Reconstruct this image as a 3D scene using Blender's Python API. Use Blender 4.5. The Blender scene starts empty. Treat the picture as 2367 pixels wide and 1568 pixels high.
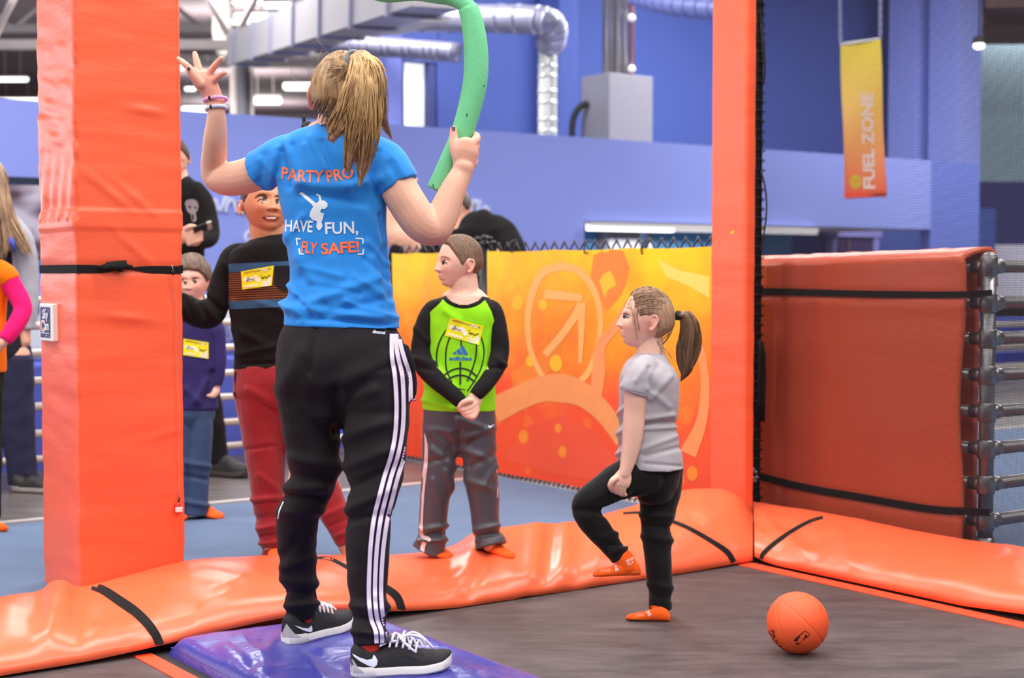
import bpy, bmesh, math, random
import numpy as np
from mathutils import Vector, Matrix, noise
from mathutils.bvhtree import BVHTree
random.seed(7); np.random.seed(7)
scene = bpy.context.scene
C0 = scene.collection

# ------------------------------------------------------------------ camera
F = 3500.0; CX = 1183.5; CY = 784.0; CAMZ = 1.12
PITCH = math.atan((784.0 - 635.0) / F)
cam_d = bpy.data.cameras.new('camera'); cam = bpy.data.objects.new('camera', cam_d); C0.objects.link(cam)
cam.location = (0, 0, CAMZ); cam.rotation_euler = (math.pi/2 - PITCH, 0, 0)
cam_d.sensor_width = 36.0; cam_d.lens = F / 2367.0 * 36.0
cam_d.clip_start = 0.05; cam_d.clip_end = 300
cam_d.dof.use_dof = True; cam_d.dof.focus_distance = 4.35; cam_d.dof.aperture_fstop = 3.2
scene.camera = cam

# ------------------------------------------------------------------ world, lamps, exposure
scene.view_settings.view_transform = 'Standard'; scene.view_settings.look = 'None'
scene.view_settings.exposure = 0.0; scene.view_settings.gamma = 1.0
scene.view_settings.use_curve_mapping = False
world = bpy.data.worlds.new('world'); scene.world = world; world.use_nodes = True
world.node_tree.nodes['Background'].inputs[0].default_value = (0.96, 0.97, 1.0, 1)
world.node_tree.nodes['Background'].inputs[1].default_value = 0.32

def lamp(name, loc, sx, sy, power, col=(1, 0.97, 0.95), up=False):
    d = bpy.data.lights.new(name, 'AREA'); d.shape = 'RECTANGLE'; d.size = sx; d.size_y = sy
    d.energy = power; d.color = col
    o = bpy.data.objects.new(name, d); C0.objects.link(o); o.location = loc
    if up: o.rotation_euler = (math.pi, 0, 0)
    return o
# rows of ceiling fluorescents (each lamp is one row of tubes hung under the deck)
for i, (x, y) in enumerate([(-4.5, 1.0), (0.5, 1.0), (5.0, 1.0), (-4.5, 5.0), (0.0, 4.6), (4.5, 5.0),
                            (-5.0, 9.0), (0.0, 8.6), (5.0, 9.5), (-1.0, -3.5), (4.0, -3.5), (-6.5, -2.0)]):
    lamp('ceiling_tube_row', (x, y, 5.6), 3.6, 0.5, 205)
for i, (x, y) in enumerate([(-3, 15.5), (3.5, 17.0), (9.0, 17.0), (-6.0, 24.0), (2.0, 24.0), (-6.0, 34.0), (2, 34), (10, 27), (-8, 44), (-2, 44), (-9, 52)]):
    lamp('far_tube_row', (x, y, 5.8), 4.0, 0.6, 560 if y < 20 else 240)
    lamp('far_tube_row_uplight', (x, y, 5.9), 4.0, 0.6, 130, up=True)

# ------------------------------------------------------------------ helpers: pixels to places
_fw = Vector((0, math.cos(PITCH), -math.sin(PITCH))); _up = Vector((0, math.sin(PITCH), math.cos(PITCH)))
CAM = Vector((0, 0, CAMZ))
def ray(px, py):
    return Vector((1, 0, 0)) * ((px - CX) / F) + _up * (-(py - CY) / F) + _fw
def W(px, py, Y):
    d = ray(px, py); return CAM + d * (Y / d.y)
def G(px, py, z=0.0):
    d = ray(px, py); return CAM + d * ((z - CAMZ) / d.z)
def PL(px, py, p, n):
    d = ray(px, py); return CAM + d * ((Vector(p) - CAM).dot(n) / d.dot(n))
def project(p):
    q = Vector(p) - CAM; z = q.dot(_fw)
    return (CX + F * q.x / z, CY - F * q.dot(_up) / z)
TH = math.radians(35.5)
U = Vector((math.cos(TH), math.sin(TH), 0)); V = Vector((math.sin(TH), -math.cos(TH), 0)); Z = Vector((0, 0, 1))
CORN = G(1742, 1303, 0.0)            # inner corner of the trampoline
def AB(a, b, z=0.0):
    p = CORN + U * a + V * b; return Vector((p.x, p.y, z))
FLZ = 0.06                            # carpet level

# ------------------------------------------------------------------ helpers: materials
def srgb(c):
    return tuple((x/255/12.92 if x/255 <= 0.04045 else ((x/255 + 0.055)/1.055)**2.4) for x in c)
_mats = {}
class NT:
    def __init__(s, name):
        s.m = bpy.data.materials.new(name); s.m.use_nodes = True; s.t = s.m.node_tree
        s.b = s.t.nodes['Principled BSDF']
    def n(s, typ, **kw):
        nd = s.t.nodes.new(typ)
        for k, v in kw.items():
            if k.startswith('i_'):
                nd.inputs[k[2:].replace('_', ' ')].default_value = v
            else: setattr(nd, k, v)
        return nd
    def l(s, a, b): s.t.links.new(a, b)
    def math(s, op, a, b=None, c=None):
        nd = s.t.nodes.new('ShaderNodeMath'); nd.operation = op
        for i, x in enumerate((a, b, c)):
            if x is None: continue
            if isinstance(x, (int, float)): nd.inputs[i].default_value = x
            else: s.l(x, nd.inputs[i])
        return nd.outputs[0]
    def mix(s, fac, a, b):
        nd = s.t.nodes.new('ShaderNodeMix'); nd.data_type = 'RGBA'
        for i, x in ((0, fac), (6, a), (7, b)):
            if isinstance(x, (int, float)): nd.inputs[i].default_value = x
            elif isinstance(x, tuple): nd.inputs[i].default_value = (*x[:3], 1)
            else: s.l(x, nd.inputs[i])
        return nd.outputs[2]
    def coord(s, which='Object'):
        return s.t.nodes.new('ShaderNodeTexCoord').outputs[which]
    def noise(s, scale, detail=3, vec=None, rough=0.5, stretch=None):
        nd = s.t.nodes.new('ShaderNodeTexNoise'); nd.inputs['Scale'].default_value = scale
        nd.inputs['Detail'].default_value = detail; nd.inputs['Roughness'].default_value = rough
        v = vec if vec is not None else s.coord()
        if stretch:
            mp = s.t.nodes.new('ShaderNodeMapping'); mp.inputs['Scale'].default_value = stretch
            s.l(v, mp.inputs['Vector']); v = mp.outputs[0]
        s.l(v, nd.inputs['Vector']); return nd.outputs['Fac']
    def bump(s, h, strength=0.3, dist=0.01, prev=None):
        nd = s.t.nodes.new('ShaderNodeBump'); nd.inputs['Strength'].default_value = strength
        nd.inputs['Distance'].default_value = dist; s.l(h, nd.inputs['Height'])
        if prev is not None: s.l(prev, nd.inputs['Normal'])
        s.l(nd.outputs[0], s.b.inputs['Normal']); return nd.outputs[0]
    def attr(s, name, what='Fac'):
        nd = s.t.nodes.new('ShaderNodeAttribute'); nd.attribute_name = name; return nd.outputs[what]
    def base(s, c):
        if isinstance(c, tuple): s.b.inputs['Base Color'].default_value = (*c[:3], 1)
        else: s.l(c, s.b.inputs['Base Color'])
    def rough(s, r):
        if isinstance(r, (int, float)): s.b.inputs['Roughness'].default_value = r
        else: s.l(r, s.b.inputs['Roughness'])
def M(name, col, rough=0.6, metal=0.0, spec=0.5, var=0.08, vscale=6.0, bump=0.0, bscale=40.0, bdist=0.004,
      sheen=0.0, emit=None, estr=1.0, sss=0.0, coat=0.0, stretch=None):
    if name in _mats: return _mats[name]
    t = NT(name); c = srgb(col)
    if var > 0:
        nz = t.noise(vscale, 3, stretch=stretch)
        t.base(t.mix(nz, tuple(x*(1-var) for x in c), tuple(min(1, x*(1+var)) for x in c)))
    else: t.base(c)
    t.rough(rough); t.b.inputs['Metallic'].default_value = metal
    t.b.inputs['Specular IOR Level'].default_value = spec
    if bump: t.bump(t.noise(bscale, 4, stretch=stretch), bump, bdist)
    if sheen: t.b.inputs['Sheen Weight'].default_value = sheen
    if coat: t.b.inputs['Coat Weight'].default_value = coat; t.b.inputs['Coat Roughness'].default_value = 0.25
    if sss:
        t.b.inputs['Subsurface Weight'].default_value = sss
        t.b.inputs['Subsurface Radius'].default_value = (0.012, 0.005, 0.003); t.b.inputs['Subsurface Scale'].default_value = 0.6
    if emit:
        t.b.inputs['Emission Color'].default_value = (*srgb(emit), 1); t.b.inputs['Emission Strength'].default_value = estr
    _mats[name] = t.m; return t.m

# ------------------------------------------------------------------ helpers: meshes and objects
class MB:
    """collects vertices and faces of one mesh"""
    def __init__(s): s.v = []; s.f = []; s.mi = []
    def add(s, v, f, mi=0):
        o = len(s.v); s.v.extend([tuple(x) for x in v]); s.f.extend([tuple(i + o for i in q) for q in f]); s.mi.extend([mi]*len(f)); return s
    def box(s, c, ax, ay, az, mi=0):
        """box centred at c with half-extent vectors"""
        c = Vector(c); ax = Vector(ax); ay = Vector(ay); az = Vector(az)
        v = [c + ax*i + ay*j + az*k for i in (-1, 1) for j in (-1, 1) for k in (-1, 1)]
        f = [(0,1,3,2), (4,6,7,5), (0,4,5,1), (2,3,7,6), (0,2,6,4), (1,5,7,3)]
        return s.add(v, f, mi)
    def tube(s, pts, r, n=10, cap=True, mi=0, closed=False):
        pts = [Vector(p) for p in pts]; k = len(pts)
        rs = r if isinstance(r, (list, tuple, np.ndarray)) else [r]*k
        vs = []; fs = []; prev = None
        for i, p in enumerate(pts):
            a = pts[(i-1) % k] if (closed or i > 0) else p
            b = pts[(i+1) % k] if (closed or i < k-1) else p
            t = (b - a)
            t = t.normalized() if t.length > 1e-9 else Vector((0, 0, 1))
            if prev is None:
                h = Vector((0, 0, 1)) if abs(t.z) < 0.9 else Vector((1, 0, 0))
                x = t.cross(h).normalized()
            else:
                x = (prev - t * prev.dot(t)); x = x.normalized() if x.length > 1e-6 else t.orthogonal().normalized()
            prev = x; y = t.cross(x)
            for j in range(n):
                an = 2*math.pi*j/n; vs.append(p + (x*math.cos(an) + y*math.sin(an))*rs[i])
        m = k if closed else k-1
        for i in range(m):
            i2 = (i+1) % k
            for j in range(n):
                j2 = (j+1) % n; fs.append((i*n+j, i*n+j2, i2*n+j2, i2*n+j))
        if cap and not closed:
            fs.append(tuple(reversed(range(n)))); fs.append(tuple((k-1)*n + j for j in range(n)))
        return s.add(vs, fs, mi)
    def ball(s, c, r, n=12, m=8, mi=0):
        c = Vector(c); r = Vector((r, r, r)) if isinstance(r, (int, float)) else Vector(r); vs = [c + Vector((0, 0, r.z))]
        for i in range(1, m):
            ph = math.pi*i/m
            for j in range(n):
                an = 2*math.pi*j/n; vs.append(c + Vector((r.x*math.sin(ph)*math.cos(an), r.y*math.sin(ph)*math.sin(an), r.z*math.cos(ph))))
        vs.append(c - Vector((0, 0, r.z))); fs = []
        for j in range(n):
            fs.append((0, 1+j, 1+(j+1) % n)); L = len(vs)-1; b = 1+(m-2)*n
            fs.append((L, b+(j+1) % n, b+j))
        for i in range(m-2):
            for j in range(n):
                a = 1+i*n; fs.append((a+j, a+n+j, a+n+(j+1) % n, a+(j+1) % n))
        return s.add(vs, fs, mi)
    def grid(s, P, mi=0, closed=False):
        """P[i][j] points"""
        n = len(P); m = len(P[0]); vs = [p for row in P for p in row]; fs = []
        for i in range(n-1):
            for j in range(m if closed else m-1):
                j2 = (j+1) % m; fs.append((i*m+j, i*m+j2, (i+1)*m+j2, (i+1)*m+j))
        return s.add(vs, fs, mi)

def props(o, label=None, cat=None, group=None, kind=None):
    if label: o['label'] = label
    if cat: o['category'] = cat
    if group: o['group'] = group
    if kind: o['kind'] = kind
    return o
def thing(name, loc, label, cat, group=None, kind=None):
    o = bpy.data.objects.new(name, None); o.empty_display_size = 0.1; C0.objects.link(o); o.location = loc
    return props(o, label, cat, group, kind)
def origin(o):
    loc = Vector(o.location)
    return loc + origin(o.parent) if o.parent else loc
def put(name, geo, mats, parent=None, smooth=True, label=None, cat=None, group=None, kind=None, bevel=0.0, loc=None, auto=None):
    """link one mesh object; geo is an MB or a mesh in world coordinates"""
    if isinstance(geo, MB):
        me = bpy.data.meshes.new(name); me.from_pydata(geo.v, [], geo.f); me.update()
        if any(geo.mi): me.polygons.foreach_set('material_index', geo.mi)
    else: me = geo; me.name = name
    off = origin(parent) if parent else Vector((0, 0, 0))
    if loc is not None: off = off if parent else Vector(loc)
    sh = Vector(loc) - origin(parent) if (parent and loc is not None) else Vector((0, 0, 0))
    tot = off + sh if parent else off
    if tot.length > 0: me.transform(Matrix.Translation(-tot))
    o = bpy.data.objects.new(name, me); C0.objects.link(o)
    if parent: o.parent = parent; o.location = sh
    else: o.location = off
    if not isinstance(mats, (list, tuple)): mats = [mats]
    for m in mats: me.materials.append(m)
    me.polygons.foreach_set('use_smooth', [bool(smooth)]*len(me.polygons))
    if smooth and auto: 
        me.set_sharp_from_angle(angle=math.radians(auto))
    if bevel:
        b = o.modifiers.new('bevel', 'BEVEL'); b.width = bevel; b.segments = 2; b.limit_method = 'ANGLE'
    return props(o, label, cat, group, kind)
def dup_tree(o, parent=None, delta=(0, 0, 0)):
    c = o.copy(); C0.objects.link(c); c.parent = parent
    if parent is None: c.location = Vector(o.location) + Vector(delta)
    for ch in o.children: dup_tree(ch, c)
    return c
def catmull(P, sub):
    """P (n,k) array -> smooth resampled array"""
    P = np.asarray(P, float); n = len(P)
    if n < 3:
        t = np.linspace(0, 1, sub*(n-1)+1)[:, None]; return P[0]*(1-t) + P[-1]*t
    Q = np.vstack([2*P[0]-P[1], P, 2*P[-1]-P[-2]]); out = []
    for i in range(n-1):
        p0, p1, p2, p3 = Q[i:i+4]
        for t in np.arange(sub)/sub:
            out.append(0.5*((2*p1) + (-p0+p2)*t + (2*p0-5*p1+4*p2-p3)*t*t + (-p0+3*p1-3*p2+p3)*t**3))
    out.append(P[-1]); return np.array(out)
def bvh_of(objs):
    vs = []; fs = []
    for o in objs:
        off = origin(o); n = len(vs)
        vs.extend([v.co + off for v in o.data.vertices]); fs.extend([tuple(i + n for i in p.vertices) for p in o.data.polygons])
    return BVHTree.FromPolygons(vs, fs)
def drape_pt(px, py, bvh, off, fallback=None):
    d = ray(px, py).normalized(); h = bvh.ray_cast(CAM, d)
    if h[0] is None: return None
    return h[0] - d*off
def split_long(bm, L, it=6):
    for _ in range(it):
        e = [x for x in bm.edges if x.calc_length() > L]
        if not e: break
        bmesh.ops.subdivide_edges(bm, edges=e, cuts=1, use_grid_fill=False); bm.normal_update()
        bmesh.ops.triangulate(bm, faces=[f for f in bm.faces if len(f.verts) > 3])
def drape_flat(name, bm, bvh, mat, parent, off=0.002, L=8, label=None, edge_y=None):
    """bm holds a flat shape in photo pixels (x, y, 0): lay it on the surface that is hit there"""
    bm.normal_update(); bmesh.ops.triangulate(bm, faces=bm.faces[:]); split_long(bm, L)
    last = None; depth = []
    for v in bm.verts:
        p = drape_pt(v.co.x, v.co.y, bvh, off)
        depth.append(p)
    good = [p for p in depth if p is not None]
    if not good: bm.free(); return None
    bad = []
    bm.verts.ensure_lookup_table(); med = sorted(p.y for p in good)[len(good)//2]
    for v, p in zip(list(bm.verts), depth):
        if p is None or abs(p.y - med) > 0.45: bad.append(v)
        else: v.co = p
    bmesh.ops.delete(bm, geom=bad, context='VERTS')
    me = bpy.data.meshes.new(name); bm.to_mesh(me); bm.free()
    return put(name, me, mat, parent, smooth=True, label=label)
def ribbon_bm(pts, w, sub=6, bm=None):
    """ribbon in pixel space along pts [(x,y)], w = width or list of widths"""
    bm = bm or bmesh.new()
    ws = w if isinstance(w, (list, tuple)) else [w]*len(pts)
    Q = catmull([(p[0], p[1], q) for p, q in zip(pts, ws)], sub); T = np.gradient(Q[:, :2], axis=0)
    N = np.stack([-T[:, 1], T[:, 0]], 1); N /= np.linalg.norm(N, axis=1)[:, None] + 1e-9
    A = Q[:, :2] + N*Q[:, 2:3]/2; B = Q[:, :2] - N*Q[:, 2:3]/2
    va = [bm.verts.new((x, y, 0)) for x, y in A]; vb = [bm.verts.new((x, y, 0)) for x, y in B]
    for i in range(len(va)-1):
        try: bm.faces.new((va[i], va[i+1], vb[i+1], vb[i]))
        except ValueError: pass
    return bm
def poly_bm(pts, bm=None):
    bm = bm or bmesh.new()
    bm.faces.new([bm.verts.new((x, y, 0)) for x, y in pts]); return bm
def text_mesh(body, size=1.0, offset=0.0, shear=0.0, space=1.0, res=3):
    cu = bpy.data.curves.new('t', 'FONT'); cu.body = body; cu.size = size; cu.offset = offset; cu.shear = shear
    cu.space_character = space; cu.resolution_u = res; cu.align_x = 'LEFT'
    o = bpy.data.objects.new('t', cu); C0.objects.link(o)
    dg = bpy.context.evaluated_depsgraph_get(); me = bpy.data.meshes.new_from_object(o.evaluated_get(dg))
    bpy.data.objects.remove(o); bpy.data.curves.remove(cu); return me
def text_px_bm(body, p0, p1, height, offset=0.0, shear=0.0, bm=None, curve=0.0):
    """text whose baseline runs p0 -> p1 (pixels) with cap height `height` pixels"""
    me = text_mesh(body, 1.0, offset, shear); co = np.array([v.co[:] for v in me.vertices])
    x0, x1 = co[:, 0].min(), co[:, 0].max(); hh = 0.70
    d = np.array(p1, float) - np.array(p0, float); L = np.linalg.norm(d); d /= L; nrm = np.array([d[1], -d[0]])
    bm = bm or bmesh.new(); vs = []
    for x, y, _ in co:
        t = (x - x0)/(x1 - x0); q = np.array(p0) + d*L*t + nrm*(y/hh*height) + nrm*curve*4*t*(1-t)
        vs.append(bm.verts.new((q[0], q[1], 0)))
    for p in me.polygons:
        try: bm.faces.new([vs[i] for i in p.vertices])
        except ValueError: pass
    bpy.data.meshes.remove(me); return bm
def text_plane(name, body, o, right, up, width, height, mat, parent, offset=0.0, out=0.002, shear=0.0, label=None):
    me = text_mesh(body, 1.0, offset, shear); co = np.array([v.co[:] for v in me.vertices])
    x0, x1 = co[:, 0].min(), co[:, 0].max(); right = Vector(right).normalized(); up = Vector(up).normalized(); n = right.cross(up)
    for v in me.vertices:
        v.co = Vector(o) + right*((v.co.x - x0)/(x1-x0)*width) + up*(v.co.y/0.70*height) + n*out
    return put(name, me, mat, parent, smooth=False, label=label)
# ================================================================== materials of the place
def vinyl(name, col, rough=0.42, bs=9.0, bstr=0.35, bd=0.012, fine=0.10, stretch=None):
    t = NT(name); c = srgb(col)
    nz = t.noise(2.5, 3); t.base(t.mix(nz, tuple(x*0.93 for x in c), tuple(min(1, x*1.05) for x in c)))
    t.rough(rough); t.b.inputs['Specular IOR Level'].default_value = 0.55
    b1 = t.bump(t.noise(bs, 4, rough=0.55, stretch=stretch), bstr, bd)
    b2 = t.bump(t.noise(420, 2), fine, 0.0006, prev=b1); return t.m
ORANGE = vinyl('orange_vinyl', (248, 106, 66), 0.32, 5.0, 0.30, 0.015)
ORANGE_POST = vinyl('orange_post_vinyl', (247, 99, 60), 0.36, 5.0, 0.22, 0.014, stretch=(0.8, 0.8, 3.0))
BLUEMAT = vinyl('blue_mat_vinyl', (62, 64, 152), 0.28, 6.0, 0.6, 0.02)
BLACKWEB = M('black_webbing', (20, 18, 19), 0.85, spec=0.25, var=0.15, vscale=60, bump=0.3, bscale=300, bdist=0.001)
BLACK = M('black_rubber', (26, 25, 27), 0.7, var=0.1)
WHITE = M('white_paint', (232, 230, 228), 0.5, var=0.03)
STEEL = M('galvanised_steel', (150, 148, 150), 0.32, metal=0.85, var=0.15, vscale=30)
PALEPIPE = M('pale_rail_pipe', (222, 214, 208), 0.28, metal=0.35, var=0.05)
BLUEW = M('wall_blue_paint', (142, 157, 236), 0.75, var=0.03, vscale=0.6, bump=0.1, bscale=80, bdist=0.002)
BLUEW2 = M('wall_blue_dimmed', (64, 84, 158), 0.75, var=0.06, vscale=0.4)  # blue darkened: the dimmer light on the hall wall is put into the colour
TEAL = M('wall_teal_paint', (84, 142, 190), 0.75, var=0.04, vscale=0.5)
t = NT('carpet_blue'); c = srgb((90, 110, 140))
nz = t.noise(3.5, 5, rough=0.7); nf = t.noise(260, 2)
t.base(t.mix(t.math('ADD', t.math('MULTIPLY', nz, 0.7), t.math('MULTIPLY', nf, 0.3)), tuple(x*0.72 for x in c), tuple(x*1.28 for x in c)))
t.rough(0.95); t.bump(nf, 0.4, 0.003); CARPET = t.m
t = NT('dark_vinyl_floor'); nz = t.noise(3.0, 5, stretch=(0.35, 6.0, 1))
t.base(t.mix(nz, srgb((46, 42, 42)), srgb((120, 112, 110)))); t.rough(0.35); GREYFL = t.m
t = NT('trampoline_bed'); nz = t.noise(5.5, 6, rough=0.72, stretch=(0.7, 2.2, 1)); nw = t.noise(40, 3, stretch=(0.4, 5.0, 1))
rb = t.n('ShaderNodeValToRGB'); t.l(t.math('ADD', t.math('MULTIPLY', nz, 0.8), t.math('MULTIPLY', nw, 0.2)), rb.inputs[0]); rb.color_ramp.elements[0].position = 0.36; rb.color_ramp.elements[0].color = (*srgb((27, 21, 22)), 1); rb.color_ramp.elements[1].position = 0.66; rb.color_ramp.elements[1].color = (*srgb((84, 72, 72)), 1); t.base(rb.outputs[0])
t.rough(0.55); t.b.inputs['Sheen Weight'].default_value = 0.10; t.b.inputs['Sheen Roughness'].default_value = 0.5
wv = t.n('ShaderNodeTexWave'); wv.inputs['Scale'].default_value = 160; t.l(t.coord(), wv.inputs['Vector']); t.bump(wv.outputs['Fac'], 0.15, 0.001); BED = t.m
STRIPE = M('orange_stripe_tape', (248, 76, 36), 0.6, var=0.06)

# ================================================================== floor, beds
def slab(name, pts, z0, z1, mat, **kw):
    m = MB(); n = len(pts)
    v = [Vector((p.x, p.y, z1)) for p in pts] + [Vector((p.x, p.y, z0)) for p in pts]
    f = [tuple(range(n))] + [tuple(reversed(range(n, 2*n)))] + [(i, i+n, (i+1) % n + n, (i+1) % n) for i in range(n)]
    m.add(v, f); return put(name, m, mat, smooth=False, **kw)
slab('floor', [AB(-40, -60), AB(45, -60), AB(45, 12), AB(-40, 12)], -0.5, -0.30, GREYFL, kind='structure')
slab('floor_carpet', [AB(-8, -2.24), AB(9, -2.24), AB(9, 8), AB(0.46, 8), AB(0.46, -0.46), AB(-8, -0.46)], -0.3, FLZ, CARPET, kind='structure')
slab('floor_walkway', [AB(-40, -60), AB(45, -60), AB(45, -2.30), AB(-40, -2.30)], -0.3, FLZ - 0.002, GREYFL, kind='structure')
slab('trim_1', [AB(-8, -2.30), AB(9, -2.30), AB(9, -2.24), AB(-8, -2.24)], -0.3, FLZ + 0.008, M('pale_floor_edge', (176, 170, 166), 0.4), kind='structure')
slab('trampoline_bed', [AB(-1.70, -0.06), AB(0.10, -0.06), AB(0.10, 7), AB(-1.70, 7)], -0.03, 0.0, BED, label='black woven trampoline bed with the ball and the girl on it', cat='trampoline')
slab('trampoline_bed', [AB(-5.5, -0.06), AB(-2.44, -0.06), AB(-2.44, 7), AB(-5.5, 7)], -0.03, 0.0, BED, label='black trampoline bed at the outer side of the blue mat', cat='trampoline')
slab('bed_border', [AB(-0.075, -0.02), AB(-0.005, -0.02), AB(-0.005, 7), AB(-0.075, 7)], 0.0, 0.003, STRIPE, label='orange border strip along the orange pad beside the ball', cat='border strip')
slab('bed_border', [AB(-2.50, -0.02), AB(-2.445, -0.02), AB(-2.445, 7), AB(-2.50, 7)], 0.0, 0.003, STRIPE, label='orange border strip beside the blue mat and the strapped pad', cat='border strip')
slab('floor_frame', [AB(-2.44, -0.06), AB(-1.70, -0.06), AB(-1.70, 7), AB(-2.44, 7)], -0.03, 0.0, BLACK, kind='structure')

# ================================================================== walls and ceiling
WP = Vector((0, 15.0, 0))            # partition wall line
def on_wall(px, py, y0=15.0): return PL(px, py, (0, y0, 0), V)
def wall_part(name, pxa, pxb, z0, z1, y0, mat, thick=0.15, **kw):
    a = on_wall(pxa, 600, y0); b = on_wall(pxb, 600, y0); m = MB(); c = (a + b)/2; h = (b - a)/2; h.z = 0
    m.box((c.x, c.y, (z0+z1)/2) - V*thick/2 if False else Vector((c.x, c.y, (z0+z1)/2)) - V*thick/2, h, V*thick/2, Z*(z1-z0)/2)
    return put(name, m, mat, smooth=False, **kw)
ptop = (on_wall(418, 263).z + on_wall(1640, 331).z)/2
otop = on_wall(1600, 516).z
wall_part('wall_partition', -260, 1350, FLZ-0.01, ptop, 15.0, BLUEW, kind='structure')
wall_part('wall_partition_header', 1350, 2150, otop, ptop, 15.0, BLUEW, kind='structure')
wall_part('wall_partition_end', 2150, 2262, FLZ-0.01, ptop, 15.0, M('wall_blue_shaded', (104, 122, 208), 0.75, var=0.03, vscale=0.5), kind='structure')  # darker copy of the partition blue, the shade of this end put into the colour
# alcove behind the opening
wall_part('wall_alcove', 1330, 1830, FLZ-0.01, otop+0.4, 17.0, TEAL, kind='structure')
wall_part('wall_alcove_far', 1830, 2300, FLZ-0.01, otop+0.4, 17.0, BLUEW2, kind='structure')
pa = on_wall(1352, 600); pb = on_wall(2148, 600); 
m = MB(); c = (pa+pb)/2 - V*0.9; c.z = otop + 0.03; h = (pb-pa)/2; h.z = 0; m.box(c, h, V*0.75, Z*0.03)
put('ceiling_alcove', m, WHITE, smooth=False, kind='structure')
# lit strip under the header: one tube light with housing
a = on_wall(1356, 514) + V*0.03; b = on_wall(1880, 522) + V*0.03; a.z = b.z = otop - 0.075
TUBE = M('lit_tube', (255, 255, 252), 0.5, var=0, emit=(255, 252, 246), estr=2.2)
al = lamp('alcove_fill', ((a+b)/2) - V*1.25 - Z*0.06, 3.4, 0.15, 50); al.rotation_euler = (0, 0, TH)  # unseen lamp added inside the alcove to brighten its teal wall
lg = thing('tube_light', (a+b)/2, 'long lit white strip light under the blue opening header', 'light')
m = MB(); m.box((a+b)/2 + Z*0.03, (b-a)/2, V*0.05, Z*0.02); put('housing', m, WHITE, lg, smooth=False)
m = MB(); m.box((a+(b-a)*0.17), (b-a)*0.17, V*0.04, Z*0.03); put('tube', m, TUBE, lg, smooth=False)
m = MB(); m.box((a+(b-a)*0.67), (b-a)*0.33, V*0.04, Z*0.022); put('tube', m, M('dim_tube', (230, 228, 236), 0.4, var=0.05, emit=(235, 233, 240), estr=0.35), lg, smooth=False)
# post of the opening and dark doorway with light frame
a = on_wall(1489, 560, 15.6); m = MB(); m.box((a.x, a.y, otop/2), U*0.035, V*0.03, Z*(otop/2-0.02)); put('mullion_post', m, M('pale_post', (128, 160, 200), 0.5), smooth=False, label='slim pale blue post in the lit opening', cat='post')
wd = thing('window_1', on_wall(1980, 600, 16.7), 'dark purple doorway with pale lilac frame in the far wall', 'window'); props(wd, kind='structure')
a = on_wall(1922, 540, 16.9); b = on_wall(2020, 545, 16.9); zt = a.z - 0.02
m = MB(); c = (a+b)/2; m.box((c.x, c.y, zt/2), Vector((b.x-a.x, b.y-a.y, 0))/2, V*0.03, Z*(zt/2-0.04)); put('pane', m, M('dark_purple_glass', (66, 50, 98), 0.3), wd, smooth=False)
m = MB(); m.box((c.x, c.y, zt+0.03), Vector((b.x-a.x, b.y-a.y, 0))*0.62, V*0.06, Z*0.05)
m.box((a.x, a.y, zt/2), U*0.05, V*0.05, Z*(zt/2-0.04)); m.box((b.x, b.y, zt/2), U*0.05, V*0.05, Z*(zt/2-0.04))
put('frame', m, M('lilac_frame', (140, 140, 205), 0.5), wd, smooth=False)
m = MB(); q = on_wall(1960, 560, 16.6); m.box((q.x, q.y, zt/2), U*0.02, V*0.02, Z*(zt/2-0.05)); put('mullion', m, M('tan_mullion', (140, 120, 140), 0.5), wd, smooth=False)

# upper hall wall
HY = 19.0
wall_part('wall_hall', 1012, 2112, ptop-0.5, 9.0, HY, BLUEW2, kind='structure')
wall_part('wall_hall_left', 893, 930, ptop-0.5, 9.0, HY, M('wall_pale_blue', (104, 116, 190), 0.7), kind='structure')
wall_part('wall_hall_sill', 926, 1016, ptop-0.5, ptop-0.1, HY, BLUEW2, kind='structure')
zb = on_wall(950, 140, HY).z
wall_part('wall_hall_lintel', 926, 1016, zb, 9.0, HY, BLUEW2, kind='structure')
wn = thing('window_2', on_wall(958, 290, HY), 'tall bright white window in the deep blue hall wall', 'window'); props(wn, kind='structure')
a = on_wall(930, 220, HY+0.25); b = on_wall(986, 220, HY+0.25); m = MB(); c = (a+b)/2; m.box((c.x, c.y, (zb+ptop-0.2)/2), Vector((b.x-a.x, b.y-a.y, 0))/2, V*0.02, Z*((zb-ptop+0.2)/2))
put('pane', m, M('daylight_pane', (250, 250, 250), 0.3, var=0.03, emit=(250, 252, 255), estr=0.9), wn, smooth=False)
m = MB(); a = on_wall(1001, 220, HY+0.1); m.box((a.x, a.y, (zb+ptop-0.2)/2), U*0.09, V*0.06, Z*((zb-ptop+0.2)/2)); a = on_wall(920, 220, HY+0.1); m.box((a.x, a.y, (zb+ptop-0.2)/2), U*0.05, V*0.06, Z*((zb-ptop+0.2)/2))
put('frame', m, M('window_dark_frame', (40, 52, 120), 0.5), wn, smooth=False)
# pilaster at the corner and the stepped end of the wall
for (xa, xb, y0, mt) in ((1292, 1336, HY-0.5, BLUEW2), (2112, 2212, HY-1.2, BLUEW), (2208, 2262, HY-2.0, BLUEW)):
    wall_part('wall_pilaster', xa, xb, ptop-0.6 if xa < 2000 else FLZ-0.01, 9.0, y0, mt, thick=0.5, kind='structure')
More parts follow.
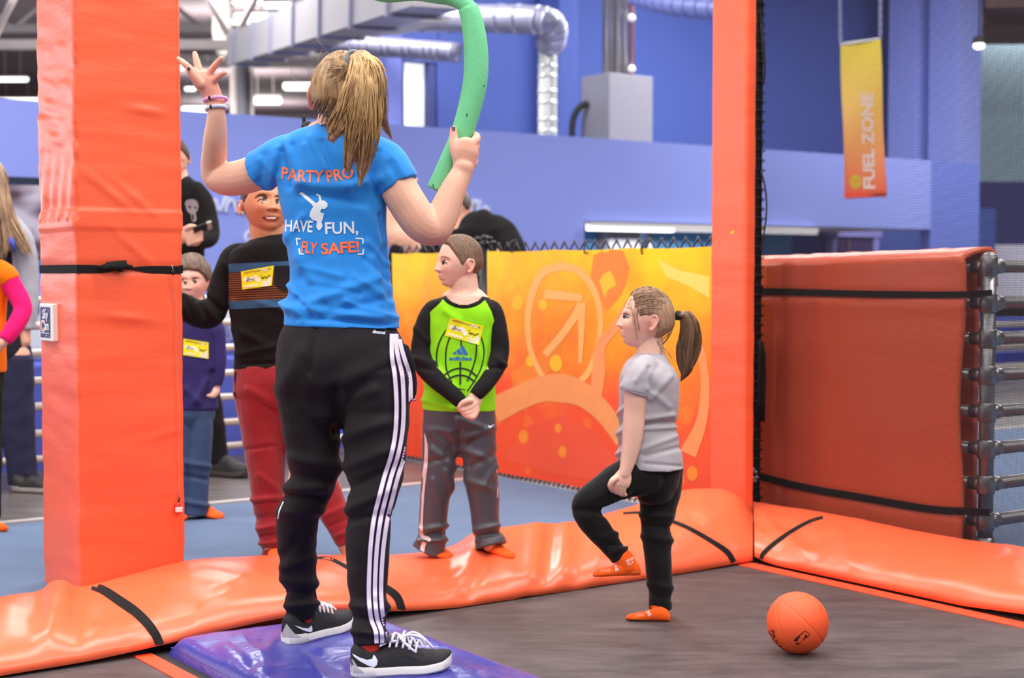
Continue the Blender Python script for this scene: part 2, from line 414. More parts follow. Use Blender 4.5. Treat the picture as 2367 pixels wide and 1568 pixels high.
# far hall at the other side of the wall end
def vwall(name, pxa, pxb, ya, yb, Y, mat, **kw):
    a = W(pxa, yb, Y); b = W(pxb, ya, Y); m = MB(); m.box((a+b)/2 + Vector((0, 0.1, 0)), ((b.x-a.x)/2, 0, 0), (0, 0.1, 0), (0, 0, (b.z-a.z)/2)); return put(name, m, mat, smooth=False, **kw)
vwall('wall_far_teal', 2200, 2600, 60, 420, 27.0, M('wall_far_teal', (172, 204, 220), 0.7, var=0.06, vscale=0.3), kind='structure')
vwall('wall_far_purple', 2200, 2600, 420, 568, 27.0, M('wall_far_purple', (70, 72, 142), 0.7, var=0.05, vscale=0.3), kind='structure')
vwall('wall_far_white', 2180, 2600, 566, 700, 23.0, M('wall_far_white', (206, 206, 226), 0.6), kind='structure')
# ceiling deck (ribbed) and end wall of the hall
t = NT('ceiling_deck'); wv = t.n('ShaderNodeTexWave'); wv.bands_direction = 'X'; wv.inputs['Scale'].default_value = 3.2; t.l(t.coord(), wv.inputs['Vector'])
nz = t.noise(0.35, 4); t.base(t.mix(t.math('ADD', t.math('MULTIPLY', wv.outputs['Fac'], 0.35), t.math('MULTIPLY', nz, 0.65)), srgb((118, 100, 108)), srgb((176, 160, 164))))
t.rough(0.7); t.bump(wv.outputs['Fac'], 0.6, 0.05); DECK = t.m
m = MB(); m.box((0, 25, 7.1), (40, 0, 0), (0, 36, 0), (0, 0, 0.1)); put('ceiling', m, DECK, smooth=False, kind='structure')
m = MB(); m.box((0, 56, 3.5), (40, 0, 0), (0, 0.2, 0), (0, 0, 3.6)); put('wall_end', m, M('wall_end_grey', (150, 140, 150), 0.8, var=0.15, vscale=0.2), smooth=False, kind='structure')
# side wall of the hall with daylight windows
m = MB(); m.box((-17.2, 14, 0.45), (0.1, 0, 0), (0, 22, 0), (0, 0, 0.55)); m.box((-17.2, 14, 6.2), (0.1, 0, 0), (0, 22, 0), (0, 0, 0.85))
for k in range(9): m.box((-17.2, -8 + 5.5*k, 3.2), (0.1, 0, 0), (0, 0.3, 0), (0, 0, 2.3))
put('wall_left', m, M('wall_side_grey', (176, 176, 186), 0.8), smooth=False, kind='structure')
for k in range(8):
    w_ = thing('window_%d' % (k+3), (-17.2, -5.25 + 5.5*k, 1.0), 'tall bright daylight window in the side wall of the hall', 'window', 'side wall windows'); props(w_, kind='structure')
    m = MB(); m.box((-17.25, -5.25 + 5.5*k, 3.2), (0.02, 0, 0), (0, 2.45, 0), (0, 0, 2.2)); put('pane', m, M('daylight_side_pane', (240, 244, 250), 0.3, var=0, emit=(240, 246, 255), estr=3.0), w_, smooth=False)
    m = MB(); m.box((-17.15, -5.25 + 5.5*k, 3.2), (0.05, 0, 0), (0, 0.04, 0), (0, 0, 2.2)); put('mullion', m, WHITE, w_, smooth=False)
brown = M('far_ceiling_brown', (112, 84, 84), 0.8, var=0.3, vscale=1.0)
for k, (y0, y1, Y) in enumerate(((-40, 24, 22.0), (30, 62, 24.0), (68, 98, 26.0))):
    a = W(2266, y1, Y); b = W(2700, y0, Y); m = MB(); m.box((a+b)/2, ((b.x-a.x)/2, 0, 0), (0, 0.25, 0), (0, 0, (b.z-a.z)/2))
    put('ceiling_beam', m, brown, smooth=False, label=['brown ceiling beam highest above the far teal wall', 'brown ceiling beam in the middle of the three far beams', 'brown ceiling beam just above the far round spotlight'][k], cat='beam')
sp = W(2263, 106, 20.0); st = thing('spotlight', sp, 'small round lit spotlight at the end of the blue wall', 'light')
m = MB(); m.ball(sp, (0.075, 0.06, 0.045), 14, 8); put('lens', m, M('lit_spot', (255, 255, 255), 0.4, var=0, emit=(255, 255, 250), estr=5), st)
m = MB(); m.tube([sp + Z*0.03, sp + Z*0.12], [0.09, 0.06], 14); m.tube([sp + Z*0.1, sp + Z*2.5], 0.012, 6); put('housing', m, BLACK, st)

# ------------------------------------------------------------------ ceiling lights, trusses, ducts of the hall
TUBE2 = M('lit_ceiling_tube', (255, 255, 255), 0.5, var=0, emit=(252, 255, 250), estr=3.0)
TRUSSM = M('truss_white_paint', (206, 196, 192), 0.6, var=0.05)
for (x0, x1, y0, y1, nm) in ((537, 608, 0, 11, 'nearer to the trusses beside a longer one'), (612, 686, 3, 21, 'beside the duct at the top of the hall'), (542, 663, 27, 47, 'longest, directly above the white elbow duct'),
        (508, 635, 41, 60, 'second longest, touching the white elbow duct'), (655, 735, 188, 211, 'beside the ponytailed head above the radio'), (577, 650, 222, 243, 'between the grey column and the ponytail, low'),
        (420, 500, 243, 263, 'behind the raised wrist with bracelets'), (845, 891, 168, 187, 'just past the ponytail, the upper one'), (850, 890, 233, 255, 'just past the ponytail, the lower one'),
        (-6, 65, 177, 190, 'beyond the wide orange post, the higher one'), (-10, 90, 225, 239, 'beyond the wide orange post, on the wall line'), (405, 425, 150, 162, 'half hidden by the edge of the wide orange post'), (428, 452, 200, 211, 'small dim one past the raised hand')):
    yc = (y0+y1)/2; Yd = (6.3-CAMZ)/((635-yc)/F); a = W(x0, yc, Yd); b = W(x1, yc, Yd); hz = (y1-y0)/2*Yd/F*0.8
    lt = thing('ceiling_light', (a+b)/2 + Z*0.1, 'lit tube light under the deck, ' + nm, 'light')
    m = MB(); L = [a.lerp(b, t) for t in (0, .06, .94, 1)]; m.tube(L, [hz*0.5, hz, hz, hz*0.5], 10); put('tube', m, TUBE2, lt)
    m = MB(); m.box((a+b)/2 + Z*(hz*1.05), ((b.x-a.x)/2, 0, 0), (0, 0.12, 0), (0, 0, hz*0.35)); m.tube([(a*0.75+b*0.25) + Z*hz, (a*0.75+b*0.25) + Z*0.75], 0.012, 5); m.tube([(a*0.25+b*0.75) + Z*hz, (a*0.25+b*0.75) + Z*0.75], 0.012, 5)
    put('housing', m, TRUSSM, lt, smooth=False)
for ti, (Yt, ybot, lab) in enumerate(((24.0, 104, 'white steel roof truss with thick diagonals nearest the ducts'), (31.0, 66, 'white steel roof truss in the middle of the hall'), (41.0, 150, 'pale steel roof truss farthest back under the deck'))):
    zb_ = W(500, ybot, Yt).z; zt_ = max(zb_ + 1.25, 6.6) if ti != 1 else 6.9
    tr = thing('roof_truss', (0, Yt, zb_), lab, 'truss')
    xl, xr = (-12, -1.3)
    for nm, zz, r in (('bottom_chord', zb_, 0.075), ('top_chord', zt_, 0.075)):
        m = MB(); m.box(((xl+xr)/2, Yt, zz), ((xr-xl)/2, 0, 0), (0, r, 0), (0, 0, r)); put(nm, m, TRUSSM, tr, smooth=False)
    x = xl; k = 0
    while x < xr - 0.5:
        m = MB(); m.tube([(x, Yt, zb_ if k % 2 == 0 else zt_), (x+0.95, Yt, zt_ if k % 2 == 0 else zb_)], 0.055, 8); put('diagonal', m, TRUSSM, tr)
        if k % 2: m = MB(); m.tube([(x, Yt, zb_), (x, Yt, zt_)], 0.035, 8); put('vertical', m, TRUSSM, tr)
        x += 0.95; k += 1
DUCT = M('duct_sheet_metal', (176, 172, 178), 0.45, metal=0.35, var=0.08, vscale=3)
DUCTD = M('duct_spiral_metal', (150, 152, 176), 0.4, metal=0.45, var=0.10, vscale=3)
m = MB(); a = W(560, 118, 20.0); b = W(1010, -45, 11.5); d = (b-a); s = d.cross(Z).normalized(); u2 = s.cross(d).normalized()
dt = thing('rectangular_duct', (a+b)/2, 'long grey rectangular air duct rising over the ponytailed woman', 'duct')
m.box((a+b)/2, d/2, s*0.20, u2*0.20); put('body', m, DUCT, dt, smooth=False)
for k in range(7):
    m = MB(); c = a + d*(k+0.5)/7; m.box(c, d.normalized()*0.03, s*0.23, u2*0.23); put('flange', m, DUCTD, dt, smooth=False)
m = MB(); c = W(905, 60, 15.5); m.box(c, (0.30, 0.2, 0.03), (-0.3, 0.42, 0), (0, 0, 0.03)); put('ceiling_baffle', m, M('pale_panel', (198, 194, 196), 0.5), smooth=False, label='pale flat panel hanging between the two round ducts', cat='baffle')
def spiral_duct(name, pts, r, lab, mat, rings=14):
    P = catmull([list(p) for p in pts], 10); P = [Vector(p) for p in P]
    o = thing(name, P[len(P)//2], lab, 'duct'); m = MB(); m.tube(P, r, 20); put('pipe', m, mat, o)
    for k in range(rings):
        i = int((k+0.5)/rings*(len(P)-1)); t_ = (P[i+1]-P[i]).normalized(); m = MB(); m.tube([P[i]-t_*0.02, P[i]+t_*0.02], r*1.05, 20); put('seam_ring', m, mat, o)
    return o
spiral_duct('round_duct', [W(800, 40, 17.5), W(1020, 42, 16.9), W(1230, 46, 16.3), W(1275, 62, 16.3), W(1272, 105, 16.5)], 0.155, 'round silver duct with elbow bending down to the vertical pipe', DUCTD, 16)
spiral_duct('round_duct', [W(735, 100, 16.9), W(900, 110, 16.7), W(1062, 122, 16.5)], 0.105, 'round grey duct running behind the ponytail, lower of the pair', DUCTD, 14)
spiral_duct('vertical_duct', [W(1267, 90, 16.6), W(1266, 200, 16.6), W(1266, 330, 16.6)], 0.105, 'bright silver vertical duct against the deep blue wall', M('bright_duct', (205, 208, 205), 0.3, metal=0.5, var=0.1), 8)
spiral_duct('round_duct', [W(1470, -10, 15.5), W(1560, 12, 14.6), W(1700, 24, 13.6)], 0.10, 'round blue-grey duct above the slim orange post', M('duct_blue_grey', (110, 122, 190), 0.5, metal=0.2), 10)
spiral_duct('elbow_duct', [Vector((W(514, 30, 25).x, 25, 6.98)), W(514, 30, 25), W(514, 80, 25), W(522, 112, 25), W(560, 124, 25), W(760, 124, 25)], 0.16, 'white round elbow duct turning from vertical to horizontal', TRUSSM, 5)
for (px, w, mt, lab) in ((541, 10, TRUSSM, 'slim white column beside the dark grey column'), (563, 15, M('column_grey', (96, 96, 104), 0.6), 'dark grey hall column beside a white one'), (582, 5, TRUSSM, 'thinnest white conduit beside the dark grey column')):
    a = W(px, 130, 25.5); m = MB(); m.tube([(a.x, a.y, -0.1), (a.x, a.y, a.z)], w*25.5/F, 12); put('hall_column', m, mt, label=lab, cat='column')
# grey padded column with conduits
a = W(1426, 320, 17.9); zt = W(1426, 178, 17.9).z
gc = thing('column_box', (a.x, a.y, 0), 'grey boxed column with conduits rising from its top', 'column')
m = MB(); hw = 0.235; m.box((a.x, a.y, zt/2), (U*0.78+V*0.62)*hw*0.98 if False else U*0.33, V*0.26, Z*zt/2); put('box', m, M('box_grey', (118, 118, 130), 0.6, var=0.03), gc, smooth=False, bevel=0.01)
for k, (dx, r) in enumerate(((-24, 0.05), (-12, 0.035), (3, 0.06), (18, 0.05), (35, 0.03))):
    q = W(1426+dx, 178, 17.9); m = MB(); m.tube([(q.x, q.y, zt-0.02), (q.x, q.y, 7.0)], r, 12); put('conduit', m, STEEL if k != 4 else M('conduit_copper', (150, 110, 120), 0.4, metal=0.3), gc)
for py in (42, 160):
    q = W(1460, py, 17.85); m = MB(); m.ball(q, 0.045); put('conduit_clamp', m, WHITE, gc)
P = catmull([list(W(x, y, 17.8)) for x, y in ((1358, 238), (1338, 250), (1325, 275), (1322, 310), (1322, 340))], 8)
m = MB(); m.tube([Vector(p) for p in P], 0.04, 10); put('cable', m, BLACK, gc)

# ------------------------------------------------------------------ writing on the partition wall, screen
wtxt = M('wall_lettering', (206, 212, 244), 0.6, var=0)
def wall_strokes(name, strokes, w, lab):
    m = MB()
    for st in strokes:
        P = catmull([list(on_wall(x, y) + V*0.012) for x, y in st], 8); m.tube([Vector(p) for p in P], w, 6)
    return put(name, m, wtxt, label=lab, cat='lettering')
wall_strokes('wall_letter', [[(476, 458), (482, 488), (496, 462), (506, 488), (520, 455)]], 0.018, 'pale brush letter w painted on the blue partition wall')
wall_strokes('wall_letter', [[(524, 453), (520, 492)], [(521, 478), (533, 462), (540, 472), (546, 492)]], 0.018, 'pale brush letter h painted on the blue partition wall')
wall_strokes('wall_letter', [[(568, 464), (553, 470), (550, 485), (560, 492), (570, 478)]], 0.018, 'pale brush letter a painted beside the smiling boy')
wall_strokes('wall_letter', [[(582, 534), (570, 538), (566, 552), (574, 562)]], 0.018, 'pale brush curve of a lower line painted on the partition wall')
wall_strokes('wall_letter', [[(1086, 497), (1089, 470), (1094, 462)], [(1090, 474), (1100, 466), (1103, 497)], [(1107, 463), (1102, 498)]], 0.022, 'pale painted letters behind the adult in black')
wall_strokes('wall_letter', [[(1112, 499), (1116, 482), (1124, 480)], [(1127, 480), (1126, 499)]], 0.022, 'pale painted letter ending the phrase behind the adult in black')
sc = thing('wall_screen', on_wall(40, 500), 'wall screen with a white and purple picture on blue wall', 'screen')
a = on_wall(-60, 412) + V*0.06; b = on_wall(90, 412) + V*0.06; c = on_wall(15, 520) + V*0.06; hz = (on_wall(15, 410).z - on_wall(15, 600).z)/2
m = MB(); m.box((c.x, c.y, on_wall(15, 505).z), Vector((b.x-a.x, b.y-a.y, 0))/2, V*0.04, Z*hz); put('bezel', m, M('screen_bezel', (22, 34, 62), 0.4), sc, smooth=False)
t = NT('screen_picture'); nz = t.noise(1.6, 2, stretch=(1, 1, 2.5)); r = t.n('ShaderNodeValToRGB'); t.l(nz, r.inputs[0])
r.color_ramp.elements[0].position = 0.40; r.color_ramp.elements[0].color = (*srgb((96, 60, 84)), 1); r.color_ramp.elements[1].position = 0.56; r.color_ramp.elements[1].color = (*srgb((226, 212, 236)), 1)
t.base((0, 0, 0)); t.l(r.outputs[0], t.b.inputs['Emission Color']); t.b.inputs['Emission Strength'].default_value = 0.75
m = MB(); m.box(Vector((c.x, c.y, on_wall(15, 512).z)) + V*0.045, Vector((b.x-a.x, b.y-a.y, 0))*0.48, V*0.004, Z*hz*0.88); put('picture', m, t.m, sc, smooth=False)

# ------------------------------------------------------------------ rails along the walkway
def railing(name, b_, a0, a1, zs, r, lab, posts, mat):
    o = thing(name, AB((a0+a1)/2, b_, FLZ), lab, 'railing')
    for z in zs: m = MB(); m.tube([AB(a0, b_, z), AB(a1, b_, z)], r, 10); put('rail', m, mat, o)
    for a in posts: m = MB(); m.tube([AB(a, b_, FLZ-0.01), AB(a, b_, zs[-1]+0.02)], r*1.1, 10); put('post', m, mat, o)
    return o
zr = [PL(540, y, AB(0, -3.62), V).z for y in (1030, 975, 917, 862, 803, 745, 690)]
railing('walkway_railing', -3.62, -4.5, 0.35, zr, 0.021, 'pale horizontal pipe railing along the walkway behind the boys', (-4.2, -2.6, 0.3), PALEPIPE)
m = MB(); m.box(AB(-2.1, -4.05, 0.34), U*2.6, V*0.10, Z*0.30); put('wall_low', m, M('low_wall_blue', (84, 100, 200), 0.6, var=0.05), smooth=False, kind='structure', bevel=0.02)
t = NT('low_panel_print'); nz = t.noise(5, 3); r = t.n('ShaderNodeValToRGB'); t.l(nz, r.inputs[0]); r.color_ramp.elements[0].position = .42; r.color_ramp.elements[0].color = (*srgb((70, 84, 150)), 1); r.color_ramp.elements[1].position = .58; r.color_ramp.elements[1].color = (*srgb((206, 214, 226)), 1); t.base(r.outputs[0]); t.rough(0.5)
m = MB(); m.box(AB(-2.1, -4.10, 0.80), U*2.6, V*0.03, Z*0.16); put('printed_board', m, t.m, smooth=False, label='blue and white printed board behind the pale railing', cat='board')
# pale far railing seen through the net, dark and pale floor bands
fr = [PL(2330, y, AB(0, -4.6), V).z for y in (900, 850, 800, 750, 700)]
railing('far_railing', -4.6, 3.2, 8.5, [max(0.25, z) for z in fr], 0.03, 'pale far railing seen through the black net', (3.3, 6.0, 8.4), PALEPIPE)
m = MB(); m.box(AB(6.5, -5.2, 0.62), U*2.6, V*0.1, Z*0.07); m.box(AB(6.5, -5.2, 0.3), U*2.6, V*0.1, Z*0.05); put('blue_bench', m, M('bench_blue', (40, 60, 170), 0.5), smooth=False, label='blue slatted bench beyond the far railing', cat='bench')
# ================================================================== orange padded posts
def padded_post(name, c0, du, dv, z0, z1, mat, parent, rad=0.018, amp=0.003, seed=0, wr=None, nz_=170):
    """rounded rectangular pad: front corner c0, sides du and dv (vectors)"""
    pts = []; cs = [c0, c0+du, c0+du+dv, c0+dv]; cen = c0 + (du+dv)/2
    for i in range(4):
        p = cs[i]; a = (cs[i-1]-p).normalized(); b = (cs[(i+1) % 4]-p).normalized()
        for k in range(5):
            an = k/4*math.pi/2; pts.append(p + (a+b)*rad - a*rad*math.sin(an) - b*rad*math.cos(an) if False else p + a*rad*(1-math.sin(an)) + b*rad*(1-math.cos(an)))
        q = cs[(i+1) % 4]; L = (q-p).length; n = max(3, int(L/0.014))
        for k in range(1, n): pts.append((p + b*rad).lerp(q - b*rad, k/n))
    nrm = []
    n = len(pts)
    for i in range(n):
        t_ = (pts[(i+1) % n]-pts[i-1]).normalized(); q = Vector((t_.y, -t_.x, 0))
        if q.dot(pts[i]-cen) < 0: q = -q
        nrm.append(q)
    rows = []
    for j in range(nz_+1):
        z = z0 + (z1-z0)*j/nz_; row = []
        for p, q in zip(pts, nrm):
            v = Vector((p.x, p.y, z)); s = Vector((v.x*2.2+seed, v.y*2.2, v.z*9))
            d = amp*(noise.noise(s) + 0.5*noise.noise(s*2.3)) + amp*0.5
            if wr: d += wr(v, q)
            row.append(v + q*d)
        rows.append(row)
    m = MB(); m.grid(rows, closed=True)
    m.add(rows[-1], [tuple(range(n))]); return put('cover', m, mat, parent)
LPC = AB(-2.45, -0.60)                     # front corner of the wide post
lp = thing('padded_post', LPC + U*0.18 - V*0.18 + Z*FLZ, 'wide orange vinyl padded square post with knotted black strap', 'post')
seam_z = PL(290, 508, LPC, V).z; strap_z = PL(290, 622, LPC, V).z
def wr_left(v, q):
    d = 0.0
    dz = v.z - seam_z
    if abs(dz) < 0.034: d += 0.004
    if q.dot(-U) > 0.7:           # crumpled narrow face
        k = math.exp(-((v.z-1.62)/0.30)**2)
        s = Vector((v.x*14+v.y*10, v.z*26 + v.x*9, v.y*9)); d += 0.0065*k*noise.noise(s) + 0.0025*noise.noise(s*0.6)
        if 0 < dz < 0.25: d += 0.005*(1-dz/0.25)*math.sin((v.x*U.y*-1+v.y)*60 + dz*20)
    if q.dot(V) > 0.7:
        t_ = (v-LPC).dot(U)
        for (z0, x0, A, sl) in ((PL(330, 255, LPC, V).z, 0.24, 0.006, -0.08), (seam_z-0.10, 0.20, 0.006, -0.9), (seam_z+0.09, 0.11, 0.007, -0.75), (seam_z+0.07, 0.20, 0.006, -0.8), (PL(300, 735, LPC, V).z, 0.17, 0.006, -0.1), (PL(400, 1000, LPC, V).z, 0.30, 0.003, 0.2)):
            l = v.z - z0 - sl*(t_-x0); d += A*math.exp(-(l/0.014)**2)*math.exp(-((t_-x0)/0.07)**2)
    if abs(v.z-strap_z) < 0.05: d -= 0.006*math.exp(-((v.z-strap_z)/0.022)**2)
    return d
lpo = padded_post('cover', LPC, U*0.365, -V*0.372, FLZ-0.02, 3.4, ORANGE_POST, lp, seed=3, wr=wr_left, nz_=420)
lbv = bvh_of([lpo])
def flat_strap(name, c0, du, dv, z, h, th, mat, parent, pinch=None):
    m = MB(); cs = [c0, c0+du, c0+du+dv, c0+dv]; rows = []
    cen = c0+(du+dv)/2; ring = []
    for i in range(4):
        p = cs[i]; q = cs[(i+1) % 4]
        for k in range(24): ring.append((p.lerp(q, k/24), i, k/24))
    n = len(ring); R = [[], [], [], []]
    for (p, i, t_) in ring:
        o = (p-cen); o.z = 0; o = o.normalized()*th; hh, zz = h, z
        if pinch: hh, zz = pinch(i, t_, h, z)
        R[0].append(Vector((p.x, p.y, zz-hh/2)) - o*0.5); R[1].append(Vector((p.x, p.y, zz-hh/2)) + o); R[2].append(Vector((p.x, p.y, zz+hh/2)) + o); R[3].append(Vector((p.x, p.y, zz+hh/2)) - o*0.5)
    m.grid(R, closed=True); return put(name, m, mat, parent, smooth=False)
def pinch(i, t_, h, z):
    if i != 0: return h, z
    k = math.exp(-((t_-0.46)/0.16)**2); return h*(1-0.72*k), z + 0.004*k - 0.004*t_
flat_strap('strap', LPC + U*0.003 - V*0.003, U*0.359, -V*0.366, strap_z, 0.027, 0.004, BLACKWEB, lp, pinch)
def on_lp(px, py, out=0.006): return PL(px, py, LPC, V) + V*out
m = MB()
P = [[on_lp(x, y, o) for x, y in row] for row, o in (([(232, 617), (245, 606), (268, 603), (290, 602)], 0.010), ([(232, 619), (250, 612), (272, 610), (288, 612)], 0.022), ([(234, 622), (252, 620), (272, 622), (284, 622)], 0.024), ([(238, 625), (255, 625), (272, 628), (280, 626)], 0.010))]
m.grid(P); m.tube([on_lp(222, 620, .008), on_lp(236, 616, .016), on_lp(243, 622, .012)], [0.004, 0.008, 0.004], 8); m.tube([on_lp(284, 612, .012), on_lp(292, 617, .016), on_lp(304, 616, .008)], [0.006, 0.008, 0.003], 8); m.ball(on_lp(274, 624, .012), (0.012, 0.01, 0.008))
put('knot', m, BLACKWEB, lp)
m = MB(); m.tube([on_lp(393, 612, .012), on_lp(396, 622, .014), on_lp(397, 627, .012)], 0.0018, 6); put('zip_pull', m, STEEL, lp)
m = MB(); m.tube([on_lp(394, 624, .012), on_lp(399, 635, .012)], 0.0045, 8); put('zip_tab', m, BLACK, lp)
P = [on_lp(x, y, 0.0075) for x, y in ((397, 634), (401, 680), (405, 720), (404, 800), (408, 900), (409, 1000), (412, 1080), (411, 1150))]
m = MB(); m.tube([Vector(p) for p in catmull([list(p) for p in P], 8)], 0.0012, 5); put('zip_line', m, M('zip_pale', (206, 130, 110), 0.5, var=0), lp)
m = MB(); m.tube([on_lp(412, 1149, .012), on_lp(409, 1160, .012)], 0.003, 8); put('tag_cord', m, BLACK, lp)
tg = MB(); tg.tube([on_lp(408, 1160, .010), on_lp(408, 1165, .010), on_lp(408, 1172, .010), on_lp(408, 1181, .010), on_lp(408, 1187, .010)], [0.004, 0.009, 0.0125, 0.0125, 0.006], 12); tg = put('tag', tg, M('tag_red', (222, 30, 24), 0.4), lp)
m = MB(); c = on_lp(408, 1177, .020); m.box(c, U*0.0125, V*0.004, Z*0.0085); put('tag_label', m, WHITE, tg, smooth=False, bevel=0.002)
# wall plate with lettering on the narrow face
pc = PL(120, 745, LPC, U); 
sg = thing('sign_plate', pc, 'small white framed navy Sky Cam sign on the wide post', 'sign')
e1 = PL(103.5, 745, LPC, U); e2 = PL(134, 745, LPC, U); zt = PL(118, 702, LPC, U).z; zb = PL(118, 788, LPC, U).z; sw = (e2-e1).length
m = MB(); m.box((e1.x/2+e2.x/2, e1.y/2+e2.y/2, (zt+zb)/2) - U*0.006 if False else Vector(((e1.x+e2.x)/2, (e1.y+e2.y)/2, (zt+zb)/2)) - U*0.008, V*sw/2, U*0.010, Z*(zt-zb)/2); put('frame', m, WHITE, sg, smooth=False, bevel=0.003)
cc = Vector(((e1.x+e2.x)/2, (e1.y+e2.y)/2, (zt+zb)/2)) - U*0.0185
m = MB(); m.box(cc - V*sw*0.04, V*sw*0.37, U*0.001, Z*(zt-zb)*0.41); put('face', m, M('sign_navy', (42, 50, 104), 0.5, var=0.03), sg, smooth=False)
wm = M('sign_white', (240, 240, 240), 0.5, var=0); h_ = (zt-zb); o_ = cc - U*0.0015
text_plane('lettering', 'Sky', o_ - V*sw*0.20 + Z*h_*0.10, V, Z, sw*0.46, h_*0.24, wm, sg, offset=0.02, shear=0.15)
text_plane('lettering', 'C', o_ - V*sw*0.37 - Z*h_*0.23, V, Z, sw*0.34, h_*0.27, wm, sg, offset=0.07, out=0.001)
text_plane('lettering', 'C', o_ - V*sw*0.35 - Z*h_*0.215, V, Z, sw*0.28, h_*0.24, M('sign_orange', (240, 96, 60), 0.5, var=0), sg, offset=0.01)
text_plane('lettering', 'am', o_ - V*sw*0.03 - Z*h_*0.20, V, Z, sw*0.32, h_*0.25, wm, sg, offset=0.02)
for k in range(5):
    m = MB(); m.box(o_ + V*sw*(-0.30+0.13*k) - Z*h_*0.29, V*sw*0.05, U*0.0008, Z*h_*0.010); put('small_print', m, wm, sg, smooth=False)
for (i, j) in ((-.36, .36), (.28, .30), (-.36, -.38), (.28, -.38), (.06, -.36), (0.02, .34)):
    m = MB(); m.ball(o_ + V*sw*i + Z*h_*j, (0.0022, 0.0022, 0.003), 8, 6); put('star', m, M('sign_pink', (226, 110, 140), 0.5, var=0) if abs(i) > .2 else wm, sg)

# slim post by the corner
RA = 0.29
f1 = PL(1641, 900, AB(RA, 0), U); f2 = PL(1721, 900, AB(RA, 0), U)
rp = thing('padded_post', Vector((f2.x, f2.y, FLZ)), 'slim orange padded post beside the black net edge', 'post')
f3 = PL(1743, 900, (f2.x, f2.y, 0), V); dd = (f3-f2); dd.z = 0
f1.z = 0; f2.z = 0
rpo = padded_post('cover', f2, (f1-f2), dd*1.05 if dd.dot(U) > 0 else U*0.06, -0.02, 3.6, ORANGE_POST, rp, rad=0.012, amp=0.002, seed=11, nz_=260)
rbv = bvh_of([rpo])
drape_flat('tape_spot', poly_bm([(1688, 541), (1691, 534), (1696, 533), (1697, 538), (1691, 542)]), rbv, M('yellow_spot', (250, 200, 40), 0.5, var=0), rp, off=0.002)

# ================================================================== long orange edge pads
def curve1d(pts, xs):
    P = catmull(pts, 12); o = np.argsort(P[:, 0]); return np.interp(xs, P[o, 0], P[o, 1])
front = [(-420, 1650), (-200, 1606), (0, 1564), (200, 1530), (370, 1493), (500, 1462), (640, 1432), (760, 1414), (940, 1413), (1130, 1399), (1300, 1377), (1450, 1353), (1600, 1323), (1700, 1304), (1745, 1296)]
ridge = [(-420, 1462), (-200, 1428), (0, 1381), (90, 1365), (118, 1346), (150, 1347), (178, 1358), (230, 1348), (300, 1330), (423, 1300), (480, 1292), (640, 1284), (760, 1284), (940, 1280), (1040, 1264), (1110, 1228), (1250, 1210), (1320, 1208), (1390, 1190), (1460, 1170), (1530, 1146), (1580, 1133), (1650, 1130), (1690, 1138), (1722, 1160), (1745, 1195)]
def fold(px, py, x0, y0, x1, y1, w):
    """distance weight to a crease line given in photo pixels"""
    dx, dy = x1-x0, y1-y0; L2 = dx*dx+dy*dy; t_ = max(0, min(1, ((px-x0)*dx+(py-y0)*dy)/L2)); qx, qy = x0+dx*t_, y0+dy*t_
    return math.exp(-((px-qx)**2+(py-qy)**2)/(w*w))
FOLDS = [(1278, 1205, 1262, 1330, 16, -0.016), (1240, 1215, 1225, 1340, 20, 0.010), (1310, 1215, 1300, 1335, 20, 0.012), (1130, 1260, 1085, 1370, 14, -0.010), (1100, 1255, 1050, 1360, 18, 0.007), (1165, 1290, 1210, 1370, 20, 0.006),
    (1130, 1290, 1010, 1320, 15, -0.005), (960, 1360, 1080, 1350, 8, -0.005), (150, 1360, 110, 1470, 26, 0.012), (60, 1420, 90, 1390, 30, -0.008), (210, 1400, 185, 1470, 26, -0.008), (300, 1412, 225, 1432, 7, -0.006), (375, 1450, 440, 1432, 6, -0.006), (365, 1475, 420, 1456, 6, -0.006), (345, 1462, 285, 1490, 6, -0.006),
    (420, 1330, 520, 1350, 10, 0.004), (470, 1320, 560, 1340, 8, 0.004), (500, 1360, 560, 1340, 9, 0.005), (470, 1400, 540, 1360, 10, 0.004), (1660, 1240, 1690, 1270, 12, -0.006), (1600, 1200, 1640, 1240, 16, -0.005), (1580, 1235, 1640, 1215, 14, 0.006), (1560, 1150, 1555, 1200, 16, -0.005), (1350, 1250, 1330, 1340, 18, -0.006), (1390, 1280, 1380, 1340, 12, 0.006), (1420, 1340, 1500, 1322, 7, -0.005), (1240, 1360, 1180, 1380, 8, -0.006), (1350, 1358, 1290, 1372, 7, -0.006), (1060, 1385, 1090, 1375, 9, -0.005)]
